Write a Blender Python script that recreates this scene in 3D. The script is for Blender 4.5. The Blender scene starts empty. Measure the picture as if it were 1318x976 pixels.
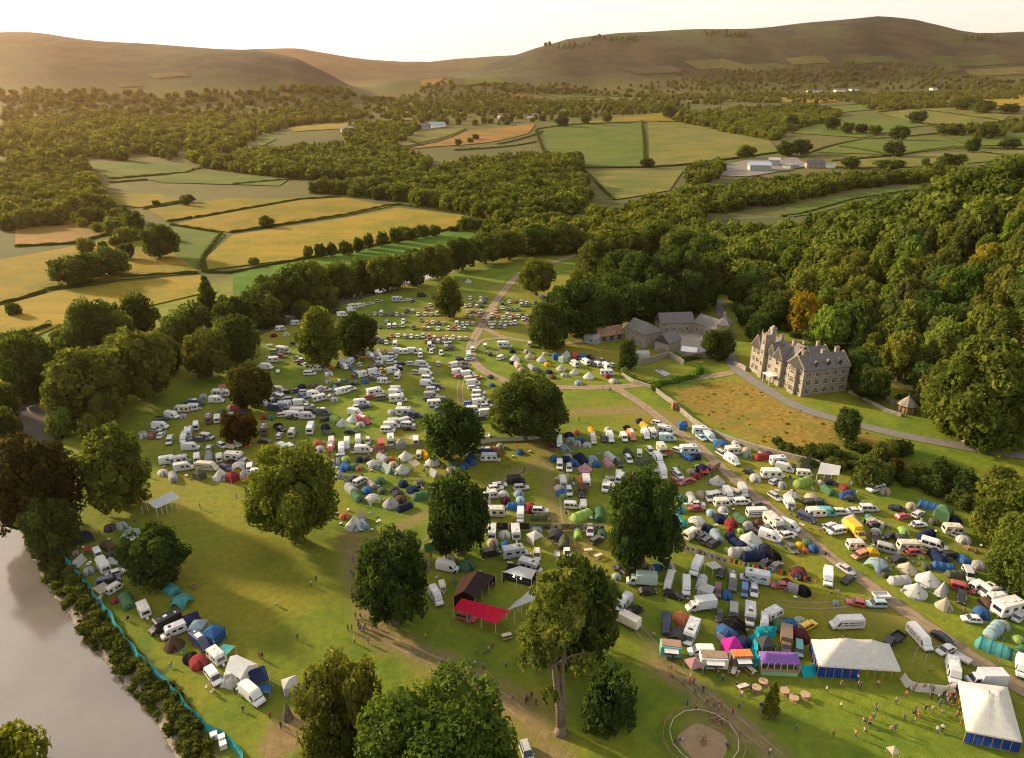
import bpy, bmesh, math, random
import numpy as np
from mathutils import Vector, Matrix
from mathutils.geometry import delaunay_2d_cdt

random.seed(7)
RNG = np.random.default_rng(11)
scene = bpy.context.scene
COL = scene.collection
R = math.radians

# ------------------------------------------------------------------ camera model (also used to survey the ground)
CAMH, PITCH, FPX, PW, PH = 90.0, R(21.5), 907.0, 1318, 976
CP, SP = math.cos(PITCH), math.sin(PITCH)
SUN_AZ, SUN_EL = R(-60), R(18.5)          # azimuth from +Y, clockwise positive


def ray(px, py):
    u = (px - PW / 2) / FPX
    v = (PH / 2 - py) / FPX
    return u, CP + SP * v, -SP + CP * v


# ------------------------------------------------------------------ terrain height
_t = np.arange(0, 14000, 10.0)
_b = np.interp(_t, [0, 700, 900, 1300, 1900, 2500, 3200, 4500, 9000, 14000], [0, 0, 5, 17, 47, 80, 112, 150, 200, 240])
_k = 31
_bp = np.pad(_b, _k, mode='edge')
BASE = np.convolve(_bp, np.ones(2 * _k + 1) / (2 * _k + 1), mode='valid')


def sm(x):
    x = np.clip(x, 0, 1)
    return x * x * (3 - 2 * x)


def crest(D, pts):
    xs, zs = [], []
    for px, py in pts:
        u, y, z = ray(px, py)
        xs.append(u / y)
        zs.append(CAMH + D * z / y)
    return np.array(xs), np.array(zs)


HILLS = [
    (3000, 1250, 900, crest(3000, [(-700, 80), (-200, 56), (0, 51), (50, 49), (120, 55), (220, 59), (330, 63), (380, 76), (430, 100), (455, 116), (490, 130)])),
    (4500, 1500, 1500, crest(4500, [(540, 125), (560, 113), (600, 99), (650, 79), (690, 63), (730, 51), (800, 43), (900, 38), (1000, 33), (1080, 27), (1130, 24), (1180, 28), (1240, 40), (1265, 44), (1318, 42), (1500, 40), (2200, 60)])),
    (7500, 2200, 1500, crest(7500, [(-900, 95), (0, 92), (240, 84), (330, 73), (390, 70), (450, 76), (520, 83), (640, 83), (700, 86), (1200, 90)])),
    (3250, 500, 350, crest(3250, [(430, 124), (500, 103), (560, 98), (640, 101), (700, 109), (770, 122)])),
]


def plane(px, py, z=0.0):
    u, y, zz = ray(px, py)
    t = (z - CAMH) / zz
    return u * t, y * t


RIVER = [(plane(x, y, -1.5), w) for x, y, w in [(150, 1150, 12), (88, 976, 11.8), (18, 880, 11.8), (-30, 790, 12), (-72, 700, 13), (-40, 640, 12), (8, 585, 10), (35, 540, 8),
                                               (110, 497, 8), (225, 465, 8), (330, 425, 7), (410, 396, 7), (490, 372, 7), (570, 350, 7)]]


def river_d(X, Y):
    """distance to the river centre line divided by its local half width (1 = bank)"""
    best = np.full(np.shape(X), 1e9)
    for ((ax, ay), wa), ((bx, by), wb) in zip(RIVER[:-1], RIVER[1:]):
        dx, dy = bx - ax, by - ay
        t = np.clip(((X - ax) * dx + (Y - ay) * dy) / (dx * dx + dy * dy), 0, 1)
        d = np.hypot(X - ax - t * dx, Y - ay - t * dy) / (wa + (wb - wa) * t)
        best = np.minimum(best, d)
    return best


def foot_x(Y):
    return np.interp(Y, [0, 150, 170, 184, 220, 260, 315, 400, 520], [300, 165, 146, 132, 124, 119, 108, 100, 90])


def height(X, Y):
    X = np.asarray(X, float)
    Y = np.asarray(Y, float)
    d = np.hypot(X, Y)
    z = np.interp(d, _t, BASE)
    Yp = np.maximum(Y, 1.0)
    q = X / Yp
    for D, W, B, (cx, cz) in HILLS:
        zc = np.interp(q, cx, cz)
        b0 = np.interp(D, _t, BASE)
        amp = np.maximum(zc - b0 - 6, 0)
        s = np.where(Y < D, sm((Y - D + W) / W), 1 - 0.6 * sm((Y - D) / B))
        gul = 1 + 0.05 * np.sin(q * 55 + Y * 0.004) * np.sin(Y * 0.006 + q * 20)
        z = z + np.where(Y > 900, amp * s * np.where(Y < D, 1 + (gul - 1) * np.sin(np.pi * np.clip(s, 0, 1)), 1), 0)
    # wooded spur on the right and the terrace of the big house
    amp = np.interp(Y, [-200, 60, 340, 430, 500, 580, 700], [1, 1, 1, .5, .22, .05, 0])
    z = z + amp * 66 * sm((X - foot_x(Y)) / 165.0) * np.interp(X, [300, 900], [1, .35])
    z = z + 2.5 * sm((X - 60 - 0.12 * (Y - 200)) / 40.0) * np.interp(Y, [130, 180, 330, 420], [0, 1, 1, 0])
    # rolling ground further out
    roll = sm((d - 600) / 600)
    z = z + roll * (7 * np.sin(X / 210 + 1.3) * np.sin(Y / 260) + 3 * np.sin(X / 90 + Y / 130))
    # gentle unevenness near by
    z = z + 0.12 * np.sin(X / 9.0) * np.sin(Y / 13.0) + 0.1 * np.sin(X / 31 + 2) * np.sin(Y / 23)
    # river bed
    rd = river_d(X, Y)
    z = z - 3.6 * sm((1.22 - rd) / 0.42) * (d < 900)
    return z


def h1(x, y):
    return float(height(np.array([x]), np.array([y]))[0])


_ts = np.concatenate([np.linspace(60, 900, 900), np.geomspace(901, 12000, 900)])


def ground(px, py, dz=0.0):
    """point on the ground (raised by dz) seen at photograph pixel px, py"""
    u, y, zz = ray(px, py)
    X, Y, Z = u * _ts, y * _ts, CAMH + zz * _ts
    f = Z - height(X, Y) - dz
    i = int(np.argmax(f < 0))
    if f[i] >= 0:
        i = len(f) - 1
    i = max(i, 1)
    a = f[i - 1] / (f[i - 1] - f[i] + 1e-9)
    t = _ts[i - 1] + (_ts[i] - _ts[i - 1]) * a
    x, yy = u * t, y * t
    return Vector((x, yy, h1(x, yy)))


def to_px(x, y, z):
    cz = y * CP - (z - CAMH) * SP
    cy = y * SP + (z - CAMH) * CP
    return PW / 2 + FPX * x / cz, PH / 2 - FPX * cy / cz


def top_height(px_top, base):
    """height of an upright thing whose foot is at base and whose top shows at pixel row px_top"""
    u, y, zz = ray(PW / 2, px_top)
    return CAMH + zz * base.y / y - base.z


# ------------------------------------------------------------------ materials
MATS = {}


def new_mat(name):
    m = bpy.data.materials.new(name)
    m.use_nodes = True
    nt = m.node_tree
    for n in list(nt.nodes):
        nt.nodes.remove(n)
    out = nt.nodes.new('ShaderNodeOutputMaterial')
    MATS[name] = m
    return m, nt, out


def N(nt, kind, **kw):
    n = nt.nodes.new(kind)
    for k, v in kw.items():
        if k in n.inputs:
            n.inputs[k].default_value = v
        else:
            setattr(n, k, v)
    return n


def L(nt, a, b):
    nt.links.new(a, b)


def mixc(nt, fac, a, b, mode='MIX'):
    n = nt.nodes.new('ShaderNodeMix')
    n.data_type = 'RGBA'
    n.blend_type = mode
    for i, v in ((0, fac), (6, a), (7, b)):
        if hasattr(v, 'is_output'):
            nt.links.new(v, n.inputs[i])
        else:
            n.inputs[i].default_value = v if i == 0 else ((*v, 1) if len(v) == 3 else v)
    return n.outputs[2]


def math_(nt, op, a, b=0.0):
    n = nt.nodes.new('ShaderNodeMath')
    n.operation = op
    for i, v in ((0, a), (1, b)):
        if hasattr(v, 'is_output'):
            nt.links.new(v, n.inputs[i])
        else:
            n.inputs[i].default_value = v
    return n.outputs[0]


def noise(nt, scale, detail=3, rough=.55, coord=None):
    n = nt.nodes.new('ShaderNodeTexNoise')
    n.inputs['Scale'].default_value = scale
    n.inputs['Detail'].default_value = detail
    n.inputs['Roughness'].default_value = rough
    if coord is not None:
        nt.links.new(coord, n.inputs['Vector'])
    return n.outputs[0]


def ramp(nt, x, lo, hi):
    n = nt.nodes.new('ShaderNodeMapRange')
    n.interpolation_type = 'SMOOTHSTEP'
    nt.links.new(x, n.inputs[0])
    n.inputs[1].default_value = lo
    n.inputs[2].default_value = hi
    return n.outputs[0]


def simple(name, col, rough=.7, metal=0.0, var=.15, scale=2.0, objcol=False, spec=.4, coat=0.0, bump=0.0):
    """a surface with its own colour broken up by noise; objcol takes the colour from the object"""
    m, nt, out = new_mat(name)
    b = N(nt, 'ShaderNodeBsdfPrincipled', Roughness=rough, Metallic=metal)
    b.inputs['Specular IOR Level'].default_value = spec
    b.inputs['Coat Weight'].default_value = coat
    tc = N(nt, 'ShaderNodeTexCoord')
    nz = noise(nt, scale, 4, .6, tc.outputs['Object'])
    f = ramp(nt, nz, .35, .68)
    if objcol:
        oi = N(nt, 'ShaderNodeObjectInfo')
        base = oi.outputs['Color']
        if col is not None:
            base = mixc(nt, 1.0, base, col, 'MULTIPLY')
    else:
        base = None
    if base is None:
        c = mixc(nt, f, tuple(v * (1 - var) for v in col), tuple(min(1, v * (1 + var)) for v in col))
    else:
        c = mixc(nt, f, base, mixc(nt, 1.0, base, (1 - var, 1 - var, 1 - var * 1.1), 'MULTIPLY'))
    L(nt, c, b.inputs['Base Color'])
    if bump:
        bm = N(nt, 'ShaderNodeBump', Strength=bump, Distance=.05)
        L(nt, nz, bm.inputs['Height'])
        L(nt, bm.outputs[0], b.inputs['Normal'])
    L(nt, b.outputs[0], out.inputs[0])
    return m


def cloth(name, transl=.4, var=.12, scale=1.5, mul=None):
    m, nt, out = new_mat(name)
    oi = N(nt, 'ShaderNodeObjectInfo')
    tc = N(nt, 'ShaderNodeTexCoord')
    f = ramp(nt, noise(nt, scale, 4, .6, tc.outputs['Object']), .3, .7)
    base = oi.outputs['Color']
    if mul:
        base = mixc(nt, 1.0, base, mul, 'MULTIPLY')
    c = mixc(nt, f, base, mixc(nt, 1.0, base, (1 - var,) * 3, 'MULTIPLY'))
    d = N(nt, 'ShaderNodeBsdfDiffuse')
    t = N(nt, 'ShaderNodeBsdfTranslucent')
    mx = N(nt, 'ShaderNodeMixShader', Fac=transl)
    bm = N(nt, 'ShaderNodeBump', Strength=.35, Distance=.08)
    L(nt, noise(nt, 2.2, 3, .5, tc.outputs['Object']), bm.inputs['Height'])
    L(nt, bm.outputs[0], d.inputs['Normal'])
    L(nt, c, d.inputs[0])
    L(nt, c, t.inputs[0])
    L(nt, d.outputs[0], mx.inputs[1])
    L(nt, t.outputs[0], mx.inputs[2])
    L(nt, mx.outputs[0], out.inputs[0])
    return m


simple('paint', None, .38, 0, .1, 1.2, True, .5, .3)
simple('panel', None, .5, 0, .12, .9, True, .4)
simple('glass', (.02, .025, .03), .12, 0, .3, 1, False, .7)
simple('rubber', (.018, .018, .018), .8)
simple('trim', (.05, .05, .055), .6)
simple('lamp_lens', (.6, .6, .58), .2)
simple('metal', (.45, .46, .48), .4, .7)
simple('timber', (.27, .17, .09), .8, 0, .3, 6)
simple('timber_orange', (.5, .2, .06), .7, 0, .2, 6)
simple('tabletop', (.36, .27, .17), .7, 0, .2, 3)
simple('whitewood', (.55, .5, .42), .7, 0, .15, 4)
simple('whitepost', (.75, .75, .73), .5)
simple('roofdirt', None, .7, 0, .35, 1.5, True)
simple('netting', None, .7, 0, .3, 3, True)
cloth('canvas', .42)
cloth('canvas_dark', .15, .2, 1.5, (.35, .35, .37))
cloth('shade_cloth', .15)
simple('skin', (.42, .25, .18), .6)
simple('shirt', None, .8, 0, .2, 9, True)
simple('trousers', (.05, .055, .08), .8)
simple('hair', (.05, .03, .02), .7)
simple('bark', (.16, .125, .09), .9, 0, .45, 5, bump=.6)
simple('slate', (.125, .115, .112), .55, 0, .3, 2.5, bump=.3)
simple('rusty_roof', (.24, .13, .085), .7, 0, .35, 1.2)
simple('sheet_roof', (.33, .4, .46), .45, .2, .12, 1)
simple('lead', (.3, .31, .33), .5)
simple('gravel_rock', (.3, .27, .24), .9, 0, .35, 1.2, bump=.5)
simple('dressed_stone', (.42, .38, .31), .85, 0, .2, 2)
simple('hatch_shade', (.025, .025, .03), .3)  # near-black colour painting the unlit inside of the trailer hatch


def masonry(name, a, b, mortar, scale):
    m, nt, out = new_mat(name)
    tc = N(nt, 'ShaderNodeTexCoord')
    mp = N(nt, 'ShaderNodeMapping')
    mp.inputs['Rotation'].default_value = (0, 0, 0)
    L(nt, tc.outputs['Object'], mp.inputs[0])
    v = N(nt, 'ShaderNodeTexVoronoi', Scale=scale)
    L(nt, mp.outputs[0], v.inputs['Vector'])
    nz = noise(nt, .35, 4, .6, tc.outputs['Object'])
    c = mixc(nt, v.outputs['Color'], a, b)
    c2 = mixc(nt, ramp(nt, nz, .35, .7), c, mixc(nt, 1.0, c, (.68, .68, .66), 'MULTIPLY'))
    v2 = N(nt, 'ShaderNodeTexVoronoi', Scale=scale)
    v2.feature = 'DISTANCE_TO_EDGE'
    L(nt, mp.outputs[0], v2.inputs['Vector'])
    c3 = mixc(nt, ramp(nt, v2.outputs['Distance'], .0, .07), mortar, c2)
    bs = N(nt, 'ShaderNodeBsdfPrincipled', Roughness=.9)
    L(nt, c3, bs.inputs['Base Color'])
    L(nt, bs.outputs[0], out.inputs[0])


masonry('stone', (.22, .195, .16), (.35, .305, .24), (.3, .275, .235), 2.2)
masonry('drystone', (.2, .18, .15), (.36, .32, .27), (.09, .08, .07), 2.6)
masonry('cladding', (.3, .3, .31), (.36, .36, .37), (.3, .3, .3), .6)


def foliage(name, dark, light, transl=.45):
    m, nt, out = new_mat(name)
    at = N(nt, 'ShaderNodeAttribute', attribute_name='tint')
    oi = N(nt, 'ShaderNodeObjectInfo')
    c = mixc(nt, at.outputs['Fac'], dark, light)
    c = mixc(nt, 1.0, c, oi.outputs['Color'], 'MULTIPLY')
    d = N(nt, 'ShaderNodeBsdfDiffuse')
    t = N(nt, 'ShaderNodeBsdfTranslucent')
    mx = N(nt, 'ShaderNodeMixShader', Fac=transl)
    L(nt, c, d.inputs[0])
    L(nt, mixc(nt, 1.0, c, (1.12, 1.12, .6), 'MULTIPLY'), t.inputs[0])
    L(nt, d.outputs[0], mx.inputs[1])
    L(nt, t.outputs[0], mx.inputs[2])
    L(nt, mx.outputs[0], out.inputs[0])


foliage('leaves', (.044, .07, .018), (.145, .178, .042), .5)


def ground_mat():
    m, nt, out = new_mat('ground')
    geo = N(nt, 'ShaderNodeNewGeometry')
    P = geo.outputs['Position']
    za = N(nt, 'ShaderNodeAttribute', attribute_name='zone')
    zb = N(nt, 'ShaderNodeAttribute', attribute_name='zone_b')
    sa = N(nt, 'ShaderNodeSeparateColor')
    sb = N(nt, 'ShaderNodeSeparateColor')
    L(nt, za.outputs['Color'], sa.inputs[0])
    L(nt, zb.outputs['Color'], sb.inputs[0])
    n_big = noise(nt, .022, 4, .6, P)
    n_mid = noise(nt, .11, 4, .6, P)
    n_sm = noise(nt, .7, 4, .65, P)
    n_fine = noise(nt, 3.5, 3, .7, P)
    g = mixc(nt, ramp(nt, n_mid, .35, .66), (.1, .16, .014), (.18, .22, .018))
    g = mixc(nt, ramp(nt, n_big, .42, .64), g, (.225, .2, .022))
    g = mixc(nt, math_(nt, 'MULTIPLY', ramp(nt, n_sm, .3, .7), .4), g, (.06, .09, .012))
    # far grazing land
    far = mixc(nt, ramp(nt, noise(nt, .0035, 3, .6, P), .4, .6), (.07, .08, .02), (.125, .11, .028))
    far = mixc(nt, ramp(nt, n_big, .3, .7), far, (.085, .09, .02))
    far = mixc(nt, math_(nt, 'MULTIPLY', ramp(nt, n_mid, .45, .7), .6), far, (.06, .065, .018))
    g = mixc(nt, sb.outputs[0], g, far)
    # moor on the hills
    moor = mixc(nt, ramp(nt, noise(nt, .0032, 7, .72, P), .44, .57), (.012, .02, .009), (.05, .046, .022))
    moor = mixc(nt, ramp(nt, noise(nt, .0017, 4, .6, P), .5, .6), moor, (.045, .06, .018))
    moor = mixc(nt, ramp(nt, noise(nt, .02, 5, .7, P), .45, .7), moor, (.018, .024, .01))
    g = mixc(nt, sb.outputs[1], g, moor)

    def brk(chan, lo=.25, hi=.75, amt=.9):
        s = math_(nt, 'ADD', chan, math_(nt, 'MULTIPLY', math_(nt, 'SUBTRACT', math_(nt, 'ADD', math_(nt, 'MULTIPLY', n_mid, .5), math_(nt, 'MULTIPLY', n_sm, .5)), .5), amt))
        return ramp(nt, s, lo, hi)
    gold = mixc(nt, ramp(nt, n_sm, .4, .62), (.185, .115, .022), (.235, .175, .036))
    gold = mixc(nt, ramp(nt, n_mid, .5, .7), gold, (.13, .14, .025))
    g = mixc(nt, brk(sa.outputs[1]), g, gold)
    scrub = mixc(nt, ramp(nt, n_sm, .35, .65), (.03, .04, .012), (.085, .085, .025))
    g = mixc(nt, brk(sa.outputs[2]), g, scrub)
    dirt = mixc(nt, ramp(nt, n_sm, .35, .7), (.19, .135, .06), (.26, .19, .1))
    g = mixc(nt, brk(sa.outputs[0], .3, 1.0, 1.1), g, dirt)
    stones = mixc(nt, ramp(nt, n_fine, .4, .6), (.2, .17, .14), (.36, .31, .26))
    g = mixc(nt, brk(sb.outputs[2]), g, stones)
    g = mixc(nt, math_(nt, 'MULTIPLY', ramp(nt, n_fine, .3, .7), .35), g, mixc(nt, 1.0, g, (.55, .6, .5), 'MULTIPLY'))
    b = N(nt, 'ShaderNodeBsdfPrincipled', Roughness=.95)
    b.inputs['Specular IOR Level'].default_value = .15
    bm = N(nt, 'ShaderNodeBump', Strength=.55, Distance=.35)
    hh = math_(nt, 'ADD', math_(nt, 'MULTIPLY', n_sm, .8), math_(nt, 'MULTIPLY', n_fine, .35))
    L(nt, hh, bm.inputs['Height'])
    L(nt, bm.outputs[0], b.inputs['Normal'])
    L(nt, g, b.inputs['Base Color'])
    L(nt, b.outputs[0], out.inputs[0])


ground_mat()


def field_mat():
    m, nt, out = new_mat('field_crop')
    geo = N(nt, 'ShaderNodeNewGeometry')
    P = geo.outputs['Position']
    oi = N(nt, 'ShaderNodeObjectInfo')
    mp = N(nt, 'ShaderNodeMapping')
    mp.inputs['Rotation'].default_value = (0, 0, .5)
    mp.inputs['Scale'].default_value = (.012, .12, .1)
    L(nt, P, mp.inputs[0])
    st = noise(nt, 1.0, 3, .6, mp.outputs[0])
    big = noise(nt, .018, 5, .65, P)
    base = oi.outputs['Color']
    c = mixc(nt, math_(nt, 'MULTIPLY', ramp(nt, st, .35, .7), .6), base, mixc(nt, 1.0, base, (.6, .74, .6), 'MULTIPLY'))
    c = mixc(nt, math_(nt, 'MULTIPLY', ramp(nt, big, .4, .62), .9), c, mixc(nt, 1.0, base, (.48, .74, .55), 'MULTIPLY'))
    c = mixc(nt, math_(nt, 'MULTIPLY', ramp(nt, noise(nt, .25, 3, .6, P), .4, .7), .35), c, mixc(nt, 1.0, base, (1.25, 1.15, 1.0), 'MULTIPLY'))
    b = N(nt, 'ShaderNodeBsdfPrincipled', Roughness=.95)
    b.inputs['Specular IOR Level'].default_value = .1
    L(nt, c, b.inputs['Base Color'])
    L(nt, b.outputs[0], out.inputs[0])


field_mat()


def track_mat(name, a, b_, grass=0.0):
    m, nt, out = new_mat(name)
    geo = N(nt, 'ShaderNodeNewGeometry')
    P = geo.outputs['Position']
    c = mixc(nt, ramp(nt, noise(nt, .5, 5, .65, P), .35, .68), a, b_)
    c = mixc(nt, math_(nt, 'MULTIPLY', ramp(nt, noise(nt, 4, 3, .6, P), .4, .65), .4), c, tuple(v * .6 for v in a))
    if grass:
        uv = N(nt, 'ShaderNodeAttribute', attribute_name='across')
        mid = math_(nt, 'ABSOLUTE', math_(nt, 'SUBTRACT', uv.outputs['Fac'], .5))
        s = math_(nt, 'ADD', mid, math_(nt, 'MULTIPLY', math_(nt, 'SUBTRACT', noise(nt, .6, 4, .6, P), .5), .35))
        c = mixc(nt, ramp(nt, s, .36, .5), c, (.1, .1, .02))
        mm = math_(nt, 'SUBTRACT', 1.0, ramp(nt, math_(nt, 'ADD', mid, math_(nt, 'MULTIPLY', noise(nt, .4, 3, .6, P), .1)), .04, .14))
        c = mixc(nt, math_(nt, 'MULTIPLY', mm, grass), c, (.11, .1, .03))
    b = N(nt, 'ShaderNodeBsdfPrincipled', Roughness=.95)
    L(nt, c, b.inputs['Base Color'])
    L(nt, b.outputs[0], out.inputs[0])


track_mat('earth_track', (.22, .16, .1), (.3, .23, .15), .6)
track_mat('tarmac', (.14, .13, .125), (.19, .175, .16), .12)
track_mat('yard_gravel', (.26, .23, .2), (.33, .3, .26))
track_mat('sand', (.28, .19, .105), (.34, .245, .145))
track_mat('farm_yard', (.13, .12, .11), (.19, .17, .15))


def water_mat():
    m, nt, out = new_mat('water')
    geo = N(nt, 'ShaderNodeNewGeometry')
    nz = noise(nt, .35, 4, .6, geo.outputs['Position'])
    c = mixc(nt, ramp(nt, noise(nt, .06, 3, .5, geo.outputs['Position']), .3, .7), (.125, .112, .1), (.165, .15, .132))
    b = N(nt, 'ShaderNodeBsdfPrincipled', Roughness=.12)
    b.inputs['IOR'].default_value = 1.6
    b.inputs['Specular IOR Level'].default_value = 1.0
    bm = N(nt, 'ShaderNodeBump', Strength=.04, Distance=.3)
    L(nt, nz, bm.inputs['Height'])
    L(nt, bm.outputs[0], b.inputs['Normal'])
    L(nt, c, b.inputs['Base Color'])
    L(nt, b.outputs[0], out.inputs[0])


water_mat()


def emis(name, col, s):
    m, nt, out = new_mat(name)
    e = N(nt, 'ShaderNodeEmission', Strength=s)
    e.inputs[0].default_value = (*col, 1)
    L(nt, e.outputs[0], out.inputs[0])


emis('lamp_glow', (1, .93, .8), 12)

# ------------------------------------------------------------------ mesh building


class MB:
    def __init__(self):
        self.v, self.f, self.m = [], [], []
        self.T = Matrix.Identity(4)

    def add(self, verts, faces, mi=0):
        o = len(self.v)
        T = self.T
        self.v += [tuple(T @ Vector(p)) for p in verts]
        self.f += [tuple(i + o for i in f) for f in faces]
        self.m += [mi] * len(faces)
        return self

    def box(self, c, s, mi=0, rz=0.0, taper=1.0, ry=0.0, rx=0.0):
        hx, hy, hz = s[0] / 2, s[1] / 2, s[2] / 2
        vs = [(x * (taper if z > 0 else 1), y * (taper if z > 0 else 1), z) for x in (-hx, hx) for y in (-hy, hy) for z in (-hz, hz)]
        M = Matrix.Translation(c) @ Matrix.Rotation(rz, 4, 'Z') @ Matrix.Rotation(ry, 4, 'Y') @ Matrix.Rotation(rx, 4, 'X')
        return self.add([M @ Vector(p) for p in vs], [(0, 1, 3, 2), (4, 6, 7, 5), (0, 4, 5, 1), (2, 3, 7, 6), (0, 2, 6, 4), (1, 5, 7, 3)], mi)

    def loft(self, rings, mi=0, cap=True, closed=True):
        n = len(rings[0])
        vs = [p for r in rings for p in r]
        fs = []
        for i in range(len(rings) - 1):
            for j in range(n if closed else n - 1):
                k = (j + 1) % n
                fs.append((i * n + j, i * n + k, (i + 1) * n + k, (i + 1) * n + j))
        if cap:
            fs.append(tuple(range(n))[::-1])
            fs.append(tuple((len(rings) - 1) * n + j for j in range(n)))
        return self.add(vs, fs, mi)

    def tube(self, pts, r0, r1=None, mi=0, n=6):
        r1 = r0 if r1 is None else r1
        pts = [Vector(p) for p in pts]
        rings = []
        for i, p in enumerate(pts):
            d = (pts[min(i + 1, len(pts) - 1)] - pts[max(i - 1, 0)]).normalized()
            a = d.cross(Vector((0.31, 0.17, 1)) if abs(d.z) < .95 else Vector((1, .1, 0))).normalized()
            b = d.cross(a)
            r = r0 + (r1 - r0) * i / max(1, len(pts) - 1)
            rings.append([p + a * r * math.cos(t) + b * r * math.sin(t) for t in [2 * math.pi * j / n for j in range(n)]])
        return self.loft(rings, mi)

    def quad(self, a, b, c, d, mi=0):
        return self.add([a, b, c, d], [(0, 1, 2, 3)], mi)

    def mesh(self, name, mats, smooth=False):
        me = bpy.data.meshes.new(name)
        me.from_pydata(self.v, [], self.f)
        for k in mats:
            me.materials.append(MATS[k])
        me.polygons.foreach_set('material_index', self.m)
        bm = bmesh.new()
        bm.from_mesh(me)
        bmesh.ops.recalc_face_normals(bm, faces=bm.faces)
        bm.to_mesh(me)
        bm.free()
        if smooth:
            me.polygons.foreach_set('use_smooth', [True] * len(me.polygons))
        me.update()
        return me

    def build(self, name, mats, parent=None, smooth=False):
        return link(name, self.mesh(name, mats, smooth), parent)


def link(name, me, parent=None, col=None):
    o = bpy.data.objects.new(name, me)
    COL.objects.link(o)
    if parent is not None:
        o.parent = parent
    if col is not None:
        o.color = (*col, 1)
    return o


def empty(name, loc=(0, 0, 0), rz=0.0):
    o = bpy.data.objects.new(name, None)
    o.empty_display_size = .5
    COL.objects.link(o)
    o.location = loc
    o.rotation_euler = (0, 0, rz)
    return o


def tag(o, label=None, cat=None, group=None, kind=None):
    if label:
        o['label'] = label
    if cat:
        o['category'] = cat
    if group:
        o['group'] = group
    if kind:
        o['kind'] = kind
    return o


def setcol(o, col):
    o.color = (*col, 1)
    for c in o.children:
        setcol(c, col)


def np_mesh(name, V, F, mats, tint=None, smooth=False, matidx=None):
    me = bpy.data.meshes.new(name)
    V = np.asarray(V, np.float32)
    F = np.asarray(F, np.int32)
    k = F.shape[1]
    me.vertices.add(len(V))
    me.vertices.foreach_set('co', V.ravel())
    me.loops.add(F.size)
    me.loops.foreach_set('vertex_index', F.ravel())
    me.polygons.add(len(F))
    me.polygons.foreach_set('loop_start', np.arange(0, F.size, k, dtype=np.int32))
    me.polygons.foreach_set('loop_total', np.full(len(F), k, np.int32))
    for mn in mats:
        me.materials.append(MATS[mn])
    if matidx is not None:
        me.polygons.foreach_set('material_index', np.asarray(matidx, np.int32))
    if smooth:
        me.polygons.foreach_set('use_smooth', np.ones(len(F), bool))
    me.update(calc_edges=True)
    if tint is not None:
        a = me.attributes.new('tint', 'FLOAT', 'POINT')
        a.data.foreach_set('value', np.asarray(tint, np.float32))
    return me


# ------------------------------------------------------------------ ground sheet
def axis(lo, hi, step, far_lo, far_hi, g=1.035):
    a = list(np.arange(lo, hi + .01, step))
    s = step
    while a[-1] < far_hi:
        s *= g
        a.append(a[-1] + s)
    s = step
    while a[0] > far_lo:
        s *= g
        a.insert(0, a[0] - s)
    return np.array(a)


XS = axis(-250, 290, 2.5, -9500, 9500, 1.04)
YS = axis(45, 560, 2.5, -500, 10500, 1.025)
GX, GY = np.meshgrid(XS, YS)
GZ = height(GX, GY)


def seg_dist(X, Y, pts):
    best = np.full(X.shape, 1e9)
    for a, b in zip(pts[:-1], pts[1:]):
        dx, dy = b[0] - a[0], b[1] - a[1]
        t = np.clip(((X - a[0]) * dx + (Y - a[1]) * dy) / (dx * dx + dy * dy + 1e-9), 0, 1)
        best = np.minimum(best, np.hypot(X - a[0] - t * dx, Y - a[1] - t * dy))
    return best


def inside(X, Y, poly):
    c = np.zeros(X.shape, bool)
    n = len(poly)
    for i in range(n):
        x0, y0 = poly[i][:2]
        x1, y1 = poly[(i + 1) % n][:2]
        cond = ((y0 > Y) != (y1 > Y)) & (X < (x1 - x0) * (Y - y0) / (y1 - y0 + 1e-12) + x0)
        c ^= cond
    return c


def poly_mask(X, Y, poly, soft):
    ins = inside(X, Y, poly)
    d = seg_dist(X, Y, list(poly) + [poly[0]])
    return np.where(ins, np.clip(.5 + d / soft / 2, 0, 1), np.clip(.5 - d / soft / 2, 0, 1))


def G(pts):
    return [ground(*p) for p in pts]


WEAR = [  # trodden ways: pixel polylines and half width in metres
    ([(450, 690), (470, 770), (480, 815), (560, 850), (640, 890), (690, 930), (720, 985)], 4.0, .85),
    ([(470, 770), (465, 720), (500, 690), (545, 660)], 3.0, .75),
    ([(690, 545), (700, 590), (712, 640), (722, 690), (740, 735), (800, 770)], 3.0, .75),
    ([(700, 590), (650, 610), (600, 650), (560, 680)], 2.6, .75),
    ([(845, 850), (890, 885), (945, 930), (1010, 985)], 3.6, .9),
    ([(745, 700), (790, 770), (840, 830), (870, 870)], 2.6, .65),
    ([(740, 530), (830, 528), (880, 545)], 4.5, .8),
    ([(1080, 790), (1180, 800), (1140, 770)], 4.0, .6),
    ([(1060, 740), (1120, 745)], 4.0, .35),
    ([(630, 905), (690, 925), (735, 905)], 3.5, .55),
    ([(545, 660), (610, 640)], 2.5, .5),
    ([(620, 430), (590, 450), (560, 460)], 2.0, .5),
    ([(1240, 700), (1290, 715)], 3.0, .7),
    ([(580, 740), (640, 740), (660, 780)], 3.0, .35),
]
z_r = np.zeros_like(GX)
for pts, hw, amt in WEAR:
    d = seg_dist(GX, GY, G(pts))
    z_r = np.maximum(z_r, amt * (1 - sm(d / (hw * 1.9))))
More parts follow.
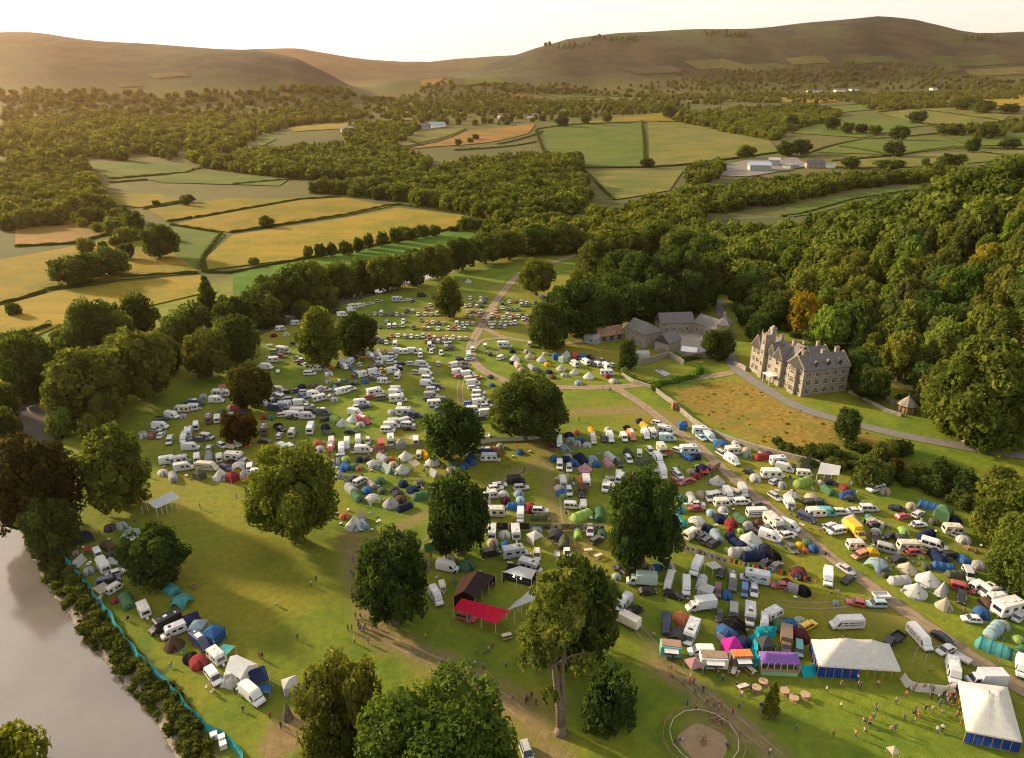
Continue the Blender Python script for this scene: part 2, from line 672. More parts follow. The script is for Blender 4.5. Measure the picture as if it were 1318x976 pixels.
for px, py, rad, amt in [(372, 940, 4.5, 1.3), (360, 958, 3.8, 1.3), (385, 925, 3.5, 1.2), (700, 905, 5, .6), (155, 870, 3, .9), (140, 852, 2.4, .9), (210, 905, 3, .9), (195, 925, 2.5, .9), (185, 945, 3, .8),
                         (905, 955, 5.0, 1.1), (640, 757, 5, .35), (590, 885, 2.5, .8), (790, 925, 5, .3)]:
    p = ground(px, py)
    d = np.hypot(GX - p.x, GY - p.y)
    z_r = np.maximum(z_r, amt * (1 - sm(d / (rad * 1.5))))
GOLD_PX = [(862, 500), (930, 488), (962, 487), (1010, 520), (1080, 545), (1180, 580), (1080, 578), (1060, 590), (1010, 580), (930, 552), (880, 520)]
z_g = poly_mask(GX, GY, G(GOLD_PX), 5) * .95
z_g = np.maximum(z_g, .5 * poly_mask(GX, GY, G([(1160, 580), (1318, 606), (1318, 640), (1200, 610)]), 8))
z_g = np.maximum(z_g, .42 * poly_mask(GX, GY, G([(690, 505), (820, 508), (880, 545), (840, 560), (700, 548)]), 10))
z_g = np.maximum(z_g, .45 * poly_mask(GX, GY, G([(550, 460), (600, 470), (612, 530), (585, 520)]), 8))
SCRUB_PX = [(1000, 578), (1060, 578), (1110, 575), (1180, 598), (1318, 640), (1318, 700), (1240, 655), (1180, 628), (1110, 608), (1050, 597)]
z_b = .85 * poly_mask(GX, GY, G(SCRUB_PX), 6)
wood = sm((GX - foot_x(GY) + 2) / 8) * (GY > 120) * (GY < 560)
z_b = np.maximum(z_b, wood)
rd = river_d(GX, GY)
near = np.hypot(GX, GY) < 900
z_b = np.maximum(z_b, np.where(near, .95 * sm((1.55 - rd) / .25), 0))
zb_r = np.zeros_like(GX)
dist = np.hypot(GX, GY)
zb_r = sm((dist - 420) / 160)
zb_r = np.maximum(zb_r, np.where(near & (GX < -60), sm((GX * -1 - np.interp(GY, [100, 250, 330, 420, 520], [300, 205, 160, 120, 60])) / 30), 0))
b0 = np.interp(dist, _t, BASE)
zb_g = sm((GZ - b0 - 25) / 70) * (dist > 1500)
zb_b = np.where(near, sm((1.12 - rd) / .1), 0)
bp = ground(20, 678)
zb_b = np.maximum(zb_b, 1.2 * (1 - sm(np.hypot((GX - bp.x) / 10, (GY - bp.y) / 13))))
ny, nx = GX.shape
ii = np.arange(ny * nx).reshape(ny, nx)
F4 = np.stack([ii[:-1, :-1], ii[:-1, 1:], ii[1:, 1:], ii[1:, :-1]], -1).reshape(-1, 4)
me = np_mesh('ground', np.stack([GX, GY, GZ], -1).reshape(-1, 3), F4, ['ground'], smooth=True)
for nm, ch in (('zone', (z_r, z_g, z_b)), ('zone_b', (zb_r, zb_g, zb_b))):
    a = me.attributes.new(nm, 'FLOAT_COLOR', 'POINT')
    c = np.stack([np.clip(x, 0, 1.3).ravel() for x in ch] + [np.ones(GX.size)], -1).astype(np.float32)
    a.data.foreach_set('color', c.ravel())
tag(link('ground', me), kind='structure')

# river water
mb = MB()
L1 = []
for (x, y), w in RIVER:
    L1.append((x, y, w))
pl, prr = [], []
for i, (x, y, w) in enumerate(L1):
    a = L1[max(i - 1, 0)]
    b = L1[min(i + 1, len(L1) - 1)]
    d = Vector((b[0] - a[0], b[1] - a[1], 0)).normalized()
    nn = Vector((-d.y, d.x, 0))
    pl.append(Vector((x, y, -1.75)) + nn * w * 1.25)
    prr.append(Vector((x, y, -1.75)) - nn * w * 1.25)
for i in range(len(L1) - 1):
    mb.quad(pl[i], prr[i], prr[i + 1], pl[i + 1])
tag(mb.build('river', ['water']), kind='structure')


def smooth_line(pts, n=8):
    """Catmull-Rom through 2-D points"""
    P = [Vector((p[0], p[1])) for p in pts]
    P = [2 * P[0] - P[1]] + P + [2 * P[-1] - P[-2]]
    out = []
    for i in range(1, len(P) - 2):
        for k in range(n):
            t = k / n
            out.append(.5 * ((2 * P[i]) + (P[i + 1] - P[i - 1]) * t + (2 * P[i - 1] - 5 * P[i] + 4 * P[i + 1] - P[i + 2]) * t * t + (3 * P[i] - P[i - 1] - 3 * P[i + 1] + P[i + 2]) * t ** 3))
    out.append(P[-2])
    return out


def resample(line, step):
    out = [line[0]]
    acc = 0
    for a, b in zip(line[:-1], line[1:]):
        d = (b - a).length
        while acc + d >= step and d > 0:
            t = (step - acc) / d
            a = a.lerp(b, t)
            out.append(a)
            d = (b - a).length
            acc = 0
        acc += d
    out.append(line[-1])
    return out


def ribbon(name, px, width, mat, lift=.04, step=2.5, world=None):
    line = resample(smooth_line(G(px) if world is None else world), step)
    V, A = [], []
    for i, p in enumerate(line):
        d = (line[min(i + 1, len(line) - 1)] - line[max(i - 1, 0)]).normalized()
        nn = Vector((-d.y, d.x))
        for s in (0, .25, .5, .75, 1):
            tp = min(1, (i + .3) / 7, (len(line) - i - .7) / 7) if width < 1 else 1
            q = p + nn * (s - .5) * width * tp * (1 + .06 * math.sin(i * .7 + s))
            V.append((q.x, q.y, 0))
            A.append(s)
    V = np.array(V)
    V[:, 2] = height(V[:, 0], V[:, 1]) + lift
    F = []
    for i in range(len(line) - 1):
        for k in range(4):
            F.append((i * 5 + k, i * 5 + k + 1, i * 5 + k + 6, i * 5 + k + 5))
    me = np_mesh(name, V, F, [mat])
    a = me.attributes.new('across', 'FLOAT', 'POINT')
    a.data.foreach_set('value', np.array(A, np.float32))
    return tag(link(name, me), kind='structure')


ribbon('farm_track', [(748, 326), (700, 342), (672, 352), (655, 367), (635, 393), (622, 415), (608, 440), (606, 456), (618, 474), (645, 488), (680, 496), (760, 499), (830, 495), (905, 486), (950, 478)], 4.2, 'earth_track', .06)
ribbon('farm_track', [(790, 498), (825, 520), (866, 551), (905, 580), (945, 617), (1000, 661), (1060, 710), (1130, 762), (1200, 810), (1260, 852), (1345, 905)], 3.6, 'earth_track', .08)
ribbon('farm_track', [(622, 421), (648, 434), (690, 440), (740, 441), (780, 430), (810, 416)], 3.2, 'earth_track', .08)
ribbon('farm_track', [(606, 452), (622, 438), (660, 435)], 2.6, 'earth_track', .1)
ribbon('driveway', [(905, 385), (925, 395), (938, 430), (940, 460), (952, 478), (985, 500), (1030, 525), (1100, 546), (1200, 568), (1345, 592)], 4.6, 'tarmac', .1)
ribbon('driveway', [(890, 372), (905, 380), (935, 393)], 5, 'tarmac', .12)


def ruts(px, gap=.85):
    line = [Vector((p.x, p.y)) for p in G(px)]
    for s in (-1, 1):
        w = []
        for i, p in enumerate(line):
            d = (line[min(i + 1, len(line) - 1)] - line[max(i - 1, 0)]).normalized()
            w.append(p + Vector((-d.y, d.x)) * s * gap)
        ribbon('wheel_rut', None, .55, 'earth_track', .035, 1.2, w)


ruts([(738, 548), (728, 600), (726, 650), (735, 700), (745, 735)])
ruts([(700, 595), (660, 615), (610, 645), (560, 690), (520, 715)])
ruts([(850, 848), (895, 885), (950, 930), (1015, 985)])
ruts([(745, 735), (790, 775), (845, 835)])
ruts([(480, 815), (540, 842), (620, 880), (690, 935)])
ruts([(1130, 765), (1100, 775), (1050, 780), (985, 775)])
ruts([(1215, 820), (1190, 835), (1180, 860)])
ruts([(606, 455), (592, 500), (600, 545)])


def sheet(name, px, mat, col=None, lift=.05, step=None, world=None):
    P = [Vector((p.x, p.y)) for p in (G(px) if world is None else world)]
    cx = sum(p.y for p in P) / len(P)
    step = step or max(2.5, abs(cx) * .012)
    edge = []
    for a, b in zip(P, P[1:] + P[:1]):
        n = max(1, int((b - a).length / step))
        edge += [a.lerp(b, k / n) for k in range(n)]
    x0, x1 = min(p.x for p in edge), max(p.x for p in edge)
    y0, y1 = min(p.y for p in edge), max(p.y for p in edge)
    gx, gy = np.meshgrid(np.arange(x0, x1, step), np.arange(y0, y1, step))
    ins = inside(gx, gy, [(p.x, p.y) for p in P]) & (seg_dist(gx, gy, [(p.x, p.y) for p in P + P[:1]]) > step * .4)
    pts = edge + [Vector((a, b)) for a, b in zip(gx[ins], gy[ins])]
    n = len(edge)
    r = delaunay_2d_cdt(pts, [], [list(range(n))], 1, 1e-4)
    V = np.array([(v.x, v.y, 0) for v in r[0]])
    V[:, 2] = height(V[:, 0], V[:, 1]) + lift
    me = bpy.data.meshes.new(name)
    me.from_pydata(V.tolist(), [], [list(f) for f in r[2]])
    me.materials.append(MATS[mat])
    me.polygons.foreach_set('use_smooth', [True] * len(me.polygons))
    bm = bmesh.new()
    bm.from_mesh(me)
    for f in bm.faces:
        if f.normal.z < 0:
            f.normal_flip()
    bm.to_mesh(me)
    bm.free()
    return tag(link(name, me, None, col), kind='structure')


GOLDEN, STRAW, GREEN, LUSH, OCHRE, PALE = (.215, .148, .015), (.255, .175, .02), (.095, .12, .018), (.09, .15, .014), (.26, .135, .04), (.15, .135, .032)
FIELDS = [
    (GOLDEN, [(250, 283), (388, 258), (440, 255), (504, 266), (440, 279), (296, 300), (225, 290)]),
    (STRAW, [(300, 303), (440, 282), (512, 268), (597, 278), (592, 292), (500, 312), (390, 334), (268, 348), (264, 334)]),
    (GOLDEN, [(190, 270), (300, 256), (385, 256), (250, 280), (215, 286)]),
    (LUSH, [(300, 352), (392, 336), (500, 316), (590, 296), (640, 298), (600, 322), (510, 345), (420, 372), (330, 392), (300, 380)]),
    (GOLDEN, [(0, 335), (95, 318), (180, 300), (250, 345), (258, 352), (140, 362), (60, 372), (0, 392)]),
    (STRAW, [(0, 395), (70, 376), (150, 365), (258, 355), (262, 378), (190, 395), (100, 410), (30, 440), (0, 455)]),
    (OCHRE, [(20, 280), (60, 277), (135, 285), (140, 300), (95, 312), (20, 318)]),
    (GREEN, [(160, 352), (190, 318), (225, 292), (290, 303), (258, 335), (252, 349)]),
    (GREEN, [(110, 213), (190, 209), (250, 216), (240, 223), (145, 231)]),
    (GREEN, [(190, 232), (255, 219), (372, 231), (360, 240), (290, 238), (210, 236)]),
    (GOLDEN, [(135, 252), (200, 250), (235, 258), (180, 268), (150, 265)]),
    (OCHRE, [(548, 186), (600, 169), (690, 160), (680, 172), (610, 186), (525, 193)]),
    (PALE, [(505, 183), (540, 168), (600, 165), (560, 180), (520, 190)]),
    (GREEN, [(697, 167), (826, 158), (829, 215), (752, 216), (705, 195)]),
    (PALE, [(834, 158), (895, 158), (990, 182), (1002, 196), (915, 207), (836, 215)]),
    (PALE, [(755, 221), (880, 220), (862, 246), (792, 258)]),
    (GOLDEN, [(735, 161), (790, 152), (900, 145), (885, 156), (800, 158)]),
    (GREEN, [(1020, 172), (1070, 152), (1165, 151), (1200, 162), (1110, 178)]),
    (GREEN, [(1050, 197), (1110, 180), (1210, 176), (1250, 190), (1160, 200)]),
    (PALE, [(1060, 210), (1160, 202), (1318, 194), (1318, 206), (1200, 215), (1080, 218)]),
    (GREEN, [(1210, 172), (1318, 172), (1318, 188), (1250, 188)]),
    (PALE, [(1132, 146), (1220, 139), (1300, 150), (1250, 166), (1200, 160)]),
    (STRAW, [(1232, 124), (1318, 120), (1318, 138), (1275, 136)]),
    (GREEN, [(1010, 268), (1100, 248), (1180, 238), (1188, 243), (1110, 258), (1020, 280)]),
    (STRAW, [(370, 166), (405, 160), (460, 158), (455, 166), (380, 170)]),
    (PALE, [(420, 140), (470, 134), (540, 130), (535, 137), (450, 143)]),
    (OCHRE, [(640, 125), (672, 121), (680, 125), (650, 131)]),
    (PALE, [(140, 172), (185, 168), (200, 175), (150, 180)]), (OCHRE, [(150, 160), (200, 157), (205, 162), (155, 165)]), (PALE, [(240, 178), (290, 172), (300, 180), (250, 186)]), (GREEN, [(20, 190), (80, 186), (85, 196), (25, 200)]), (GREEN, [(560, 142), (610, 139), (612, 146), (565, 149)]), (PALE, [(500, 150), (545, 146), (548, 153), (505, 157)]), (GREEN, [(640, 138), (700, 134), (704, 141), (648, 145)]), (GREEN, [(780, 136), (850, 133), (852, 139), (786, 142)]), (PALE, [(880, 128), (950, 126), (955, 131), (885, 133)]), (GREEN, [(940, 150), (985, 146), (990, 154), (945, 158)]),
    (GREEN, [(325, 178), (345, 172), (355, 180), (335, 190)]),
    (STRAW, [(985, 130), (1040, 124), (1100, 122), (1105, 128), (1040, 134)]),
    (GREEN, [(700, 122), (840, 119), (842, 124), (720, 127)]),
    (GREEN, [(985, 148), (1040, 138), (1120, 134), (1125, 142), (1050, 148)]),
    (OCHRE, [(540, 104), (575, 102), (590, 110), (545, 112)]),
    (GREEN, [(592, 100), (640, 102), (660, 108), (600, 111)]),
    ((.09, .085, .03), [(880, 80), (930, 76), (960, 84), (900, 90)]),
    ((.1, .09, .03), [(1010, 76), (1060, 73), (1070, 82), (1020, 84)]),
    ((.06, .08, .018), [(1080, 76), (1150, 74), (1160, 82), (1090, 84)]),
    ((.06, .075, .018), [(1190, 76), (1280, 70), (1300, 82), (1210, 86)]),
    ((.08, .085, .025), [(1150, 88), (1230, 84), (1236, 92), (1160, 96)]), ((.08, .08, .03), [(930, 88), (1000, 82), (1030, 90), (960, 95)]), ((.07, .06, .03), [(800, 88), (860, 84), (880, 92), (820, 96)]), ((.1, .08, .03), [(190, 96), (235, 94), (245, 99), (200, 102)]), ((.09, .075, .03), [(150, 108), (180, 106), (185, 112), (155, 113)]), ((.11, .08, .03), [(222, 128), (255, 124), (258, 132), (225, 135)]),
    ((.12, .1, .035), [(1240, 90), (1318, 86), (1318, 96), (1250, 98)]),
]
for c, px in FIELDS:
    d = ground(*px[0]).y
    sheet('field', px, 'field_crop', c, .25 + d * .0006)
sheet('farmyard', [(905, 226), (935, 213), (965, 205), (1025, 203), (1042, 214), (1000, 222), (960, 228)], 'farm_yard', None, .9)
sheet('courtyard', [(852, 445), (862, 430), (895, 425), (925, 435), (918, 452), (880, 458)], 'yard_gravel', None, .08)
# ------------------------------------------------------------------ trees and other planting
ITEMS = []      # things that still need a label of their own: (object, description, category, group, px, py)
ANCHORS = []    # things already singled out: (phrase, px, py)


def ico(sub):
    bm = bmesh.new()
    bmesh.ops.create_icosphere(bm, subdivisions=sub, radius=1)
    V = np.array([v.co[:] for v in bm.verts])
    F = np.array([[v.index for v in f.verts] for f in bm.faces])
    bm.free()
    return V, F


ICO = {k: ico(k) for k in (1, 2, 3)}


def unit(a):
    return a / (np.linalg.norm(a, axis=-1, keepdims=True) + 1e-9)


def lobes_for(kind, rng):
    """lobe centres and radii in a crown of half width 1 and height A (z from 0)"""
    C, S = [], []
    if kind == 'round':
        A, n = 1.55, 17
        for i in range(n):
            z = -0.85 + 1.8 * (i + .5) / n
            z = min(z, .97)
            a = i * 2.4 + rng.uniform(-.3, .3)
            r = math.sqrt(max(0, 1 - z * z))
            k = rng.uniform(.46, .8)
            C.append((r * math.cos(a) * k, r * math.sin(a) * k, .76 + z * .56))
            S.append(rng.uniform(.24, .44))
        C.append((0, 0, .8)); S.append(.55)
    elif kind == 'tall':
        A, n = 2.45, 22
        for i in range(n):
            h = (i + .5) / n
            w = math.sin(math.pi * min(1, .16 + h * .8) ** .85) ** .7
            a = i * 2.4 + rng.uniform(-.3, .3)
            C.append((w * .6 * math.cos(a), w * .6 * math.sin(a), .25 + 1.95 * h))
            S.append(rng.uniform(.3, .42) * (.55 + .5 * w))
        for h in (.5, .9, 1.3, 1.7):
            C.append((0, 0, h)); S.append(.5)
    elif kind == 'conifer':
        A, n = 2.9, 26
        for i in range(n):
            h = (i + .3) / n
            w = (1 - h) ** .85
            a = i * 2.4
            C.append((w * .66 * math.cos(a), w * .66 * math.sin(a), .15 + 2.6 * h))
            S.append(.12 + .3 * w)
    elif kind == 'yew':
        A, n = 2.0, 14
        for i in range(n):
            h = (i + .5) / n
            a = i * 2.4
            w = math.sin(math.pi * (.2 + .72 * h)) ** .6
            C.append((w * .5 * math.cos(a), w * .5 * math.sin(a), .2 + 1.55 * h))
            S.append(.42 * (.5 + .5 * w))
    elif kind == 'pine':
        A, n = 1.7, 26
        for i in range(n):
            a = i * 2.4 + rng.uniform(-.5, .5)
            h_ = rng.uniform(.1, 1.5)
            k = rng.uniform(.1, .85) * (1.05 - .5 * h_ / 1.5)
            C.append((k * math.cos(a), k * math.sin(a), h_))
            S.append(rng.uniform(.12, .23))
    else:  # bush
        A, n = 1.1, 13
        for i in range(n):
            a = i * 2.4 + rng.uniform(-.3, .3)
            k = rng.uniform(.25, .7)
            C.append((k * math.cos(a), k * math.sin(a), .25 + .5 * rng.uniform(0, 1) * (1.1 - k)))
            S.append(rng.uniform(.28, .42))
    return np.array(C), np.array(S), A


def crown_arrays(kind, n, leaf, seed, core=True, loose=.34):
    rng = np.random.default_rng(seed)
    C, S, A = lobes_for(kind, rng)
    ltint = rng.uniform(.22, .78, len(C))
    V, F, T = [], [], []
    tot = 0
    # smaller clumps over each lobe: the crown reads as masses of foliage with gaps between
    C2, S2, P2 = [], [], []
    for i_, (c_, s_) in enumerate(zip(C, S)):
        for _ in range(14):
            d_ = unit(rng.normal(size=3) + np.array([0, 0, .25]))
            q_ = c_ + d_ * s_ * rng.uniform(.66, .98)
            if (np.delete(np.linalg.norm(q_ - C, axis=1) / S, i_) < .7).any() or q_[2] < .04:
                continue
            C2.append(q_); S2.append(s_ * rng.uniform(.34, .62)); P2.append(i_)
    CL, SL = C, S
    lt2 = np.clip(ltint[np.array(P2)] + rng.uniform(-.22, .22, len(P2)), .02, .98)
    Cs, Ss = np.array(C2), np.array(S2)
    p = Ss ** 2 / np.sum(Ss ** 2)
    want = n
    Pk, Dk, Lk = [], [], []
    while tot < want:
        m = want * 2
        li = rng.choice(len(Cs), m, p=p)
        d = unit(rng.normal(size=(m, 3)))
        fr = 1 - loose * rng.uniform(0, 1, m) ** 2 + .12 * rng.uniform(0, 1, m) ** 4
        # ragged lobes
        fr *= 1 + .16 * np.sin(d[:, 0] * 7 + li * 1.7) * np.sin(d[:, 1] * 6 + li) * np.sin(d[:, 2] * 7 + 2 * li)
        P = Cs[li] + d * (Ss[li] * fr)[:, None]
        dd = np.linalg.norm(P[:, None, :] - CL[None], axis=2) / SL[None]
        ok = (dd.min(1) > .74) & (P[:, 2] > .02)
        P, d, li = P[ok], d[ok], li[ok]
        Pk.append(P); Dk.append(d); Lk.append(li)
        tot += len(P)
    P, d, li = np.concatenate(Pk)[:n], np.concatenate(Dk)[:n], np.concatenate(Lk)[:n]
    nr = unit(d * .75 + rng.normal(size=(n, 3)) * .55 + np.array([0, 0, .25]))
    t = unit(np.cross(nr, rng.normal(size=(n, 3))))
    b = np.cross(nr, t)
    s = (leaf * np.clip(np.exp(rng.normal(size=n) * .38), .4, 2.0) * .92)[:, None]
    w = rng.uniform(.45, .8, n)[:, None]
    V = np.stack([P + t * s, P + b * s * w + nr * s * .15, P - t * s, P - b * s * w - nr * s * .1], 1).reshape(-1, 3)
    F = np.arange(n * 4).reshape(n, 4)
    T = np.clip(lt2[li] + rng.uniform(-.2, .2, n), 0, 1).repeat(4)
    if core:
        cv, cf = ICO[1]
        for c, sz, tt in zip(C, S, ltint):
            k = cv * sz * (.66 + .14 * np.sin(cv[:, :1] * 5 + c[0] * 9) * np.sin(cv[:, 1:2] * 5))
            o = len(V)
            V = np.concatenate([V, k + c])
            F = np.concatenate([F, np.concatenate([cf, cf[:, 2:]], 1) + o])
            T = np.concatenate([T, np.full(len(cv), tt)])
    return V, F, T


def crown_mesh(name, *a, **k):
    V, F, T = crown_arrays(*a, **k)
    tri = F[:, 2] == F[:, 3]
    me = bpy.data.meshes.new(name)
    if tri.any():
        # triangles of the inner mass are stored as quads with a doubled corner: split them off
        faces = F[~tri].tolist() + F[tri][:, :3].tolist()
        me.from_pydata(V.tolist(), [], faces)
    else:
        me.from_pydata(V.tolist(), [], F.tolist())
    me.materials.append(MATS['leaves'])
    at = me.attributes.new('tint', 'FLOAT', 'POINT')
    at.data.foreach_set('value', T.astype(np.float32))
    me.update()
    return me


def trunk_mesh(seed, spread=.5, top=.8, fork=5, r=.045):
    """tapered trunk with limbs in a tree of height 1"""
    rng = random.Random(seed)
    m = MB()
    pts = [(0, 0, -.03)] + [(rng.uniform(-.015, .015), rng.uniform(-.015, .015), top * k / 5) for k in range(1, 6)]
    m.tube(pts, r * 1.25, r * .3, 0, 8)
    m.tube([(0, 0, -.03), (0, 0, .02), (0, 0, .06)], r * 2.0, r * 1.1, 0, 8)
    for k in range(fork):
        a = k * 2.4 + rng.uniform(-.4, .4)
        z = .22 + .45 * k / fork
        l = spread * rng.uniform(.45, .75)
        m.tube([(0, 0, z), (l * .5 * math.cos(a), l * .5 * math.sin(a), z + .1), (l * math.cos(a), l * math.sin(a), z + .22)], r * .5, r * .12, 0, 5)
    return m.mesh('trunk', ['bark'], True)


TRUNKS = [trunk_mesh(s) for s in range(3)]
MESHES = {
    'round': [crown_mesh('crown', 'round', 8500, .046, s) for s in range(5)],
    'tall': [crown_mesh('crown', 'tall', 10000, .052, 20 + s) for s in range(2)],
    'bush': [crown_mesh('crown', 'bush', 2600, .065, 30 + s) for s in range(3)],
    'conifer': [crown_mesh('crown', 'conifer', 4000, .07, 40 + s, loose=.5) for s in range(2)],
    'yew': [crown_mesh('crown', 'yew', 4500, .05, 50)],
    'near': [crown_mesh('crown', 'round', 24000, .03, 60 + s, loose=.4) for s in range(2)],
    'lod_round': [crown_mesh('crown', 'round', 2600, .07, 70 + s) for s in range(5)],
    'lod_tall': [crown_mesh('crown', 'tall', 3200, .08, 80 + s) for s in range(2)],
    'lod_conifer': [crown_mesh('crown', 'conifer', 1500, .1, 90 + s, loose=.5) for s in range(2)],
}
ASPECT = {'round': 1.62, 'tall': 2.55, 'bush': 1.05, 'conifer': 2.85, 'yew': 2.05, 'near': 1.62, 'lod_round': 1.62, 'lod_tall': 2.55, 'lod_conifer': 2.85}
FARSET = [crown_arrays('round', 230, .17, 100 + s) for s in range(5)] + [crown_arrays('tall', 260, .18, 110), crown_arrays('conifer', 220, .16, 111)]
MIDSET = [crown_arrays('round', 800, .11, 120 + s) for s in range(4)] + [crown_arrays('tall', 900, .12, 130), crown_arrays('conifer', 700, .11, 131)]
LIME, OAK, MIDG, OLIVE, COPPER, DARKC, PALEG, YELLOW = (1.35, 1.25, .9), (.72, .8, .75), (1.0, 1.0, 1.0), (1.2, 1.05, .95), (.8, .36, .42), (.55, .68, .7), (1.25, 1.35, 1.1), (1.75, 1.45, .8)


def tree(name, base, h, half, kind, col, bare=.12, seed=0, cat='tree', trunk=True):
    """one tree: an Empty at its foot > trunk, crown"""
    t = empty(name, base, (seed * 1.7) % 6.28)
    if trunk:
        tr = link('trunk', TRUNKS[seed % 3], t)
        tr.scale = (h * .8, h * .8, h * .92)
    ms = MESHES[kind]
    c = link('crown', ms[seed % len(ms)], t, col)
    c.location = (0, 0, h * bare)
    c.scale = (half, half, h * (1 - bare) / ASPECT[kind])
    t['category'] = cat
    return t


def px_tree(x, yb, yt, w, kind, col, name='broadleaf_tree', label=None, bare=.1, group=None, anchor=None, desc=None, seed=None, corr=.93):
    b = ground(x, yb)
    h = top_height(yt, b) * corr
    depth = b.y * CP + (CAMH - h / 2) * SP
    half = w / 2 / FPX * depth
    s = seed if seed is not None else int(x * 7 + yb)
    t = tree(name, b, h, half, kind, col, bare, s)
    if label:
        t['label'] = label
    else:
        ITEMS.append((t, desc, 'tree', group, x, (yb + yt) / 2))
    if group:
        t['group'] = group
    if anchor:
        ANCHORS.append((anchor, x, (yb + yt) / 2))
    return t


# --- the park trees of the camp ground, each with its own look
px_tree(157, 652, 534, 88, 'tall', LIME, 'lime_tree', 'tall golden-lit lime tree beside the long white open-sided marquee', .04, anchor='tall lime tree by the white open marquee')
px_tree(50, 682, 560, 108, 'round', (.55, .37, .47), 'copper_beech', 'largest dark purple copper beech, standing on the river bank', .05, anchor='big copper beech on the river bank')
px_tree(70, 712, 640, 64, 'round', OAK, 'broadleaf_tree', 'dull green tree at the upper end of the turquoise netting', .05, anchor='green tree at the end of the turquoise netting')
px_tree(205, 748, 677, 80, 'round', DARKC, 'holm_oak', 'low round dark evergreen oak above the two turquoise tents', .03, anchor='round dark oak above the turquoise tents')
px_tree(385, 695, 570, 122, 'near', LIME, 'oak_tree', 'broad yellow-green oak in the middle of the lower meadow', .08, anchor='broad yellow-green oak')
px_tree(310, 573, 530, 44, 'round', (.66, .3, .36), 'copper_beech', 'small round dark red copper beech among the parked campers', .05, anchor='small round copper beech')
px_tree(326, 524, 470, 56, 'round', (.75, .55, .55), 'copper_beech', 'brownish dull copper beech at the end of the camper rows', .05, anchor='brownish copper beech')
px_tree(414, 470, 383, 58, 'tall', LIME, 'lime_tree', 'tall golden-green lime tree with a dark round neighbour', .04, anchor='tall lime tree among the vans')
px_tree(459, 456, 402, 52, 'round', (.5, .55, .6), 'oak_tree', 'dark round tree close beside the tall golden-green lime', .04, anchor='dark round tree by the lime')
px_tree(580, 592, 517, 74, 'round', DARKC, 'oak_tree', 'dark round oak between the bell tents and the van column', .06, anchor='dark oak beside the bell tents')
px_tree(676, 565, 478, 104, 'near', OAK, 'oak_tree', 'widest dark spreading oak at the head of the camp lanes', .08, anchor='wide spreading oak')
px_tree(592, 712, 612, 80, 'round', DARKC, 'oak_tree', 'dark oak directly behind the white cabins of the stage yard', .05, anchor='dark oak behind the stage yard')
px_tree(825, 727, 604, 98, 'near', DARKC, 'oak_tree', 'large dark oak at the end of the painted banner fence', .05, anchor='large dark oak by the banner fence')
px_tree(508, 800, 688, 94, 'round', DARKC, 'oak_tree', 'dark dense oak beside the red-roofed tent', .04, anchor='dark oak beside the red roof')
px_tree(742, 850, 722, 92, 'round', OAK, 'oak_tree', 'dark leafy tree standing close behind the bare-trunked pine', .06)
px_tree(785, 928, 860, 76, 'bush', DARKC, 'holly_bush', 'low dark rounded bush to one side of the tall pine', .0, anchor='low dark bush by the pine')
px_tree(448, 1002, 846, 118, 'near', (1.3, 1.05, .85), 'oak_tree', 'bronze-green oak with a golden edge in front of the meadow', .05)
px_tree(566, 1042, 872, 200, 'near', (.95, 1.1, .85), 'oak_tree', 'very large leafy oak at the bottom edge, nearest the camera', .03, seed=3)
px_tree(20, 1010, 940, 100, 'bush', YELLOW, 'willow_tree', 'yellow-green treetop on the far side of the river at the corner', .0)
px_tree(578, 408, 349, 40, 'tall', OLIVE, 'oak_tree', 'single tree standing inside the far car park', .06, anchor='tree inside the far car park')
px_tree(690, 380, 333, 44, 'round', OLIVE, 'oak_tree', 'single round tree beside the farm track above the car park', .08, anchor='round tree by the upper track')
px_tree(807, 476, 433, 26, 'yew', DARKC, 'yew_tree', 'dark clipped yew column at the corner of the walled garden', .0, anchor='dark yew by the walled garden')
px_tree(1088, 566, 521, 36, 'yew', DARKC, 'yew_tree', 'dark pointed yew alone on the slope below the big stone house', .0, anchor='lone dark yew below the big house')
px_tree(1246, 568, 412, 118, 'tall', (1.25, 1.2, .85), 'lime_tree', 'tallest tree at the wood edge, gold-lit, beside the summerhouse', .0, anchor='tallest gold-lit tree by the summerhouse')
px_tree(1285, 702, 618, 84, 'round', LIME, 'oak_tree', 'pale yellow-green tree at the right-hand edge of the tent field', .0, anchor='pale tree at the edge of the tent field')
px_tree(1312, 762, 668, 90, 'round', (1.2, 1.2, .9), 'oak_tree', 'lower of two pale green trees overhanging the tent field edge', .0)
px_tree(924, 462, 420, 40, 'round', OAK, 'yew_tree', 'dark spreading garden tree beside the stable courtyard', .0, anchor='dark garden tree by the stables')
px_tree(844, 502, 491, 14, 'bush', PALEG, 'garden_shrub', 'small round shrub at the end of the clipped green hedge', .0)
px_tree(953, 400, 386, 26, 'bush', (1.3, 1.5, 1.1), 'garden_tree', 'light green rounded tree behind the end of the stable block', .0)
px_tree(1120, 620, 585, 52, 'bush', MIDG, 'hawthorn_bush', 'spreading green thorn bush below the lone dark yew', .0)

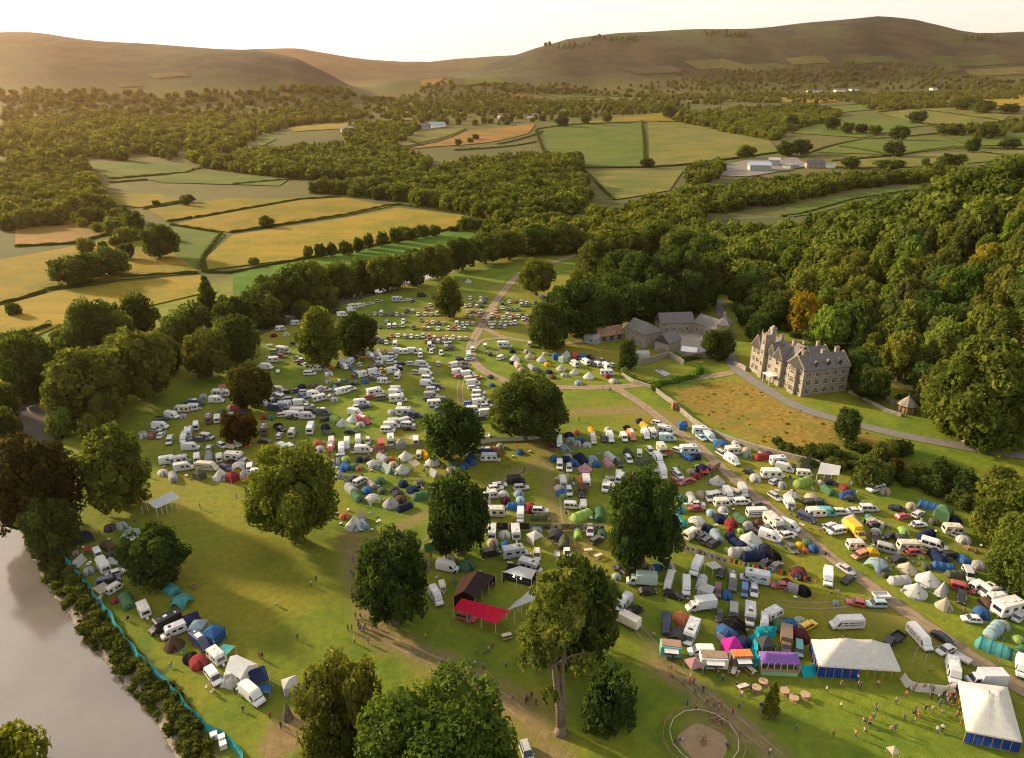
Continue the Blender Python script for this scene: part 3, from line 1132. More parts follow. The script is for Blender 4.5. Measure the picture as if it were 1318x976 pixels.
# the tall old pine: bare twin trunk, sparse high crown
pb = ground(722, 943)
ph = top_height(722, pb) * .9
pine = empty('scots_pine', pb)
tag(pine, 'tall old pine with a long bare twin trunk', 'tree')
m = MB()
k = ph
m.tube([(0, 0, -.3), (-.3, .1, .17 * k), (-1.0, .3, .36 * k), (-1.5, .4, .56 * k), (-1.2, .5, .8 * k)], .75, .18, 0, 9)
m.tube([(.1, .1, .1), (.25, .3, .2 * k), (-.1, .5, .4 * k), (.2, .6, .6 * k), (.4, .3, .82 * k)], .5, .15, 0, 9)
m.tube([(0, 0, -.2), (0, 0, .5), (0, 0, 1.6)], 1.25, .7, 0, 9)
for a, z, l in [(2.6, .42, 4.2), (3.6, .5, 5.2), (.3, .46, 4.2), (5.0, .54, 3.8), (1.4, .58, 4), (3.1, .62, 5), (0.1, .66, 4), (4.2, .47, 3.6), (2.2, .7, 4)]:
    m.tube([(-.8, .4, z * k), (-.8 + l * .5 * math.cos(a), .4 + l * .5 * math.sin(a), z * k + .9), (-.8 + l * math.cos(a), .4 + l * math.sin(a), z * k + 1.0)], .26, .06, 0, 5)
m.build('trunk', ['bark'], pine, True)
c = link('crown', crown_mesh('crown', 'pine', 7000, .036, 5, core=False, loose=.9), pine, (1.35, 1.25, 1.05))
c.location = (-1.6, .4, ph * .36)
c.scale = (8.4, 7.6, ph * .66 / 1.62)
ANCHORS.append(('tall bare-trunked pine', 715, 840))

# river-side trees
RIV = 'trees along the river'
for x, yb, yt, w, kind, col, d in [
    (48, 520, 427, 66, 'round', OAK, 'dark broadleaf tree'), (2, 545, 492, 50, 'round', OAK, 'dark broadleaf tree'), (122, 540, 448, 100, 'round', OLIVE, 'large olive-green broadleaf tree'),
    (190, 515, 422, 72, 'round', OLIVE, 'large olive-green broadleaf tree'), (128, 455, 384, 62, 'round', OAK, 'dark broadleaf tree'), (180, 432, 376, 48, 'round', OAK, 'dark broadleaf tree'),
    (272, 487, 424, 60, 'round', OLIVE, 'large olive-green broadleaf tree'), (236, 458, 397, 58, 'round', MIDG, 'mid-green broadleaf tree'), (306, 470, 403, 56, 'round', OAK, 'dark broadleaf tree'),
    (272, 416, 348, 36, 'conifer', OAK, 'pointed dark conifer'), (330, 424, 370, 66, 'round', MIDG, 'mid-green broadleaf tree'), (85, 560, 522, 40, 'bush', PALEG, 'pale grey-green willow'),
    (378, 398, 340, 50, 'round', OAK, 'dark broadleaf tree'), (405, 392, 332, 52, 'round', OLIVE, 'large olive-green broadleaf tree'), (440, 384, 335, 48, 'round', MIDG, 'mid-green broadleaf tree'),
    (470, 380, 330, 46, 'round', OAK, 'dark broadleaf tree'), (500, 374, 326, 46, 'round', OLIVE, 'large olive-green broadleaf tree'), (530, 368, 318, 48, 'round', MIDG, 'mid-green broadleaf tree'),
    (562, 358, 312, 48, 'round', OLIVE, 'large olive-green broadleaf tree'), (420, 402, 368, 40, 'round', MIDG, 'mid-green broadleaf tree'), (595, 348, 303, 46, 'round', OAK, 'dark broadleaf tree'),
    (625, 340, 298, 46, 'round', MIDG, 'mid-green broadleaf tree'), (655, 335, 292, 46, 'round', OLIVE, 'large olive-green broadleaf tree'), (690, 328, 288, 46, 'round', OAK, 'dark broadleaf tree'),
    (722, 325, 284, 44, 'round', MIDG, 'mid-green broadleaf tree'), (390, 412, 385, 30, 'bush', MIDG, 'mid-green broadleaf tree'), (220, 478, 440, 30, 'bush', OAK, 'dark broadleaf tree'),
    (104, 365, 326, 72, 'round', OAK, 'dark broadleaf tree'), (142, 355, 318, 46, 'round', MIDG, 'mid-green broadleaf tree'), (207, 333, 285, 44, 'round', OAK, 'dark broadleaf tree'),
    (19, 406, 386, 18, 'bush', OAK, 'dark broadleaf tree'), (78, 505, 440, 60, 'round', OAK, 'dark broadleaf tree'), (160, 492, 430, 62, 'round', OLIVE, 'large olive-green broadleaf tree'), (25, 470, 425, 50, 'round', OAK, 'dark broadleaf tree'), (95, 470, 415, 50, 'round', MIDG, 'mid-green broadleaf tree'),
    (155, 455, 398, 50, 'round', MIDG, 'mid-green broadleaf tree'), (210, 482, 428, 48, 'round', OLIVE, 'large olive-green broadleaf tree'), (255, 440, 388, 50, 'round', OAK, 'dark broadleaf tree'), (300, 432, 378, 46, 'round', OAK, 'dark broadleaf tree'), (352, 408, 352, 50, 'round', OAK, 'dark broadleaf tree'),
    (8, 575, 525, 46, 'bush', OAK, 'dark broadleaf tree'), (130, 565, 520, 44, 'bush', OLIVE, 'large olive-green broadleaf tree')]:
    px_tree(x, yb, yt, w, kind, col, 'conifer_tree' if kind == 'conifer' else 'broadleaf_tree', None, .05, RIV, None, d)

# trees round the stables and at the mouth of the valley
STB = 'trees around the stables'
for x, yb, yt, w, kind, col, d in [
    (745, 432, 358, 84, 'round', DARKC, 'very dark broadleaf tree'), (703, 448, 388, 50, 'round', OAK, 'dark broadleaf tree'), (790, 405, 350, 66, 'round', DARKC, 'very dark broadleaf tree'),
    (830, 398, 322, 70, 'round', DARKC, 'very dark broadleaf tree'), (868, 392, 312, 70, 'round', DARKC, 'very dark broadleaf tree'), (800, 372, 318, 56, 'round', OAK, 'dark broadleaf tree'),
    (765, 352, 300, 48, 'tall', OLIVE, 'tall olive-green tree'), (790, 345, 296, 40, 'tall', OLIVE, 'tall olive-green tree'), (815, 340, 292, 40, 'tall', MIDG, 'tall mid-green tree'),
    (840, 335, 285, 44, 'round', OAK, 'dark broadleaf tree'), (872, 345, 292, 48, 'round', MIDG, 'mid-green broadleaf tree'), (905, 352, 300, 50, 'round', OAK, 'dark broadleaf tree'),
    (745, 380, 345, 30, 'round', OLIVE, 'olive-green broadleaf tree'), (900, 378, 330, 46, 'round', OAK, 'dark broadleaf tree'), (930, 372, 325, 46, 'round', DARKC, 'very dark broadleaf tree'),
    (885, 405, 345, 56, 'round', DARKC, 'very dark broadleaf tree'), (850, 412, 352, 56, 'round', DARKC, 'very dark broadleaf tree'), (815, 415, 360, 56, 'round', DARKC, 'very dark broadleaf tree'), (780, 425, 372, 50, 'round', DARKC, 'very dark broadleaf tree'), (765, 395, 350, 50, 'round', OAK, 'dark broadleaf tree'), (905, 398, 345, 46, 'round', DARKC, 'very dark broadleaf tree'),
    (975, 440, 400, 36, 'round', DARKC, 'very dark broadleaf tree'), (995, 420, 375, 44, 'round', OAK, 'dark broadleaf tree'), (955, 395, 350, 44, 'round', OAK, 'dark broadleaf tree'), (1105, 500, 450, 50, 'round', DARKC, 'very dark broadleaf tree'), (1120, 515, 470, 44, 'round', OAK, 'dark broadleaf tree'),
    (960, 420, 392, 26, 'round', DARKC, 'very dark broadleaf tree'), (975, 405, 365, 40, 'round', OAK, 'dark broadleaf tree')]:
    px_tree(x, yb, yt, w, kind, col, 'broadleaf_tree', None, .04, STB, None, d)

# lone trees standing in and between the far fields
FLD = 'lone trees in the far fields'
for x, yb, yt, w in [(343, 293, 277, 17), (327, 343, 331, 13), (201, 266, 257, 9), (242, 261, 250, 18), (240, 265, 252, 12), (724, 163, 148, 16), (753, 160, 146, 13), (782, 158, 145, 12), (833, 216, 203, 18), (738, 214, 194, 26),
                     (700, 212, 196, 30), (861, 153, 135, 18), (612, 180, 172, 8), (605, 184, 177, 7), (590, 188, 178, 9), (1090, 173, 156, 16), (1108, 172, 158, 15), (1126, 174, 160, 16), (1156, 181, 160, 22), (1150, 202, 180, 24), (1180, 160, 142, 22),
                     (1222, 174, 157, 30), (1251, 197, 175, 15), (1298, 192, 176, 22), (1270, 178, 158, 22), (1094, 218, 200, 20), (1145, 220, 205, 36), (1222, 217, 196, 30), (1190, 215, 203, 10), (960, 205, 186, 24), (1012, 202, 180, 26), (1030, 200, 178, 26),
                     (1070, 168, 148, 18), (1018, 166, 147, 16), (1265, 146, 128, 26), (1300, 146, 132, 20), (1240, 142, 125, 30), (655, 263, 240, 24), (600, 298, 277, 22), (618, 298, 280, 18), (583, 298, 291, 12), (560, 305, 289, 16), (545, 307, 288, 18),
                     (528, 310, 291, 18), (510, 314, 292, 16), (492, 318, 297, 16), (475, 322, 299, 14), (462, 326, 305, 14), (445, 329, 309, 16), (428, 331, 311, 14), (412, 332, 312, 14), (397, 333, 315, 12), (520, 308, 290, 16), (148, 300, 283, 26), (178, 305, 268, 22), (120, 288, 265, 30), (73, 290, 275, 26),
                     (165, 335, 312, 20), (150, 318, 304, 14)]:
    px_tree(x, yb, yt, w * 1.1, 'lod_round', [OAK, MIDG, DARKC][(x + yb) % 3], 'field_tree', None, .06, FLD, None, ['dark', 'mid-green', 'blackish-green'][(x + yb) % 3] + ' lone field tree')


# --- merged masses: far woods that read as one
def mass(name, pts, arrays, cols=((.045, .065, .015),), label=None, cat='woodland', tone=(.9, .95, .9), hh=(10, 15), aspect=1.0):
    Vs, Fs, Ts = [], [], []
    o = 0
    rng = np.random.default_rng(len(pts) + 3)
    for i, (x, y) in enumerate(pts):
        k = rng.integers(len(arrays)) if rng.uniform() < .9 else rng.integers(max(1, len(arrays) - 1))
        V, F, T = arrays[k]
        H = rng.uniform(*hh) * rng.choice([1, 1, .75, 1.15])
        A = V[:, 2].max()
        r = H / A * rng.uniform(.85, 1.15) * aspect if A < 2 else H / A * 1.1
        r = max(r, H * .3)
        a = rng.uniform(0, 6.28)
        ca, sa = math.cos(a), math.sin(a)
        W = np.stack([(V[:, 0] * ca - V[:, 1] * sa) * r + x, (V[:, 0] * sa + V[:, 1] * ca) * r + y, V[:, 2] * H / A * 1.05 - .06 * H + h1(x, y)], -1)
        Vs.append(W); Fs.append(F + o); Ts.append(np.clip(T * .8 + rng.uniform(-.3, .5), 0, 1))
        o += len(V)
    V, F, T = np.concatenate(Vs), np.concatenate(Fs), np.concatenate(Ts)
    tri = F[:, 2] == F[:, 3]
    n4, n3 = (~tri).sum(), tri.sum()
    me = bpy.data.meshes.new(name)
    me.vertices.add(len(V))
    me.vertices.foreach_set('co', V.astype(np.float32).ravel())
    idx = np.concatenate([F[~tri].ravel(), F[tri][:, :3].ravel()]).astype(np.int32)
    me.loops.add(len(idx))
    me.loops.foreach_set('vertex_index', idx)
    st = np.concatenate([np.arange(n4) * 4, n4 * 4 + np.arange(n3) * 3]).astype(np.int32)
    me.polygons.add(n4 + n3)
    me.polygons.foreach_set('loop_start', st)
    me.polygons.foreach_set('loop_total', np.concatenate([np.full(n4, 4), np.full(n3, 3)]).astype(np.int32))
    me.materials.append(MATS['leaves'])
    me.update(calc_edges=True)
    at = me.attributes.new('tint', 'FLOAT', 'POINT')
    at.data.foreach_set('value', T.astype(np.float32))
    ob = link(name, me, None, tone)
    return tag(ob, label, cat, None, 'stuff')


def fill(poly, spacing, keep=1.0, seed=0):
    rng = np.random.default_rng(seed)
    x0, x1 = min(p[0] for p in poly), max(p[0] for p in poly)
    y0, y1 = min(p[1] for p in poly), max(p[1] for p in poly)
    gx, gy = np.meshgrid(np.arange(x0, x1 + spacing, spacing), np.arange(y0, y1 + spacing, spacing * .87))
    gx = gx + (np.arange(gx.shape[0]) % 2)[:, None] * spacing / 2
    gx = gx + rng.uniform(-.36, .36, gx.shape) * spacing
    gy = gy + rng.uniform(-.36, .36, gy.shape) * spacing
    ok = inside(gx, gy, poly) & (rng.uniform(0, 1, gx.shape) < keep)
    return list(zip(gx[ok], gy[ok]))


def px_fill(px, spacing, keep=1.0, seed=0):
    return fill([(p.x, p.y) for p in G(px)], spacing, keep, seed)


def line_fill(px, spacing, seed=0, width=3):
    rng = random.Random(seed)
    ln = resample([Vector((p.x, p.y)) for p in G(px)], spacing)
    return [(p.x + rng.uniform(-width, width), p.y + rng.uniform(-width, width)) for p in ln if rng.random() < .85]


WOODS = [
    ('woodland', [(0, 222), (105, 218), (138, 268), (120, 280), (60, 290), (0, 300)], 11, 1, 'dense dark wood between the golden fields and the left farm', MIDSET, (12, 17)),
    ('woodland', [(0, 165), (110, 150), (330, 148), (330, 175), (310, 196), (250, 212), (190, 206), (110, 210), (0, 215)], 18, .62, 'broad hazy wood below the left hill', FARSET, (12, 18)),
    ('woodland', [(250, 214), (330, 200), (440, 190), (510, 196), (560, 212), (540, 232), (380, 232)], 14, .95, 'dark wood behind the green fields in mid valley', FARSET, (12, 17)),
    ('woodland', [(330, 150), (450, 136), (470, 150), (440, 158), (365, 166), (335, 176)], 18, .85, 'small wood at the foot of the left hill', FARSET, (12, 18)),
    ('woodland', [(470, 160), (545, 165), (520, 182), (500, 196), (450, 188), (440, 172)], 17, .8, 'wood on the near side of the blue-roofed farm', FARSET, (12, 17)),
    ('woodland', [(372, 250), (440, 246), (530, 236), (640, 225), (742, 218), (755, 262), (735, 292), (690, 304), (640, 296), (600, 276), (520, 262), (440, 252)], 12, 1, 'large rounded wood in the middle of the valley', MIDSET, (12, 17)),
    ('woodland', [(555, 236), (575, 222), (690, 208), (745, 212), (740, 224), (640, 232)], 10, 1, 'dark conifer plantation above the rounded wood', FARSET[5:] + FARSET[:1], (13, 18)),
    ('woodland', [(610, 306), (700, 306), (760, 290), (880, 262), (905, 268), (900, 296), (820, 322), (760, 328), (700, 330), (630, 330)], 11, 1, 'leafy wood where the farm track leaves the valley', MIDSET, (11, 16)),
    ('woodland', [(880, 258), (960, 246), (1060, 238), (1190, 226), (1195, 234), (1100, 244), (1010, 262), (900, 280)], 11, 1, 'long belt of trees below the grey farmyard', FARSET, (11, 16)),
    ('woodland', [(885, 225), (905, 215), (925, 212), (930, 224), (905, 238), (890, 246)], 11, .9, 'clump of trees at the end of the farmyard', FARSET, (10, 15)),
    ('woodland', [(860, 156), (930, 142), (1000, 140), (1045, 138), (1085, 146), (1060, 160), (1010, 172), (1000, 182), (960, 176), (905, 164)], 18, .75, 'dark copses between the green far fields', FARSET, (13, 18)),
    ('woodland', [(470, 128), (640, 120), (780, 130), (900, 134), (880, 146), (740, 152), (690, 160), (600, 162), (520, 160), (470, 152)], 24, .42, 'scattered hedgerow wood across the far valley', FARSET, (12, 18)),
    ('woodland', [(800, 126), (1000, 120), (1180, 120), (1200, 128), (1060, 134), (900, 136)], 24, .4, 'thin far wood before the white farmhouses', FARSET, (12, 17)),
    ('woodland', [(1080, 126), (1240, 118), (1318, 116), (1318, 126), (1230, 140), (1120, 144)], 22, .5, 'hedgerow trees below the right hill', FARSET, (12, 17)),
    ('woodland', [(450, 122), (560, 106), (700, 112), (760, 120), (640, 126), (500, 132)], 26, .55, 'wooded knoll in front of the blue ridge', FARSET, (12, 18)),
    ('woodland', [(1220, 172), (1318, 150), (1318, 172), (1260, 182)], 16, .6, 'thorn clumps between the fields on the right', FARSET, (9, 13)),
    ('woodland', [(60, 278), (150, 270), (190, 300), (160, 325), (140, 345), (95, 350), (120, 300)], 12, .45, 'straggling thicket along the golden field edges', MIDSET, (7, 12)),
    ('woodland', [(620, 108), (900, 102), (1240, 98), (1318, 104), (1318, 116), (1180, 116), (900, 118), (650, 120)], 30, .5, 'dark plantation along the foot of the right hill', FARSET, (13, 18)),
    ('woodland', [(860, 94), (1010, 88), (1200, 84), (1230, 98), (1060, 106), (880, 106)], 34, .75, 'conifer plantation on the lower slope of the right hill', FARSET[5:], (14, 20)),
    ('woodland', [(0, 119), (130, 121), (330, 119), (450, 120), (450, 127), (300, 131), (0, 132)], 29, .85, 'hanging wood on the lower slope of the left hill', FARSET, (14, 19)),
    ('woodland', [(0, 128), (120, 132), (300, 128), (450, 122), (450, 138), (300, 150), (100, 150), (0, 165)], 28, .6, 'dusky wood along the foot of the left hill', FARSET, (13, 18)),
    ('woodland', [(940, 245), (960, 238), (1190, 222), (1240, 214), (1240, 222), (1190, 232), (1000, 250)], 12, .8, 'sunlit hedge of trees beyond the meadow strip', FARSET, (9, 13)),
]
for i, (nm, px, sp, keep, lab, arr, hh) in enumerate(WOODS):
    pts = px_fill(px, sp, keep, i)
    if pts:
        mass(nm, pts, arr, label=lab, hh=hh, tone=[(1.25, 1.1, .9), (1.35, 1.2, .95), (1.15, 1.08, .9)][i % 3])
# plantation on the crest of the right hill
pts = []
for x0, x1, y in ((700, 760, 60), (760, 830, 50), (1240, 1290, 50), (905, 960, 44)):
    for _ in range(26):
        p = ground(random.uniform(x0, x1), y + random.uniform(-3, 4))
        pts.append((p.x, p.y))
mass('woodland', pts, FARSET[5:], label='thin line of conifers on the skyline of the right hill', hh=(12, 20))

# --- the wood on the slope behind the big house: the trees that show largest stand alone
poly = [(foot_x(y) + (0 if 205 < y < 270 else -1), y) for y in range(150, 560, 10)] + [(foot_x(y) + 190, y) for y in range(560, 140, -10)]
pts = fill(poly, 8.4, .98, 5)
vis = []
_hp = [ground(*q_) for q_ in ((1030, 515), (1092, 506), (958, 478))]
_hu, _hv = Vector((_hp[1] - _hp[0])[:2]), Vector((_hp[2] - _hp[0])[:2])


def in_house(x, y):
    d = Vector((x - _hp[0].x, y - _hp[0].y))
    a, b = d.dot(_hu) / _hu.length_squared, d.dot(_hv) / _hv.length_squared
    return -2 < a < 1.22 and -.35 < b < 1.25 or (a < 1.1 and b > .5 and b < 2.2)


for x, y in pts:
    z = h1(x, y)
    a, b = to_px(x, y, z + 8)
    hp = to_px(103, 226, 0)
    tp = to_px(x, y, z + 13)[1]
    if a < PW + 90 and not in_house(x, y) and tp > np.interp(a, [880, 950, 1010, 1110, 1190, 1250, 1318, 1450], [292, 288, 287, 266, 246, 219, 204, 170]):
        # the track that climbs through the trees stays clear
        vis.append((math.hypot(x, y - 0), x, y, z, a, b))
vis = [v for v in vis if not (1150 < to_px(v[1], v[2], v[3])[0] < 1290 and 548 < to_px(v[1], v[2], v[3])[1] < 590)]
vis.sort()
rest = []
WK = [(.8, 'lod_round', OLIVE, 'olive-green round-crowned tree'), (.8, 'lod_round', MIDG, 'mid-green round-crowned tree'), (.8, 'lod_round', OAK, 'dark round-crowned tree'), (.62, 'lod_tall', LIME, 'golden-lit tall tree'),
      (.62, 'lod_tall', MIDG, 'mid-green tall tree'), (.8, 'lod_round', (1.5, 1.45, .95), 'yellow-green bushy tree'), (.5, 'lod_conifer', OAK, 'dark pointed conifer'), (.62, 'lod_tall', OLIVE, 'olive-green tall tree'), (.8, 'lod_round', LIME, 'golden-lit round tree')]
rw = random.Random(4)
n_solo = 0
for dd, x, y, z, a, b in vis:
    behind = z > 46 + 8 and False
    if n_solo < 165 and 0 < b < PH:
        k = WK[min(8, int(rw.random() * 9))]
        if rw.random() < .005:
            k = (.75, 'lod_round', (2.3, 1.5, .6), 'autumn-yellow tree')
        hgt = rw.uniform(9.5, 18.5)
        half = hgt * k[0] * .5 * rw.uniform(.85, 1.1)
        t = tree('woodland_tree', (x, y, z - .3), hgt, max(half, 3), k[1], tuple(v * rw.uniform(1.05, 1.35) for v in k[2]), .03, n_solo)
        t['group'] = 'trees of the hillside wood'
        A, B = to_px(x, y, z + hgt * .7)
        ITEMS.append((t, k[3], 'tree', 'trees of the hillside wood', A, B))
        n_solo += 1
    else:
        rest.append((x, y))
mass('woodland', rest, MIDSET, label='upper part of the dense wood covering the hillside', hh=(10, 18), tone=(1.35, 1.3, 1.05))
# trees further round the hill, beyond the frame edge and behind the spur
poly2 = [(foot_x(y) + 30, y) for y in range(60, 150, 10)] + [(foot_x(y) + 160, y) for y in range(150, 50, -10)]
mass('woodland', fill(poly2, 12, .9, 8), MIDSET, label='wood continuing round the hillside beyond the tallest tree', hh=(11, 16))

# --- bushes of the scrub slope
SCR = 'bushes on the rough slope'
for x, yb, yt, w, col, d in [
    (1065, 590, 570, 40, OAK, 'dark bush'), (1140, 590, 563, 34, OLIVE, 'olive bush'), (1160, 585, 562, 28, OAK, 'dark bush'), (1212, 618, 588, 40, DARKC, 'blackish bush'), (1245, 636, 604, 46, DARKC, 'blackish bush'),
    (1180, 610, 595, 30, MIDG, 'green bush'), (1150, 612, 588, 24, (.7, .4, .4), 'reddish bush'), (1100, 600, 585, 34, MIDG, 'green bush'), (1045, 585, 572, 30, OAK, 'dark bush'), (1075, 603, 590, 32, OLIVE, 'olive bush'),
    (1270, 640, 610, 36, OLIVE, 'olive bush'), (1285, 655, 618, 40, OAK, 'dark bush'), (1200, 632, 612, 36, OAK, 'dark bush'), (1235, 650, 628, 34, MIDG, 'green bush'), (1290, 615, 600, 36, OLIVE, 'olive bush'),
    (1165, 622, 608, 30, OAK, 'dark bush'), (1260, 660, 640, 30, OLIVE, 'olive bush'), (1040, 598, 588, 24, MIDG, 'green bush'), (1130, 612, 600, 26, OAK, 'dark bush'), (1010, 578, 568, 20, MIDG, 'green bush'), (1000, 572, 563, 16, OAK, 'dark bush')]:
    b = ground(x, yb)
    h = top_height(yt, b) * .9
    t = tree('hawthorn_bush', b, h, w / 2 / FPX * b.y * 1.1, 'bush', col, 0, x, 'bush', False)
    t['group'] = SCR
    ITEMS.append((t, d + ' on the rough slope', 'bush', SCR, x, (yb + yt) / 2))
# rank growth along the river bank and through the scrub: nobody could count it
bank = []
bset = [crown_arrays('bush', 260, .14, 140 + s) for s in range(3)]
ln = resample([Vector(p) for p, w in RIVER[:9]], 1.1)
rr = random.Random(2)
for p in ln:
    for side in (1, -1):
        for _ in range(6):
            wdt = np.interp(p.y, [60, 130, 200, 330], [14.5, 14.5, 12, 8]) * rr.uniform(1.02, 1.42)
            q = Vector((p.x + side * wdt * .9 + rr.uniform(-.5, .5), p.y + side * wdt * .25))
            rdv = float(river_d(np.array([q.x]), np.array([q.y]))[0])
            gap = math.hypot(q.x - bp.x, q.y - bp.y) < 15
            if 1.02 < rdv < 1.36 and rr.random() < .72 and not gap:
                bank.append((q.x, q.y))
mass('undergrowth', bank, bset, label='dark tangled scrub growing along both river banks', cat='undergrowth', hh=(.3, 1.5), tone=(.85, .8, .7), aspect=1.0)
sc = px_fill(SCRUB_PX, 3.0, .6, 9)
mass('undergrowth', sc, bset, label='bramble and bracken covering the rough slope', cat='undergrowth', hh=(.6, 1.9), tone=(1, .95, .75), aspect=1.2)
gs = px_fill(GOLD_PX, 2.6, .3, 10)
mass('undergrowth', gs, bset, label='rusty bracken tufts in the rough field below the drive', cat='bracken', hh=(.12, .4), tone=(2.8, 1.9, .8), aspect=1.6)
ed = [(foot_x(y) + rr.uniform(-5, 4), y) for y in np.arange(150, 300, 1.0) if not (205 < y < 262) and not (168 < y < 192 and rr.random() < .6)]
mass('undergrowth', ed, bset, label='low leafy growth along the foot of the hillside wood', cat='undergrowth', hh=(1.2, 3.5), tone=(.9, .95, .8), aspect=1.1)


# --- hedges
def hedge(px, w, h, desc, label=None, col=(.8, .85, .8), dens=1.0, world=None, name='hedge'):
    pts = [Vector((p.x, p.y)) for p in (G(px) if world is None else world)]
    rng = np.random.default_rng(int(abs(pts[0].x) * 3 + len(pts)))
    ln = resample(pts, max(1.2, w * .7))
    V = []; T = []
    mbv, mbf = [], []
    lq = max(.25, .00042 * pts[0].y) if pts[0].y > 300 else .22
    n = int(len(ln) * max(1.2, w * .7) * dens * (5 if pts[0].y > 300 else 22))
    ii = rng.uniform(0, len(ln) - 1.001, n)
    P = np.array([[p.x, p.y] for p in ln])
    i0 = ii.astype(int)
    fr = (ii - i0)[:, None]
    C = P[i0] * (1 - fr) + P[np.minimum(i0 + 1, len(ln) - 1)] * fr
    D = unit(P[np.minimum(i0 + 1, len(ln) - 1)] - P[i0] + 1e-6)
    Nn = np.stack([-D[:, 1], D[:, 0]], -1)
    a = rng.uniform(-.15, 1.15, n) * np.pi
    loc = 1 + .35 * np.sin(ii * .9) * np.sin(ii * .37 + 1) + .25 * np.sin(ii * .23) * np.sin(ii * .071 + 2)
    off = np.cos(a) * w * .5 * loc
    zz = np.maximum(np.sin(a), -.05) ** 1 * h * loc
    XY = C + Nn * off[:, None]
    base = height(XY[:, 0], XY[:, 1])
    Pp = np.stack([XY[:, 0], XY[:, 1], base + np.maximum(zz, .1)], -1)
    nr = unit(np.stack([Nn[:, 0] * np.cos(a), Nn[:, 1] * np.cos(a), np.sin(a)], -1) + rng.normal(size=(n, 3)) * .5)
    t = unit(np.cross(nr, rng.normal(size=(n, 3))))
    b = np.cross(nr, t)
    s = (lq * rng.uniform(.7, 1.5, n))[:, None]
    V = np.stack([Pp + t * s, Pp + b * s * .7, Pp - t * s, Pp - b * s * .7], 1).reshape(-1, 3)
    F = np.arange(4 * n).reshape(n, 4)
    T = np.clip(.45 + .3 * np.sin(ii * 1.7) + rng.uniform(-.25, .25, n), 0, 1).repeat(4)
    # inner mass
    rings = []
    for k, p in enumerate(ln):
        d = (ln[min(k + 1, len(ln) - 1)] - ln[max(k - 1, 0)]).normalized()
        nn = Vector((-d.y, d.x))
        f = .8 + .15 * math.sin(k * .9)
        z0 = h1(p.x, p.y)
        for s_, q in ((-.5, -.2), (-.42, .6), (0, .88), (.42, .6), (.5, -.2)):
            rings.append((p.x + nn.x * w * s_ * f, p.y + nn.y * w * s_ * f, z0 + h * q * f))
    o = len(V)
    fi = []
    for k in range(len(ln) - 1):
        for j in range(4):
            fi.append((o + k * 5 + j, o + k * 5 + j + 1, o + k * 5 + j + 6, o + k * 5 + j + 5))
    V = np.concatenate([V, np.array(rings)])
    F = np.concatenate([F, np.array(fi)])
    T = np.concatenate([T, np.full(len(rings), .3)])
    ob = link(name, np_mesh(name, V, F, ['leaves'], T), None, col)
    ob['category'] = 'hedge'
    ob['group'] = 'hedges' if label is None else 'garden hedges'
    mid = ln[len(ln) // 2]
    A, B = to_px(mid.x, mid.y, h1(mid.x, mid.y) + h / 2)
    if label:
        ob['label'] = label
        ob['group'] = 'garden hedges'
    else:
        ITEMS.append((ob, desc, 'hedge', 'hedges', A, B))
    return ob


for i, px in enumerate([
    [(215, 286), (247, 281)], [(250, 281), (388, 257), (440, 254)], [(296, 300), (440, 278), (500, 265), (515, 264), (597, 276)], [(220, 290), (285, 300)], [(285, 301), (262, 330), (262, 350)], [(262, 351), (300, 352), (392, 334), (500, 313), (592, 293)],
    [(155, 358), (255, 352)], [(60, 374), (150, 362)], [(0, 393), (60, 376)], [(20, 318), (95, 314), (140, 302)], [(185, 270), (240, 260)], [(140, 231), (240, 223), (258, 217)], [(300, 238), (370, 232), (440, 228)], [(190, 232), (140, 236)],
    [(520, 193), (560, 184), (600, 168)], [(690, 168), (700, 195), (752, 217)], [(690, 167), (735, 161), (826, 157), (895, 157), (990, 181)], [(826, 157), (829, 186), (832, 215)], [(752, 217), (830, 216), (918, 208), (1002, 197)], [(735, 150), (900, 144)],
    [(1020, 171), (1070, 150)], [(1040, 198), (1110, 180), (1210, 172), (1240, 164)], [(1070, 208), (1160, 200), (1230, 190), (1318, 193)], [(1165, 150), (1200, 162), (1212, 172)], [(1080, 189), (1160, 203)], [(1130, 145), (1220, 138), (1318, 144)],
    [(1225, 190), (1318, 206)], [(1170, 141), (1300, 158)], [(592, 111), (660, 108)], [(845, 124), (700, 121)], [(560, 110), (575, 102)], [(985, 147), (1120, 133)], [(750, 219), (790, 258)], [(530, 183), (545, 189)], [(1075, 217), (1180, 216)], [(1005, 280), (1100, 257), (1190, 243)],
    [(0, 440), (30, 432), (65, 420)], [(590, 296), (640, 298)], [(640, 186), (700, 170)], [(585, 194), (690, 183)]]):
    d = ground(*px[0]).y
    hedge(px, 2.6 + d * .0012, 2.0 + d * .0006, ['dark field hedge', 'clipped field hedge', 'ragged field hedge'][i % 3], col=[(.7, .75, .7), (.9, .95, .8), (.8, .8, .75)][i % 3])
hedge([(838, 497), (870, 492), (893, 487), (902, 478), (898, 472)], 2.2, 2.0, '', 'clipped bright green hedge curving round the pond lawn', (1.0, 1.5, .9), 2)
hedge([(801, 479), (818, 492), (836, 497)], 2.0, 1.7, '', 'row of clipped round shrubs along the camp side of the garden', (1.2, 1.3, .9), 2)
hedge([(935, 452), (905, 460), (878, 465)], 1.6, 1.4, '', 'dark hedge top behind the pond lawn wall', (.8, .9, .8), 2)
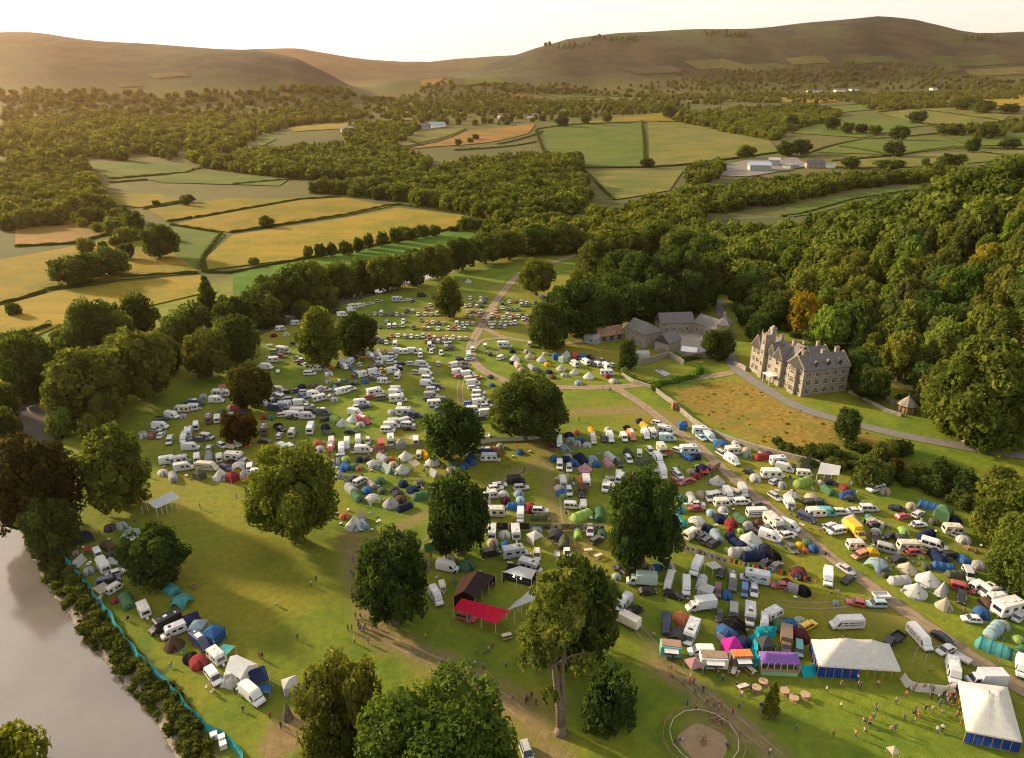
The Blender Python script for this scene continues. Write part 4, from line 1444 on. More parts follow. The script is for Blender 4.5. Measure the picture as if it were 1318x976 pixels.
# ------------------------------------------------------------------ vehicles and tents: one prototype of each kind, with its parts
COLS = {'w': ('white', (.66, .67, .67)), 's': ('silver', (.5, .51, .52)), 'k': ('black', (.02, .02, .022)), 'g': ('dark grey', (.1, .105, .11)), 'b': ('bright blue', (.03, .2, .58)), 'n': ('navy blue', (.03, .05, .16)),
        'r': ('red', (.55, .035, .04)), 'o': ('orange', (.8, .2, .04)), 'y': ('yellow', (.78, .48, .04)), 'e': ('green', (.1, .3, .12)), 'l': ('lime green', (.36, .62, .05)), 't': ('turquoise', (.03, .44, .46)),
        'p': ('purple', (.3, .09, .48)), 'm': ('maroon', (.2, .03, .05)), 'c': ('cream', (.66, .57, .4)), 'u': ('brown', (.2, .11, .07)), 'i': ('pink', (.75, .35, .42)), 'a': ('pale blue', (.36, .57, .68)),
        'v': ('olive green', (.17, .2, .1)), 'x': ('mint green', (.45, .62, .52)), 'q': ('sage grey', (.33, .37, .33))}


def wheel_mesh(r=.32, w=.2):
    m = MB()
    n = 12
    rings = []
    for y, rr in ((-w / 2, r * .9), (-w / 2 + .03, r), (w / 2 - .03, r), (w / 2, r * .9)):
        rings.append([(rr * math.cos(2 * math.pi * j / n), y, rr * math.sin(2 * math.pi * j / n)) for j in range(n)])
    m.loft(rings, 0)
    for s in (-1, 1):
        m.loft([[(r * .58 * math.cos(2 * math.pi * j / n), s * (w / 2 + .004), r * .58 * math.sin(2 * math.pi * j / n)) for j in range(n)], [(r * .45 * math.cos(2 * math.pi * j / n), s * (w / 2 + .02), r * .45 * math.sin(2 * math.pi * j / n)) for j in range(n)]], 1)
    return m


def ring8(x, w, z0, z1, wt, zs=None):
    """body cross-section: sill, waist, roof edge"""
    zs = z0 + (z1 - z0) * .55 if zs is None else zs
    return [(x, -w * .93, z0), (x, -w, z0 + .18), (x, -w, zs), (x, -wt, z1 - .04), (x, -wt * .9, z1), (x, wt * .9, z1), (x, wt, z1 - .04), (x, w, zs), (x, w, z0 + .18), (x, w * .93, z0)]


def car_parts(Ln, W, kind):
    """hatch, estate, suv, saloon: dict part -> (MB, mats)"""
    hl, w = Ln / 2, W / 2
    up = .12 if kind == 'suv' else 0
    z0, zb = .24 + up, .88 + up
    zr = 1.44 + up * 2 if kind != 'saloon' else 1.4
    b = MB()
    st = [(hl, .74, .42, .62), (hl - .12, .9, .3, .72), (hl - .5, .97, .26, .8), (hl - 1.05, 1, .24, zb), (0, 1, .24, zb + .02), (-hl + .8, 1, .24, zb + .02), (-hl + .2, .95, .28, zb if kind != 'saloon' else zb - .02), (-hl, .84, .4, zb - .12)]
    b.loft([ring8(x, w * k, a + up, c + (up if x > hl - .9 else 0), w * k * .95) for x, k, a, c in st], 0)
    rear = {'hatch': (-hl + .75, -hl + .22), 'estate': (-hl + .42, -hl + .12), 'suv': (-hl + .4, -hl + .15), 'saloon': (-hl + 1.25, -hl + .62)}[kind]
    xf, xr = hl - 1.05, hl - 1.85
    g = MB()
    wt, wb = w * .78, w * .93
    g.loft([[(x, -wq, zb - .02), (x, -wq2, z), (x, wq2, z), (x, wq, zb - .02)] for x, wq, wq2, z in
            ((xf, wb * .94, wb * .9, zb + .02), (xr, wb, wt, zr - .05), (rear[0], wb, wt, zr - .07), (rear[1], wb * .95, wb * .9, zb + .03))], 0)
    # roof skin and pillars in body colour
    b.loft([[(x, -wq, z - .05), (x, -wq * .96, z), (x, 0, z + .025), (x, wq * .96, z), (x, wq, z - .05)] for x, wq, z in ((xr + .06, wt * 1.0, zr - .03), (xr - .25, wt * 1.05, zr), (rear[0] + .2, wt * 1.05, zr - .01), (rear[0] - .06, wt, zr - .05))], 0)
    for s in (-1, 1):
        for xa, xb_ in ((xf, xr), (rear[1], rear[0]), ((xr + rear[0]) / 2, (xr + rear[0]) / 2)):
            b.tube([(xa, s * wb * .99, zb), (xb_, s * wt * 1.03, zr - .05)], .045, .045, 0, 4)
        b.box((xr + .55, s * (w + .07), zb + .06), (.16, .16, .12), 0)
    b.box((hl - .05, 0, .5 + up), (.06, w * 1.0, .14), 1)
    b.box((-hl + .03, 0, .5 + up), (.05, w * .7, .12), 1)
    if kind in ('estate', 'suv'):
        for s in (-1, 1):
            b.box(((xr + rear[0]) / 2, s * wt * .86, zr + .05), (xr - rear[0] - .3, .04, .05), 1)
    h, t = MB(), MB()
    for s in (-1, 1):
        h.box((hl - .13, s * w * .62, .66 + up), (.16, .32, .13), 0)
        t.box((-hl + .1, s * w * .72, .78 + up), (.12, .22, .16), 0)
    return {'body': (b, ['paint', 'trim']), 'window': (g, ['glass']), 'headlight': (h, ['lamp_lens']), 'tail_lamp': (t, ['tail_red'])}, [(hl - .85, w * .88, .32), (-hl + .8, w * .88, .32)]


simple('tail_red', (.35, .02, .02), .3)
simple('stripe', (.2, .25, .3), .5)


def van_parts(Ln, W, H, camper=False, sidewin=False, nose=.75):
    hl, w = Ln / 2, W / 2
    b = MB()
    zn = 1.12 if H > 2.2 else 1.02
    st = [(hl, .8, .45, .72, .75), (hl - .12, .93, .32, zn - .12, .9), (hl - nose, .98, .28, zn + .08, .92), (hl - nose - .75, 1, .28, H * .93, .86), (hl - nose - 1.15, 1, .28, H, .87), (0, 1, .28, H + .02, .87), (-hl + .25, 1, .28, H, .87), (-hl + .02, .98, .3, H - .1, .85)]
    b.loft([ring8(x, w * k, a, c, w * k * t_) for x, k, a, c, t_ in st], 0)
    b.box((hl - .02, 0, .52), (.1, w * 1.7, .22), 1)
    b.box((-hl, 0, .45), (.08, w * 1.7, .16), 1)
    for s in (-1, 1):
        b.box((hl - nose - .35, s * (w + .12), 1.3), (.1, .2, .28), 1)
    g = MB()
    x1, x2 = hl - nose - .06, hl - nose - .72
    e = .03
    g.add([(x1 + e, -w * .86, zn + .14), (x1 + e, w * .86, zn + .14), (x2 + e, w * .8, H * .9 if H < 2.2 else min(H * .92, zn + .98)), (x2 + e, -w * .8, H * .9 if H < 2.2 else min(H * .92, zn + .98))], [(0, 1, 2, 3)])
    if H >= 2.2:
        g.v[-2:] = [(x2 + .1, w * .82, zn + .9), (x2 + .1, -w * .82, zn + .9)]
    sd = MB()
    zt = min(H - .28, zn + .85)
    for s in (-1, 1):
        y0, y1 = s * (w + .012), s * (w * .955)
        sd.quad((x1 - .2, y0, zn + .12), (x2 - .55, y0, zn + .12), (x2 - .55, y1 + s * .01, zt), (x1 - .62, y1 + s * .01, zt))
        if camper or sidewin:
            xs = [(x2 - .75, x2 - 1.75), (x2 - 1.95, -hl + .3)] if sidewin else [(x2 - 1.0, x2 - 2.0)]
            for xa, xb_ in xs:
                sd.quad((xa, y0, zn + .12), (xb_, y0, zn + .12), (xb_, y1 + s * .012, zt), (xa, y1 + s * .012, zt))
    sd.quad((-hl - .005, -w * .75, zn + .1), (-hl - .005, w * .75, zn + .1), (-hl + .02, w * .72, zt), (-hl + .02, -w * .72, zt))
    h = MB()
    for s in (-1, 1):
        h.box((hl - .16, s * w * .74, .82), (.2, .26, .22), 0)
    parts = {'body': (b, ['paint', 'trim']), 'windscreen': (g, ['glass']), 'side_window': (sd, ['glass']), 'headlight': (h, ['lamp_lens'])}
    if camper:
        r = MB()
        r.box((-.3, 0, H + .07), (1.5, w * 1.1, .12), 0)
        r.box((-hl + .9, .1, H + .05), (.4, .4, .1), 0)
        parts['roof_vent'] = (r, ['whitepost'])
    return parts, [(hl - .95, w * .9, .34), (-hl + 1.05, w * .9, .34)]


def ext_profile(prof, w, inset=.1):
    """side profile (x, z) extruded across with softened edges"""
    cx = sum(p[0] for p in prof) / len(prof)
    cz = sum(p[1] for p in prof) / len(prof)

    def rg(y, k):
        return [(cx + (x - cx) * (1 - k / 2.5), y, cz + (z - cz) * (1 - k)) for x, z in prof]
    return [rg(-w, inset * .6), rg(-w + .1, 0), rg(w - .1, 0), rg(w, inset * .6)]


def caravan_parts(Ln=5.6, W=2.2, H=2.55):
    hl, w = Ln / 2, W / 2
    b = MB()
    prof = [(-hl + .1, .38), (hl - .25, .38), (hl, .75), (hl - .06, 1.35), (hl - .5, H - .16), (hl - .8, H), (-hl + .4, H), (-hl + .12, H - .18), (-hl, 1.2), (-hl, .7)]
    b.loft(ext_profile(prof, w, .05), 0)
    b.box((0, w + .005, .8), (Ln * .8, .02, .07), 1)
    b.box((0, -w - .005, .8), (Ln * .8, .02, .07), 1)
    g = MB()
    for s in (-1, 1):
        for xa, xb_ in ((hl - .75, hl - 1.6), (.35, -.55), (-hl + 1.2, -hl + .45)):
            g.quad((xa, s * (w + .02), 1.3), (xb_, s * (w + .02), 1.3), (xb_, s * (w + .02), 1.95), (xa, s * (w + .02), 1.95))
    g.quad((hl + .012, -w * .78, 1.32), (hl + .012, w * .78, 1.32), (hl - .28, w * .74, 1.98), (hl - .28, -w * .74, 1.98))
    g.quad((-hl - .012, -w * .7, 1.3), (-hl - .012, w * .7, 1.3), (-hl + .05, w * .66, 1.98), (-hl + .05, -w * .66, 1.98))
    d = MB()
    d.box((-hl + 1.85, -w - .015, 1.3), (.62, .03, 1.75), 0)
    hh = MB()
    for s in (-1, 1):
        hh.tube([(hl - .3, s * .55, .42), (hl + 1.1, 0, .45)], .05, .05, 0, 5)
    hh.box((hl + .45, 0, .62), (.5, .4, .35), 1)
    hh.tube([(hl + .95, 0, 0), (hl + .95, 0, .5)], .04, .04, 0, 5)
    r = MB()
    r.box((.3, 0, H + .05), (.7, .6, .1), 0)
    r.box((-hl + 1.2, .2, H + .04), (.4, .4, .09), 0)
    r.box((hl - 1.4, -.2, H + .04), (.4, .4, .09), 0)
    return {'body': (b, ['panel', 'stripe']), 'window': (g, ['glass']), 'door': (d, ['whitepost']), 'tow_hitch': (hh, ['metal', 'whitepost']), 'roof_vent': (r, ['whitepost'])}, [(-.25, w * .96, .33)]


def motorhome_parts(Ln=6.6, W=2.3, H=3.0):
    hl, w = Ln / 2, W / 2
    b = MB()
    prof = [(-hl, .5), (hl - 2.0, .5), (hl - 2.0, 1.85), (hl - 1.2, 2.0), (hl - 1.0, 2.25), (hl - 1.25, H - .15), (hl - 1.6, H), (-hl + .2, H), (-hl, H - .2)]
    b.loft(ext_profile(prof, w, .03), 0)
    cab = [(hl, .8, .45, .78, .75), (hl - .12, .92, .34, 1.02, .9), (hl - .8, .96, .3, 1.22, .92), (hl - 1.5, .98, .3, 1.98, .86), (hl - 2.1, .98, .3, 2.0, .88)]
    b.loft([ring8(x, w * .9 * k, a, c, w * .9 * k * t_) for x, k, a, c, t_ in cab], 0)
    b.box((hl - .02, 0, .5), (.1, w * 1.6, .22), 2)
    for s in (-1, 1):
        b.box((-.6, s * (w + .004), .95), (Ln * .6, .015, .1), 1)
    g = MB()
    g.quad((hl - .78, -w * .76, 1.25), (hl - .78, w * .76, 1.25), (hl - 1.4, w * .7, 1.93), (hl - 1.4, -w * .7, 1.93))
    sd = MB()
    for s in (-1, 1):
        y = s * (w + .012)
        sd.quad((hl - 1.05, s * w * .895, 1.25), (hl - 1.95, s * w * .9, 1.25), (hl - 1.95, s * w * .82, 1.85), (hl - 1.45, s * w * .82, 1.85))
        for xa, xb_ in ((hl - 2.5, hl - 3.5), (-hl + 2.0, -hl + .8)):
            sd.quad((xa, y, 1.55), (xb_, y, 1.55), (xb_, y, 2.2), (xa, y, 2.2))
    sd.quad((-hl - .012, -w * .55, 1.6), (-hl - .012, w * .55, 1.6), (-hl - .012, w * .55, 2.2), (-hl - .012, -w * .55, 2.2))
    h = MB()
    for s in (-1, 1):
        h.box((hl - .16, s * w * .66, .84), (.2, .26, .2), 0)
    r = MB()
    r.box((-.3, 0, H + .05), (.8, .7, .1), 0)
    r.box((-hl + 1, .3, H + .05), (.4, .4, .1), 0)
    r.box((hl - 2.3, 0, H + .04), (.6, .9, .06), 1)
    return {'body': (b, ['panel', 'stripe', 'trim']), 'windscreen': (g, ['glass']), 'side_window': (sd, ['glass']), 'headlight': (h, ['lamp_lens']), 'roof_vent': (r, ['whitepost', 'glass'])}, [(hl - .95, w * .88, .36), (-hl + 1.6, w * .9, .36)]


def lorry_parts(Ln=6.8, W=2.3, H=3.1, flat=False):
    hl, w = Ln / 2, W / 2
    b = MB()
    cab = [(hl, .85, .5, .95, .8), (hl - .12, .95, .4, 1.15, .92), (hl - .55, .98, .38, 1.35, .93), (hl - 1.15, 1, .38, 2.15, .86), (hl - 2.0, 1, .38, 2.2, .88)]
    b.loft([ring8(x, w * .9 * k, a, c, w * .9 * k * t_) for x, k, a, c, t_ in cab], 0)
    b.box((-.9, 0, .62), (Ln - 2.1, w * 1.3, .2), 1)
    g = MB()
    g.quad((hl - .53, -w * .76, 1.38), (hl - .53, w * .76, 1.38), (hl - 1.08, w * .7, 2.08), (hl - 1.08, -w * .7, 2.08))
    for s in (-1, 1):
        g.quad((hl - .8, s * w * .905, 1.35), (hl - 1.8, s * w * .91, 1.35), (hl - 1.8, s * w * .83, 2.0), (hl - 1.2, s * w * .83, 2.0))
    h = MB()
    for s in (-1, 1):
        h.box((hl - .06, s * w * .66, .85), (.14, .26, .2), 0)
    bx = MB()
    x0, x1 = -hl, hl - 2.1
    if flat:
        bx.box(((x0 + x1) / 2, 0, .85), (x1 - x0, W, .12), 0)
        for s in (-1, 1):
            bx.box(((x0 + x1) / 2, s * (w - .03), 1.1), (x1 - x0, .05, .4), 0)
        bx.box((x0 + .03, 0, 1.1), (.05, W - .12, .4), 0)
        bx.box((x1 - .03, 0, 1.25), (.06, W - .12, .7), 0)
    else:
        bx.loft(ext_profile([(x0, .75), (x1, .75), (x1, H - .06), (x1 - .1, H), (x0 + .1, H), (x0, H - .06)], w, .012), 0)
        bx.box((x0 - .012, 0, 1.85), (.02, W * .86, 2.0), 1)
        for s in (-1, 1):
            bx.box(((x0 + x1) / 2, s * (w + .004), .85), (x1 - x0 - .1, .02, .08), 2)
    return {'cab': (b, ['paint', 'trim']), 'window': (g, ['glass']), 'headlight': (h, ['lamp_lens']), ('load_bed' if flat else 'box_body'): (bx, ['panel', 'whitepost', 'trim'])}, [(hl - 1.0, w * .86, .4), (-hl + 1.4, w * .86, .4)]


def trailer_parts():
    b = MB()
    b.box((0, 0, .62), (2.6, 1.5, .1), 0)
    for s in (-1, 1):
        b.box((0, s * .73, .82), (2.6, .04, .34), 0)
        b.box((s * 1.28, 0, .82), (.04, 1.4, .34), 0)
    d = MB()
    d.tube([(1.2, 0, .58), (2.2, 0, .5)], .05, .05, 0, 5)
    d.tube([(2.0, 0, 0), (2.0, 0, .5)], .035, .035, 0, 5)
    return {'bed': (b, ['panel']), 'drawbar': (d, ['metal'])}, [(0, .84, .28)]


# ---- tents; every pole-like piece has thickness
def dome_parts(seed, r=1.7, h=1.45, ln=1.0):
    rng = random.Random(seed)
    b = MB()
    n, k = 20, 6
    rings = []
    for i in range(k + 1):
        e = (math.pi / 2) * i / k
        ring = []
        for j in range(n):
            a = 2 * math.pi * j / n + .157
            sq = (abs(math.cos(a)) ** 3 + abs(math.sin(a)) ** 3) ** (-1 / 3)
            rr = r * sq * math.cos(e) ** .75 * (1 - .035 * math.cos(8 * a) * math.sin(2 * e))
            ring.append((rr * ln * math.cos(a), rr * math.sin(a), h * math.sin(e) ** .95))
        rings.append(ring)
    b.loft(rings, 0)
    p = MB()
    for a0 in (math.pi / 4, 3 * math.pi / 4):
        pts = []
        for i in range(-k, k + 1):
            e = math.pi / 2 * (1 - abs(i) / k)
            sg = 1 if i > 0 else -1
            sq = (2 * math.cos(math.pi / 4) ** 3) ** (-1 / 3)
            rr = r * sq * math.cos(e) ** .75 * sg
            pts.append((rr * ln * math.cos(a0), rr * math.sin(a0), h * math.sin(e) ** .95 + .015))
        p.tube(pts, .022, .022, 0, 4)
    d = MB()
    for i in range(4):
        e0, e1 = math.pi / 2 * (i * .2 + .02), math.pi / 2 * ((i + 1) * .2 + .02)
        row = []
        for e in (e0, e1):
            wd = .34 * (1 - (e / (math.pi / 2)) * .9)
            rr = r * math.cos(e) ** .75 * 1.02 + .02
            row.append([(rr * ln, -wd * r, h * math.sin(e) ** .95), (rr * ln, wd * r, h * math.sin(e) ** .95)])
        d.quad(row[0][0], row[0][1], row[1][1], row[1][0])
    return {'shell': (b, ['canvas']), 'door': (d, ['canvas_dark']), 'pole': (p, ['trim'])}


def tunnel_parts(Ln=5.0, W=2.9, H=2.0):
    b = MB()
    n = 10
    xs = [(-Ln / 2 - .5, .3), (-Ln / 2, .82), (-Ln / 2 + .25, .97), (-Ln / 4, .93), (-Ln / 12, 1.0), (Ln / 8, .93), (Ln / 3.4, 1.0), (Ln / 2 - .1, .98), (Ln / 2 + .35, .8)]
    rings = []
    for x, s in xs:
        rings.append([(x, W / 2 * s ** .4 * math.cos(math.pi * j / n), H * s * math.sin(math.pi * j / n) ** .8) for j in range(n + 1)])
    b.loft(rings, 0, True, False)
    d = MB()
    x = Ln / 2 + .2
    d.add([(x + .2, -.6, .03), (x + .2, .6, .03), (x + .03, .55, H * .72), (x + .03, -.55, H * .72)], [(0, 1, 2, 3)])
    p = MB()
    for x in (-Ln / 2 + .25, -Ln / 12, Ln / 3.4):
        p.tube([(x, W / 2 * 1.01 * math.cos(math.pi * j / n), H * 1.01 * math.sin(math.pi * j / n) ** .8) for j in range(n + 1)], .03, .03, 0, 4)
    w = MB()
    for s in (-1, 1):
        w.add([(Ln / 3.6, s * (W / 2 * .99), .75), (Ln / 12, s * (W / 2 * .96), .75), (Ln / 12, s * (W / 2 * .84), 1.35), (Ln / 3.6, s * (W / 2 * .86), 1.35)], [(0, 1, 2, 3)])
    return {'shell': (b, ['canvas']), 'door': (d, ['canvas_dark']), 'hoop': (p, ['canvas_dark'])}


def bell_parts(r=2.5, h=3.0, wall=.6):
    b = MB()
    n = 16
    prof = [(r * .98, 0), (r, wall), (r * .72, wall + (h - wall) * .24), (r * .45, wall + (h - wall) * .5), (r * .2, wall + (h - wall) * .78), (.04, h)]
    b.loft([[(rr * (1 + .02 * (-1) ** j) * math.cos(2 * math.pi * j / n), rr * (1 + .02 * (-1) ** j) * math.sin(2 * math.pi * j / n), z) for j in range(n)] for rr, z in prof], 0)
    d = MB()
    d.add([(r * 1.0, -.5, .02), (r * 1.0, .5, .02), (r * .6, .12, wall + (h - wall) * .42), (r * .6, -.12, wall + (h - wall) * .42)], [(0, 1, 2, 3)])
    d.add([(r * 1.0 + .02, -.9, .02), (r * 1.0 + .03, -.5, .02), (r * .6 + .03, -.12, wall + (h - wall) * .42)], [(0, 1, 2)])
    p = MB()
    p.tube([(0, 0, h - .05), (0, 0, h + .18)], .03, .02, 0, 5)
    return {'shell': (b, ['canvas']), 'door': (d, ['canvas_dark']), 'pole': (p, ['timber', 'whitewood'])}


def ridge_parts(Ln=3.4, W=2.6, H=2.0):
    b = MB()
    b.loft([[(x, -W / 2 * k, 0), (x, -W / 2 * .42 * k, H * .5 * k2), (x, 0, H * k2), (x, W / 2 * .42 * k, H * .5 * k2), (x, W / 2 * k, 0)] for x, k, k2 in ((-Ln / 2 - .5, .5, .1), (-Ln / 2, 1, .97), (0, .97, .94), (Ln / 2, 1, 1))], 0)
    d = MB()
    d.add([(Ln / 2 + .015, -.45, .02), (Ln / 2 + .015, .45, .02), (Ln / 2 + .015, 0, H * .85)], [(0, 1, 2)])
    p = MB()
    p.tube([(Ln / 2 + .03, 0, 0), (Ln / 2 + .03, 0, H + .1)], .03, .03, 0, 5)
    return {'shell': (b, ['canvas']), 'door': (d, ['canvas_dark']), 'pole': (p, ['timber'])}


def gazebo_parts(a=3.0, b_=3.0, eave=2.05, h=2.95, walls=0):
    r = MB()
    x, y = a / 2, b_ / 2
    lx = max(0, x - y)
    E = [(x, -y, eave), (x, y, eave), (-x, y, eave), (-x, -y, eave)]
    sag = .06
    r.add(E + [(lx + .02, 0, h), (-lx - .02, 0, h)], [(0, 1, 4), (1, 2, 5, 4), (2, 3, 5), (3, 0, 4, 5)])
    for i in range(4):
        p, q = E[i], E[(i + 1) % 4]
        o = (.006 * (1 if i == 0 else -1 if i == 2 else 0), .006 * (1 if i == 1 else -1 if i == 3 else 0))
        r.add([(p[0] + o[0], p[1] + o[1], eave - .26), (q[0] + o[0], q[1] + o[1], eave - .26), (q[0] + o[0], q[1] + o[1], eave - .002), (p[0] + o[0], p[1] + o[1], eave - .002)], [(0, 1, 2, 3)])
    parts = {'roof': (r, ['canvas'])}
    legs = []
    for sx in (-1, 1):
        for sy in (-1, 1):
            l = MB()
            l.box((sx * (x - .06), sy * (y - .06), (eave - .1) / 2), (.06, .06, eave - .1), 0)
            legs.append(l)
    parts['leg'] = [(l, ['whitepost']) for l in legs]
    if walls:
        w = MB()
        w.box((-x + .03, 0, .95), (.03, b_ - .2, 1.85), 0)
        if walls > 1:
            w.box((0, y - .03, .95), (a - .2, .03, 1.85), 0)
            w.box((0, -y + .03, .95), (a - .2, .03, 1.85), 0)
        if walls > 2:
            w.box((x - .03, 0, .95), (.03, b_ - .2, 1.85), 0)
        parts['wall'] = (w, ['canvas'])
    return parts


def shelter_parts(r=2.2, h=2.3):
    """arched event shelter on four splayed feet"""
    b = MB()
    n = 10
    V = []
    for i in range(n + 1):
        for j in range(n + 1):
            u, v = -1 + 2 * i / n, -1 + 2 * j / n
            m_ = max(abs(u), abs(v))
            c = min(abs(u), abs(v))
            z = h * (1 - .22 * m_ ** 2 - .78 * (m_ * c) ** 1.6 * m_)
            V.append((u * r * (1 - .06 * (1 - c) * m_), v * r * (1 - .06 * (1 - c) * m_), max(z, 0.0)))
    b.add(V, [(i * (n + 1) + j, (i + 1) * (n + 1) + j, (i + 1) * (n + 1) + j + 1, i * (n + 1) + j + 1) for i in range(n) for j in range(n)], 0)
    w = MB()
    w.box((-r * .9, 0, h * .36), (.03, r * 1.35, h * .72), 0)
    p = MB()
    for s in (-1, 1):
        pts = []
        for i in range(n + 1):
            q = V[i * (n + 1) + (i if s > 0 else n - i)]
            pts.append((q[0], q[1], q[2] + .02))
        p.tube(pts, .03, .03, 0, 4)
    return {'canopy': (b, ['canvas']), 'wall': (w, ['canvas_dark']), 'pole': (p, ['trim'])}


def awning_parts(a=3.0, b_=2.6, z0=2.2, z1=1.8):
    r = MB()
    n = 5
    V = []
    for i in range(n + 1):
        for j in range(n + 1):
            u, v = i / n, j / n
            V.append(((u - .5) * a, (v - .5) * b_, z0 + (z1 - z0) * u - .14 * math.sin(math.pi * u) * math.sin(math.pi * v)))
    r.add(V, [(i * (n + 1) + j, (i + 1) * (n + 1) + j, (i + 1) * (n + 1) + j + 1, i * (n + 1) + j + 1) for i in range(n) for j in range(n)], 0)
    legs = []
    for x, z in ((-a / 2, z0), (a / 2, z1)):
        for y in (-b_ / 2, b_ / 2):
            l = MB()
            l.tube([(x, y, 0), (x, y, z + .04)], .03, .03, 0, 5)
            legs.append((l, ['whitepost']))
    return {'sheet': (r, ['canvas']), 'pole': legs}


def islands(mb):
    par = list(range(len(mb.v)))

    def fd(i):
        while par[i] != i:
            par[i] = par[par[i]]
            i = par[i]
        return i
    for f in mb.f:
        for k in f[1:]:
            par[fd(k)] = fd(f[0])
    out_ = {}
    for f, mi in zip(mb.f, mb.m):
        out_.setdefault(fd(f[0]), []).append((f, mi))
    res = []
    for fs in out_.values():
        n = MB()
        mp = {}
        for f, mi in fs:
            for i in f:
                if i not in mp:
                    mp[i] = len(n.v)
                    n.v.append(mb.v[i])
            n.f.append(tuple(mp[i] for i in f))
            n.m.append(mi)
        res.append(n)
    return res


class Proto:
    """prototype of one kind: full = separate part meshes, lite = one mesh"""

    def __init__(self, name, parts, wheels=(), colored=True):
        self.name = name
        self.parts = []
        lite = MB()
        mats = []

        def addl(mb_, ms):
            for k in ms:
                if k not in mats:
                    mats.append(k)
            o = len(lite.v)
            lite.v += mb_.v
            lite.f += [tuple(i + o for i in f) for f in mb_.f]
            lite.m += [mats.index(ms[i]) for i in mb_.m]
        for pn, val in parts.items():
            for mb_, ms in (val if isinstance(val, list) else [val]):
                addl(mb_, ms)
                for piece in (islands(mb_) if pn in ('headlight', 'tail_lamp', 'side_window', 'roof_vent', 'hoop') or (pn == 'window' and name in ('caravan', 'box_lorry', 'flatbed_truck')) else [mb_]):
                    self.parts.append((pn, piece.mesh(pn, ms), (0, 0, 0)))
        for x, y, rr in wheels:
            wm = wheel_mesh(rr).mesh('wheel', ['rubber', 'metal'])
            for s in (-1, 1):
                self.parts.append(('wheel', wm, (x, s * y, rr)))
                w2 = wheel_mesh(rr)
                w2.v = [(p[0] + x, p[1] + s * y, p[2] + rr) for p in w2.v]
                addl(w2, ['rubber', 'metal'])
        self.lite = lite.mesh(name, mats)

    def make(self, loc, rz, col, full=True, scale=1.0, name=None):
        name = name or self.name
        if full:
            t = empty(name, loc, rz)
            t.scale = (scale,) * 3
            for pn, me_, off in self.parts:
                o = link(pn, me_, t, col)
                o.location = off
        else:
            t = link(name, self.lite, None, col)
            t.location = loc
            t.rotation_euler = (0, 0, rz)
            t.scale = (scale,) * 3
        return t


P = {
    'C': [Proto('parked_car', *car_parts(4.0, 1.74, 'hatch')), Proto('parked_car', *car_parts(4.55, 1.8, 'estate')), Proto('parked_car', *car_parts(4.5, 1.86, 'suv')), Proto('parked_car', *car_parts(4.5, 1.78, 'saloon'))],
    'V': [Proto('camper_van', *van_parts(5.6, 2.0, 2.5, True)), Proto('panel_van', *van_parts(5.5, 2.0, 2.45)), Proto('camper_van', *van_parts(4.9, 1.9, 1.98, False, True, .8))],
    'M': [Proto('camper_van', *van_parts(4.9, 1.9, 1.98, False, True, .8))],
    'W': [Proto('caravan', *caravan_parts()), Proto('caravan', *caravan_parts(4.6, 2.1, 2.5))],
    'H': [Proto('motorhome', *motorhome_parts()), Proto('motorhome', *motorhome_parts(5.9, 2.2, 2.95))],
    'L': [Proto('box_lorry', *lorry_parts())],
    'F': [Proto('flatbed_truck', *lorry_parts(6.0, 2.1, 3, True))],
    'B': [Proto('minibus', *van_parts(7.0, 2.15, 2.65, False, True))],
    'R': [Proto('trailer', *trailer_parts())],
    'd': [Proto('dome_tent', dome_parts(1)), Proto('dome_tent', dome_parts(2, 1.6, 1.4, 1.3)), Proto('dome_tent', dome_parts(3, 1.5, 1.65, 1.1))],
    't': [Proto('tunnel_tent', tunnel_parts()), Proto('tunnel_tent', tunnel_parts(4.4, 2.7, 1.85))],
    'b': [Proto('bell_tent', bell_parts())],
    'i': [Proto('pyramid_tent', bell_parts(1.9, 2.6, .12))],
    'r': [Proto('ridge_tent', ridge_parts())],
    'g': [Proto('gazebo', gazebo_parts()), Proto('gazebo', gazebo_parts(3, 3, 2.05, 2.9, 1))],
    'G': [Proto('gazebo', gazebo_parts(3, 3, 2.05, 2.9, 3))],
    'q': [Proto('event_shelter', shelter_parts())],
    'a': [Proto('awning', awning_parts())],
}
def _tone(c, k=.72, g=.9):
    l = .3 * c[0] + .6 * c[1] + .1 * c[2]
    return tuple((l + (v - l) * k) * g for v in c)


COLS = {k: (n, c if k in 'wskgzy' else _tone(c)) for k, (n, c) in COLS.items()}
NOUN = {'parked_car': ('car', 'car'), 'camper_van': ('camper van', 'van'), 'panel_van': ('panel van', 'van'), 'caravan': ('caravan', 'caravan'), 'motorhome': ('motorhome', 'motorhome'), 'box_lorry': ('box lorry', 'lorry'),
        'flatbed_truck': ('flatbed truck', 'truck'), 'minibus': ('minibus', 'minibus'), 'trailer': ('trailer', 'trailer'), 'dome_tent': ('dome tent', 'tent'), 'tunnel_tent': ('tunnel tent', 'tent'), 'bell_tent': ('bell tent', 'tent'),
        'pyramid_tent': ('pyramid tent', 'tent'), 'ridge_tent': ('ridge tent', 'tent'), 'gazebo': ('gazebo', 'gazebo'), 'event_shelter': ('arched shelter tent', 'tent'), 'awning': ('awning', 'awning')}
SUB = {('C', 0): 'hatchback car', ('C', 1): 'estate car', ('C', 2): 'tall car', ('C', 3): 'saloon car', ('V', 2): 'low camper van'}
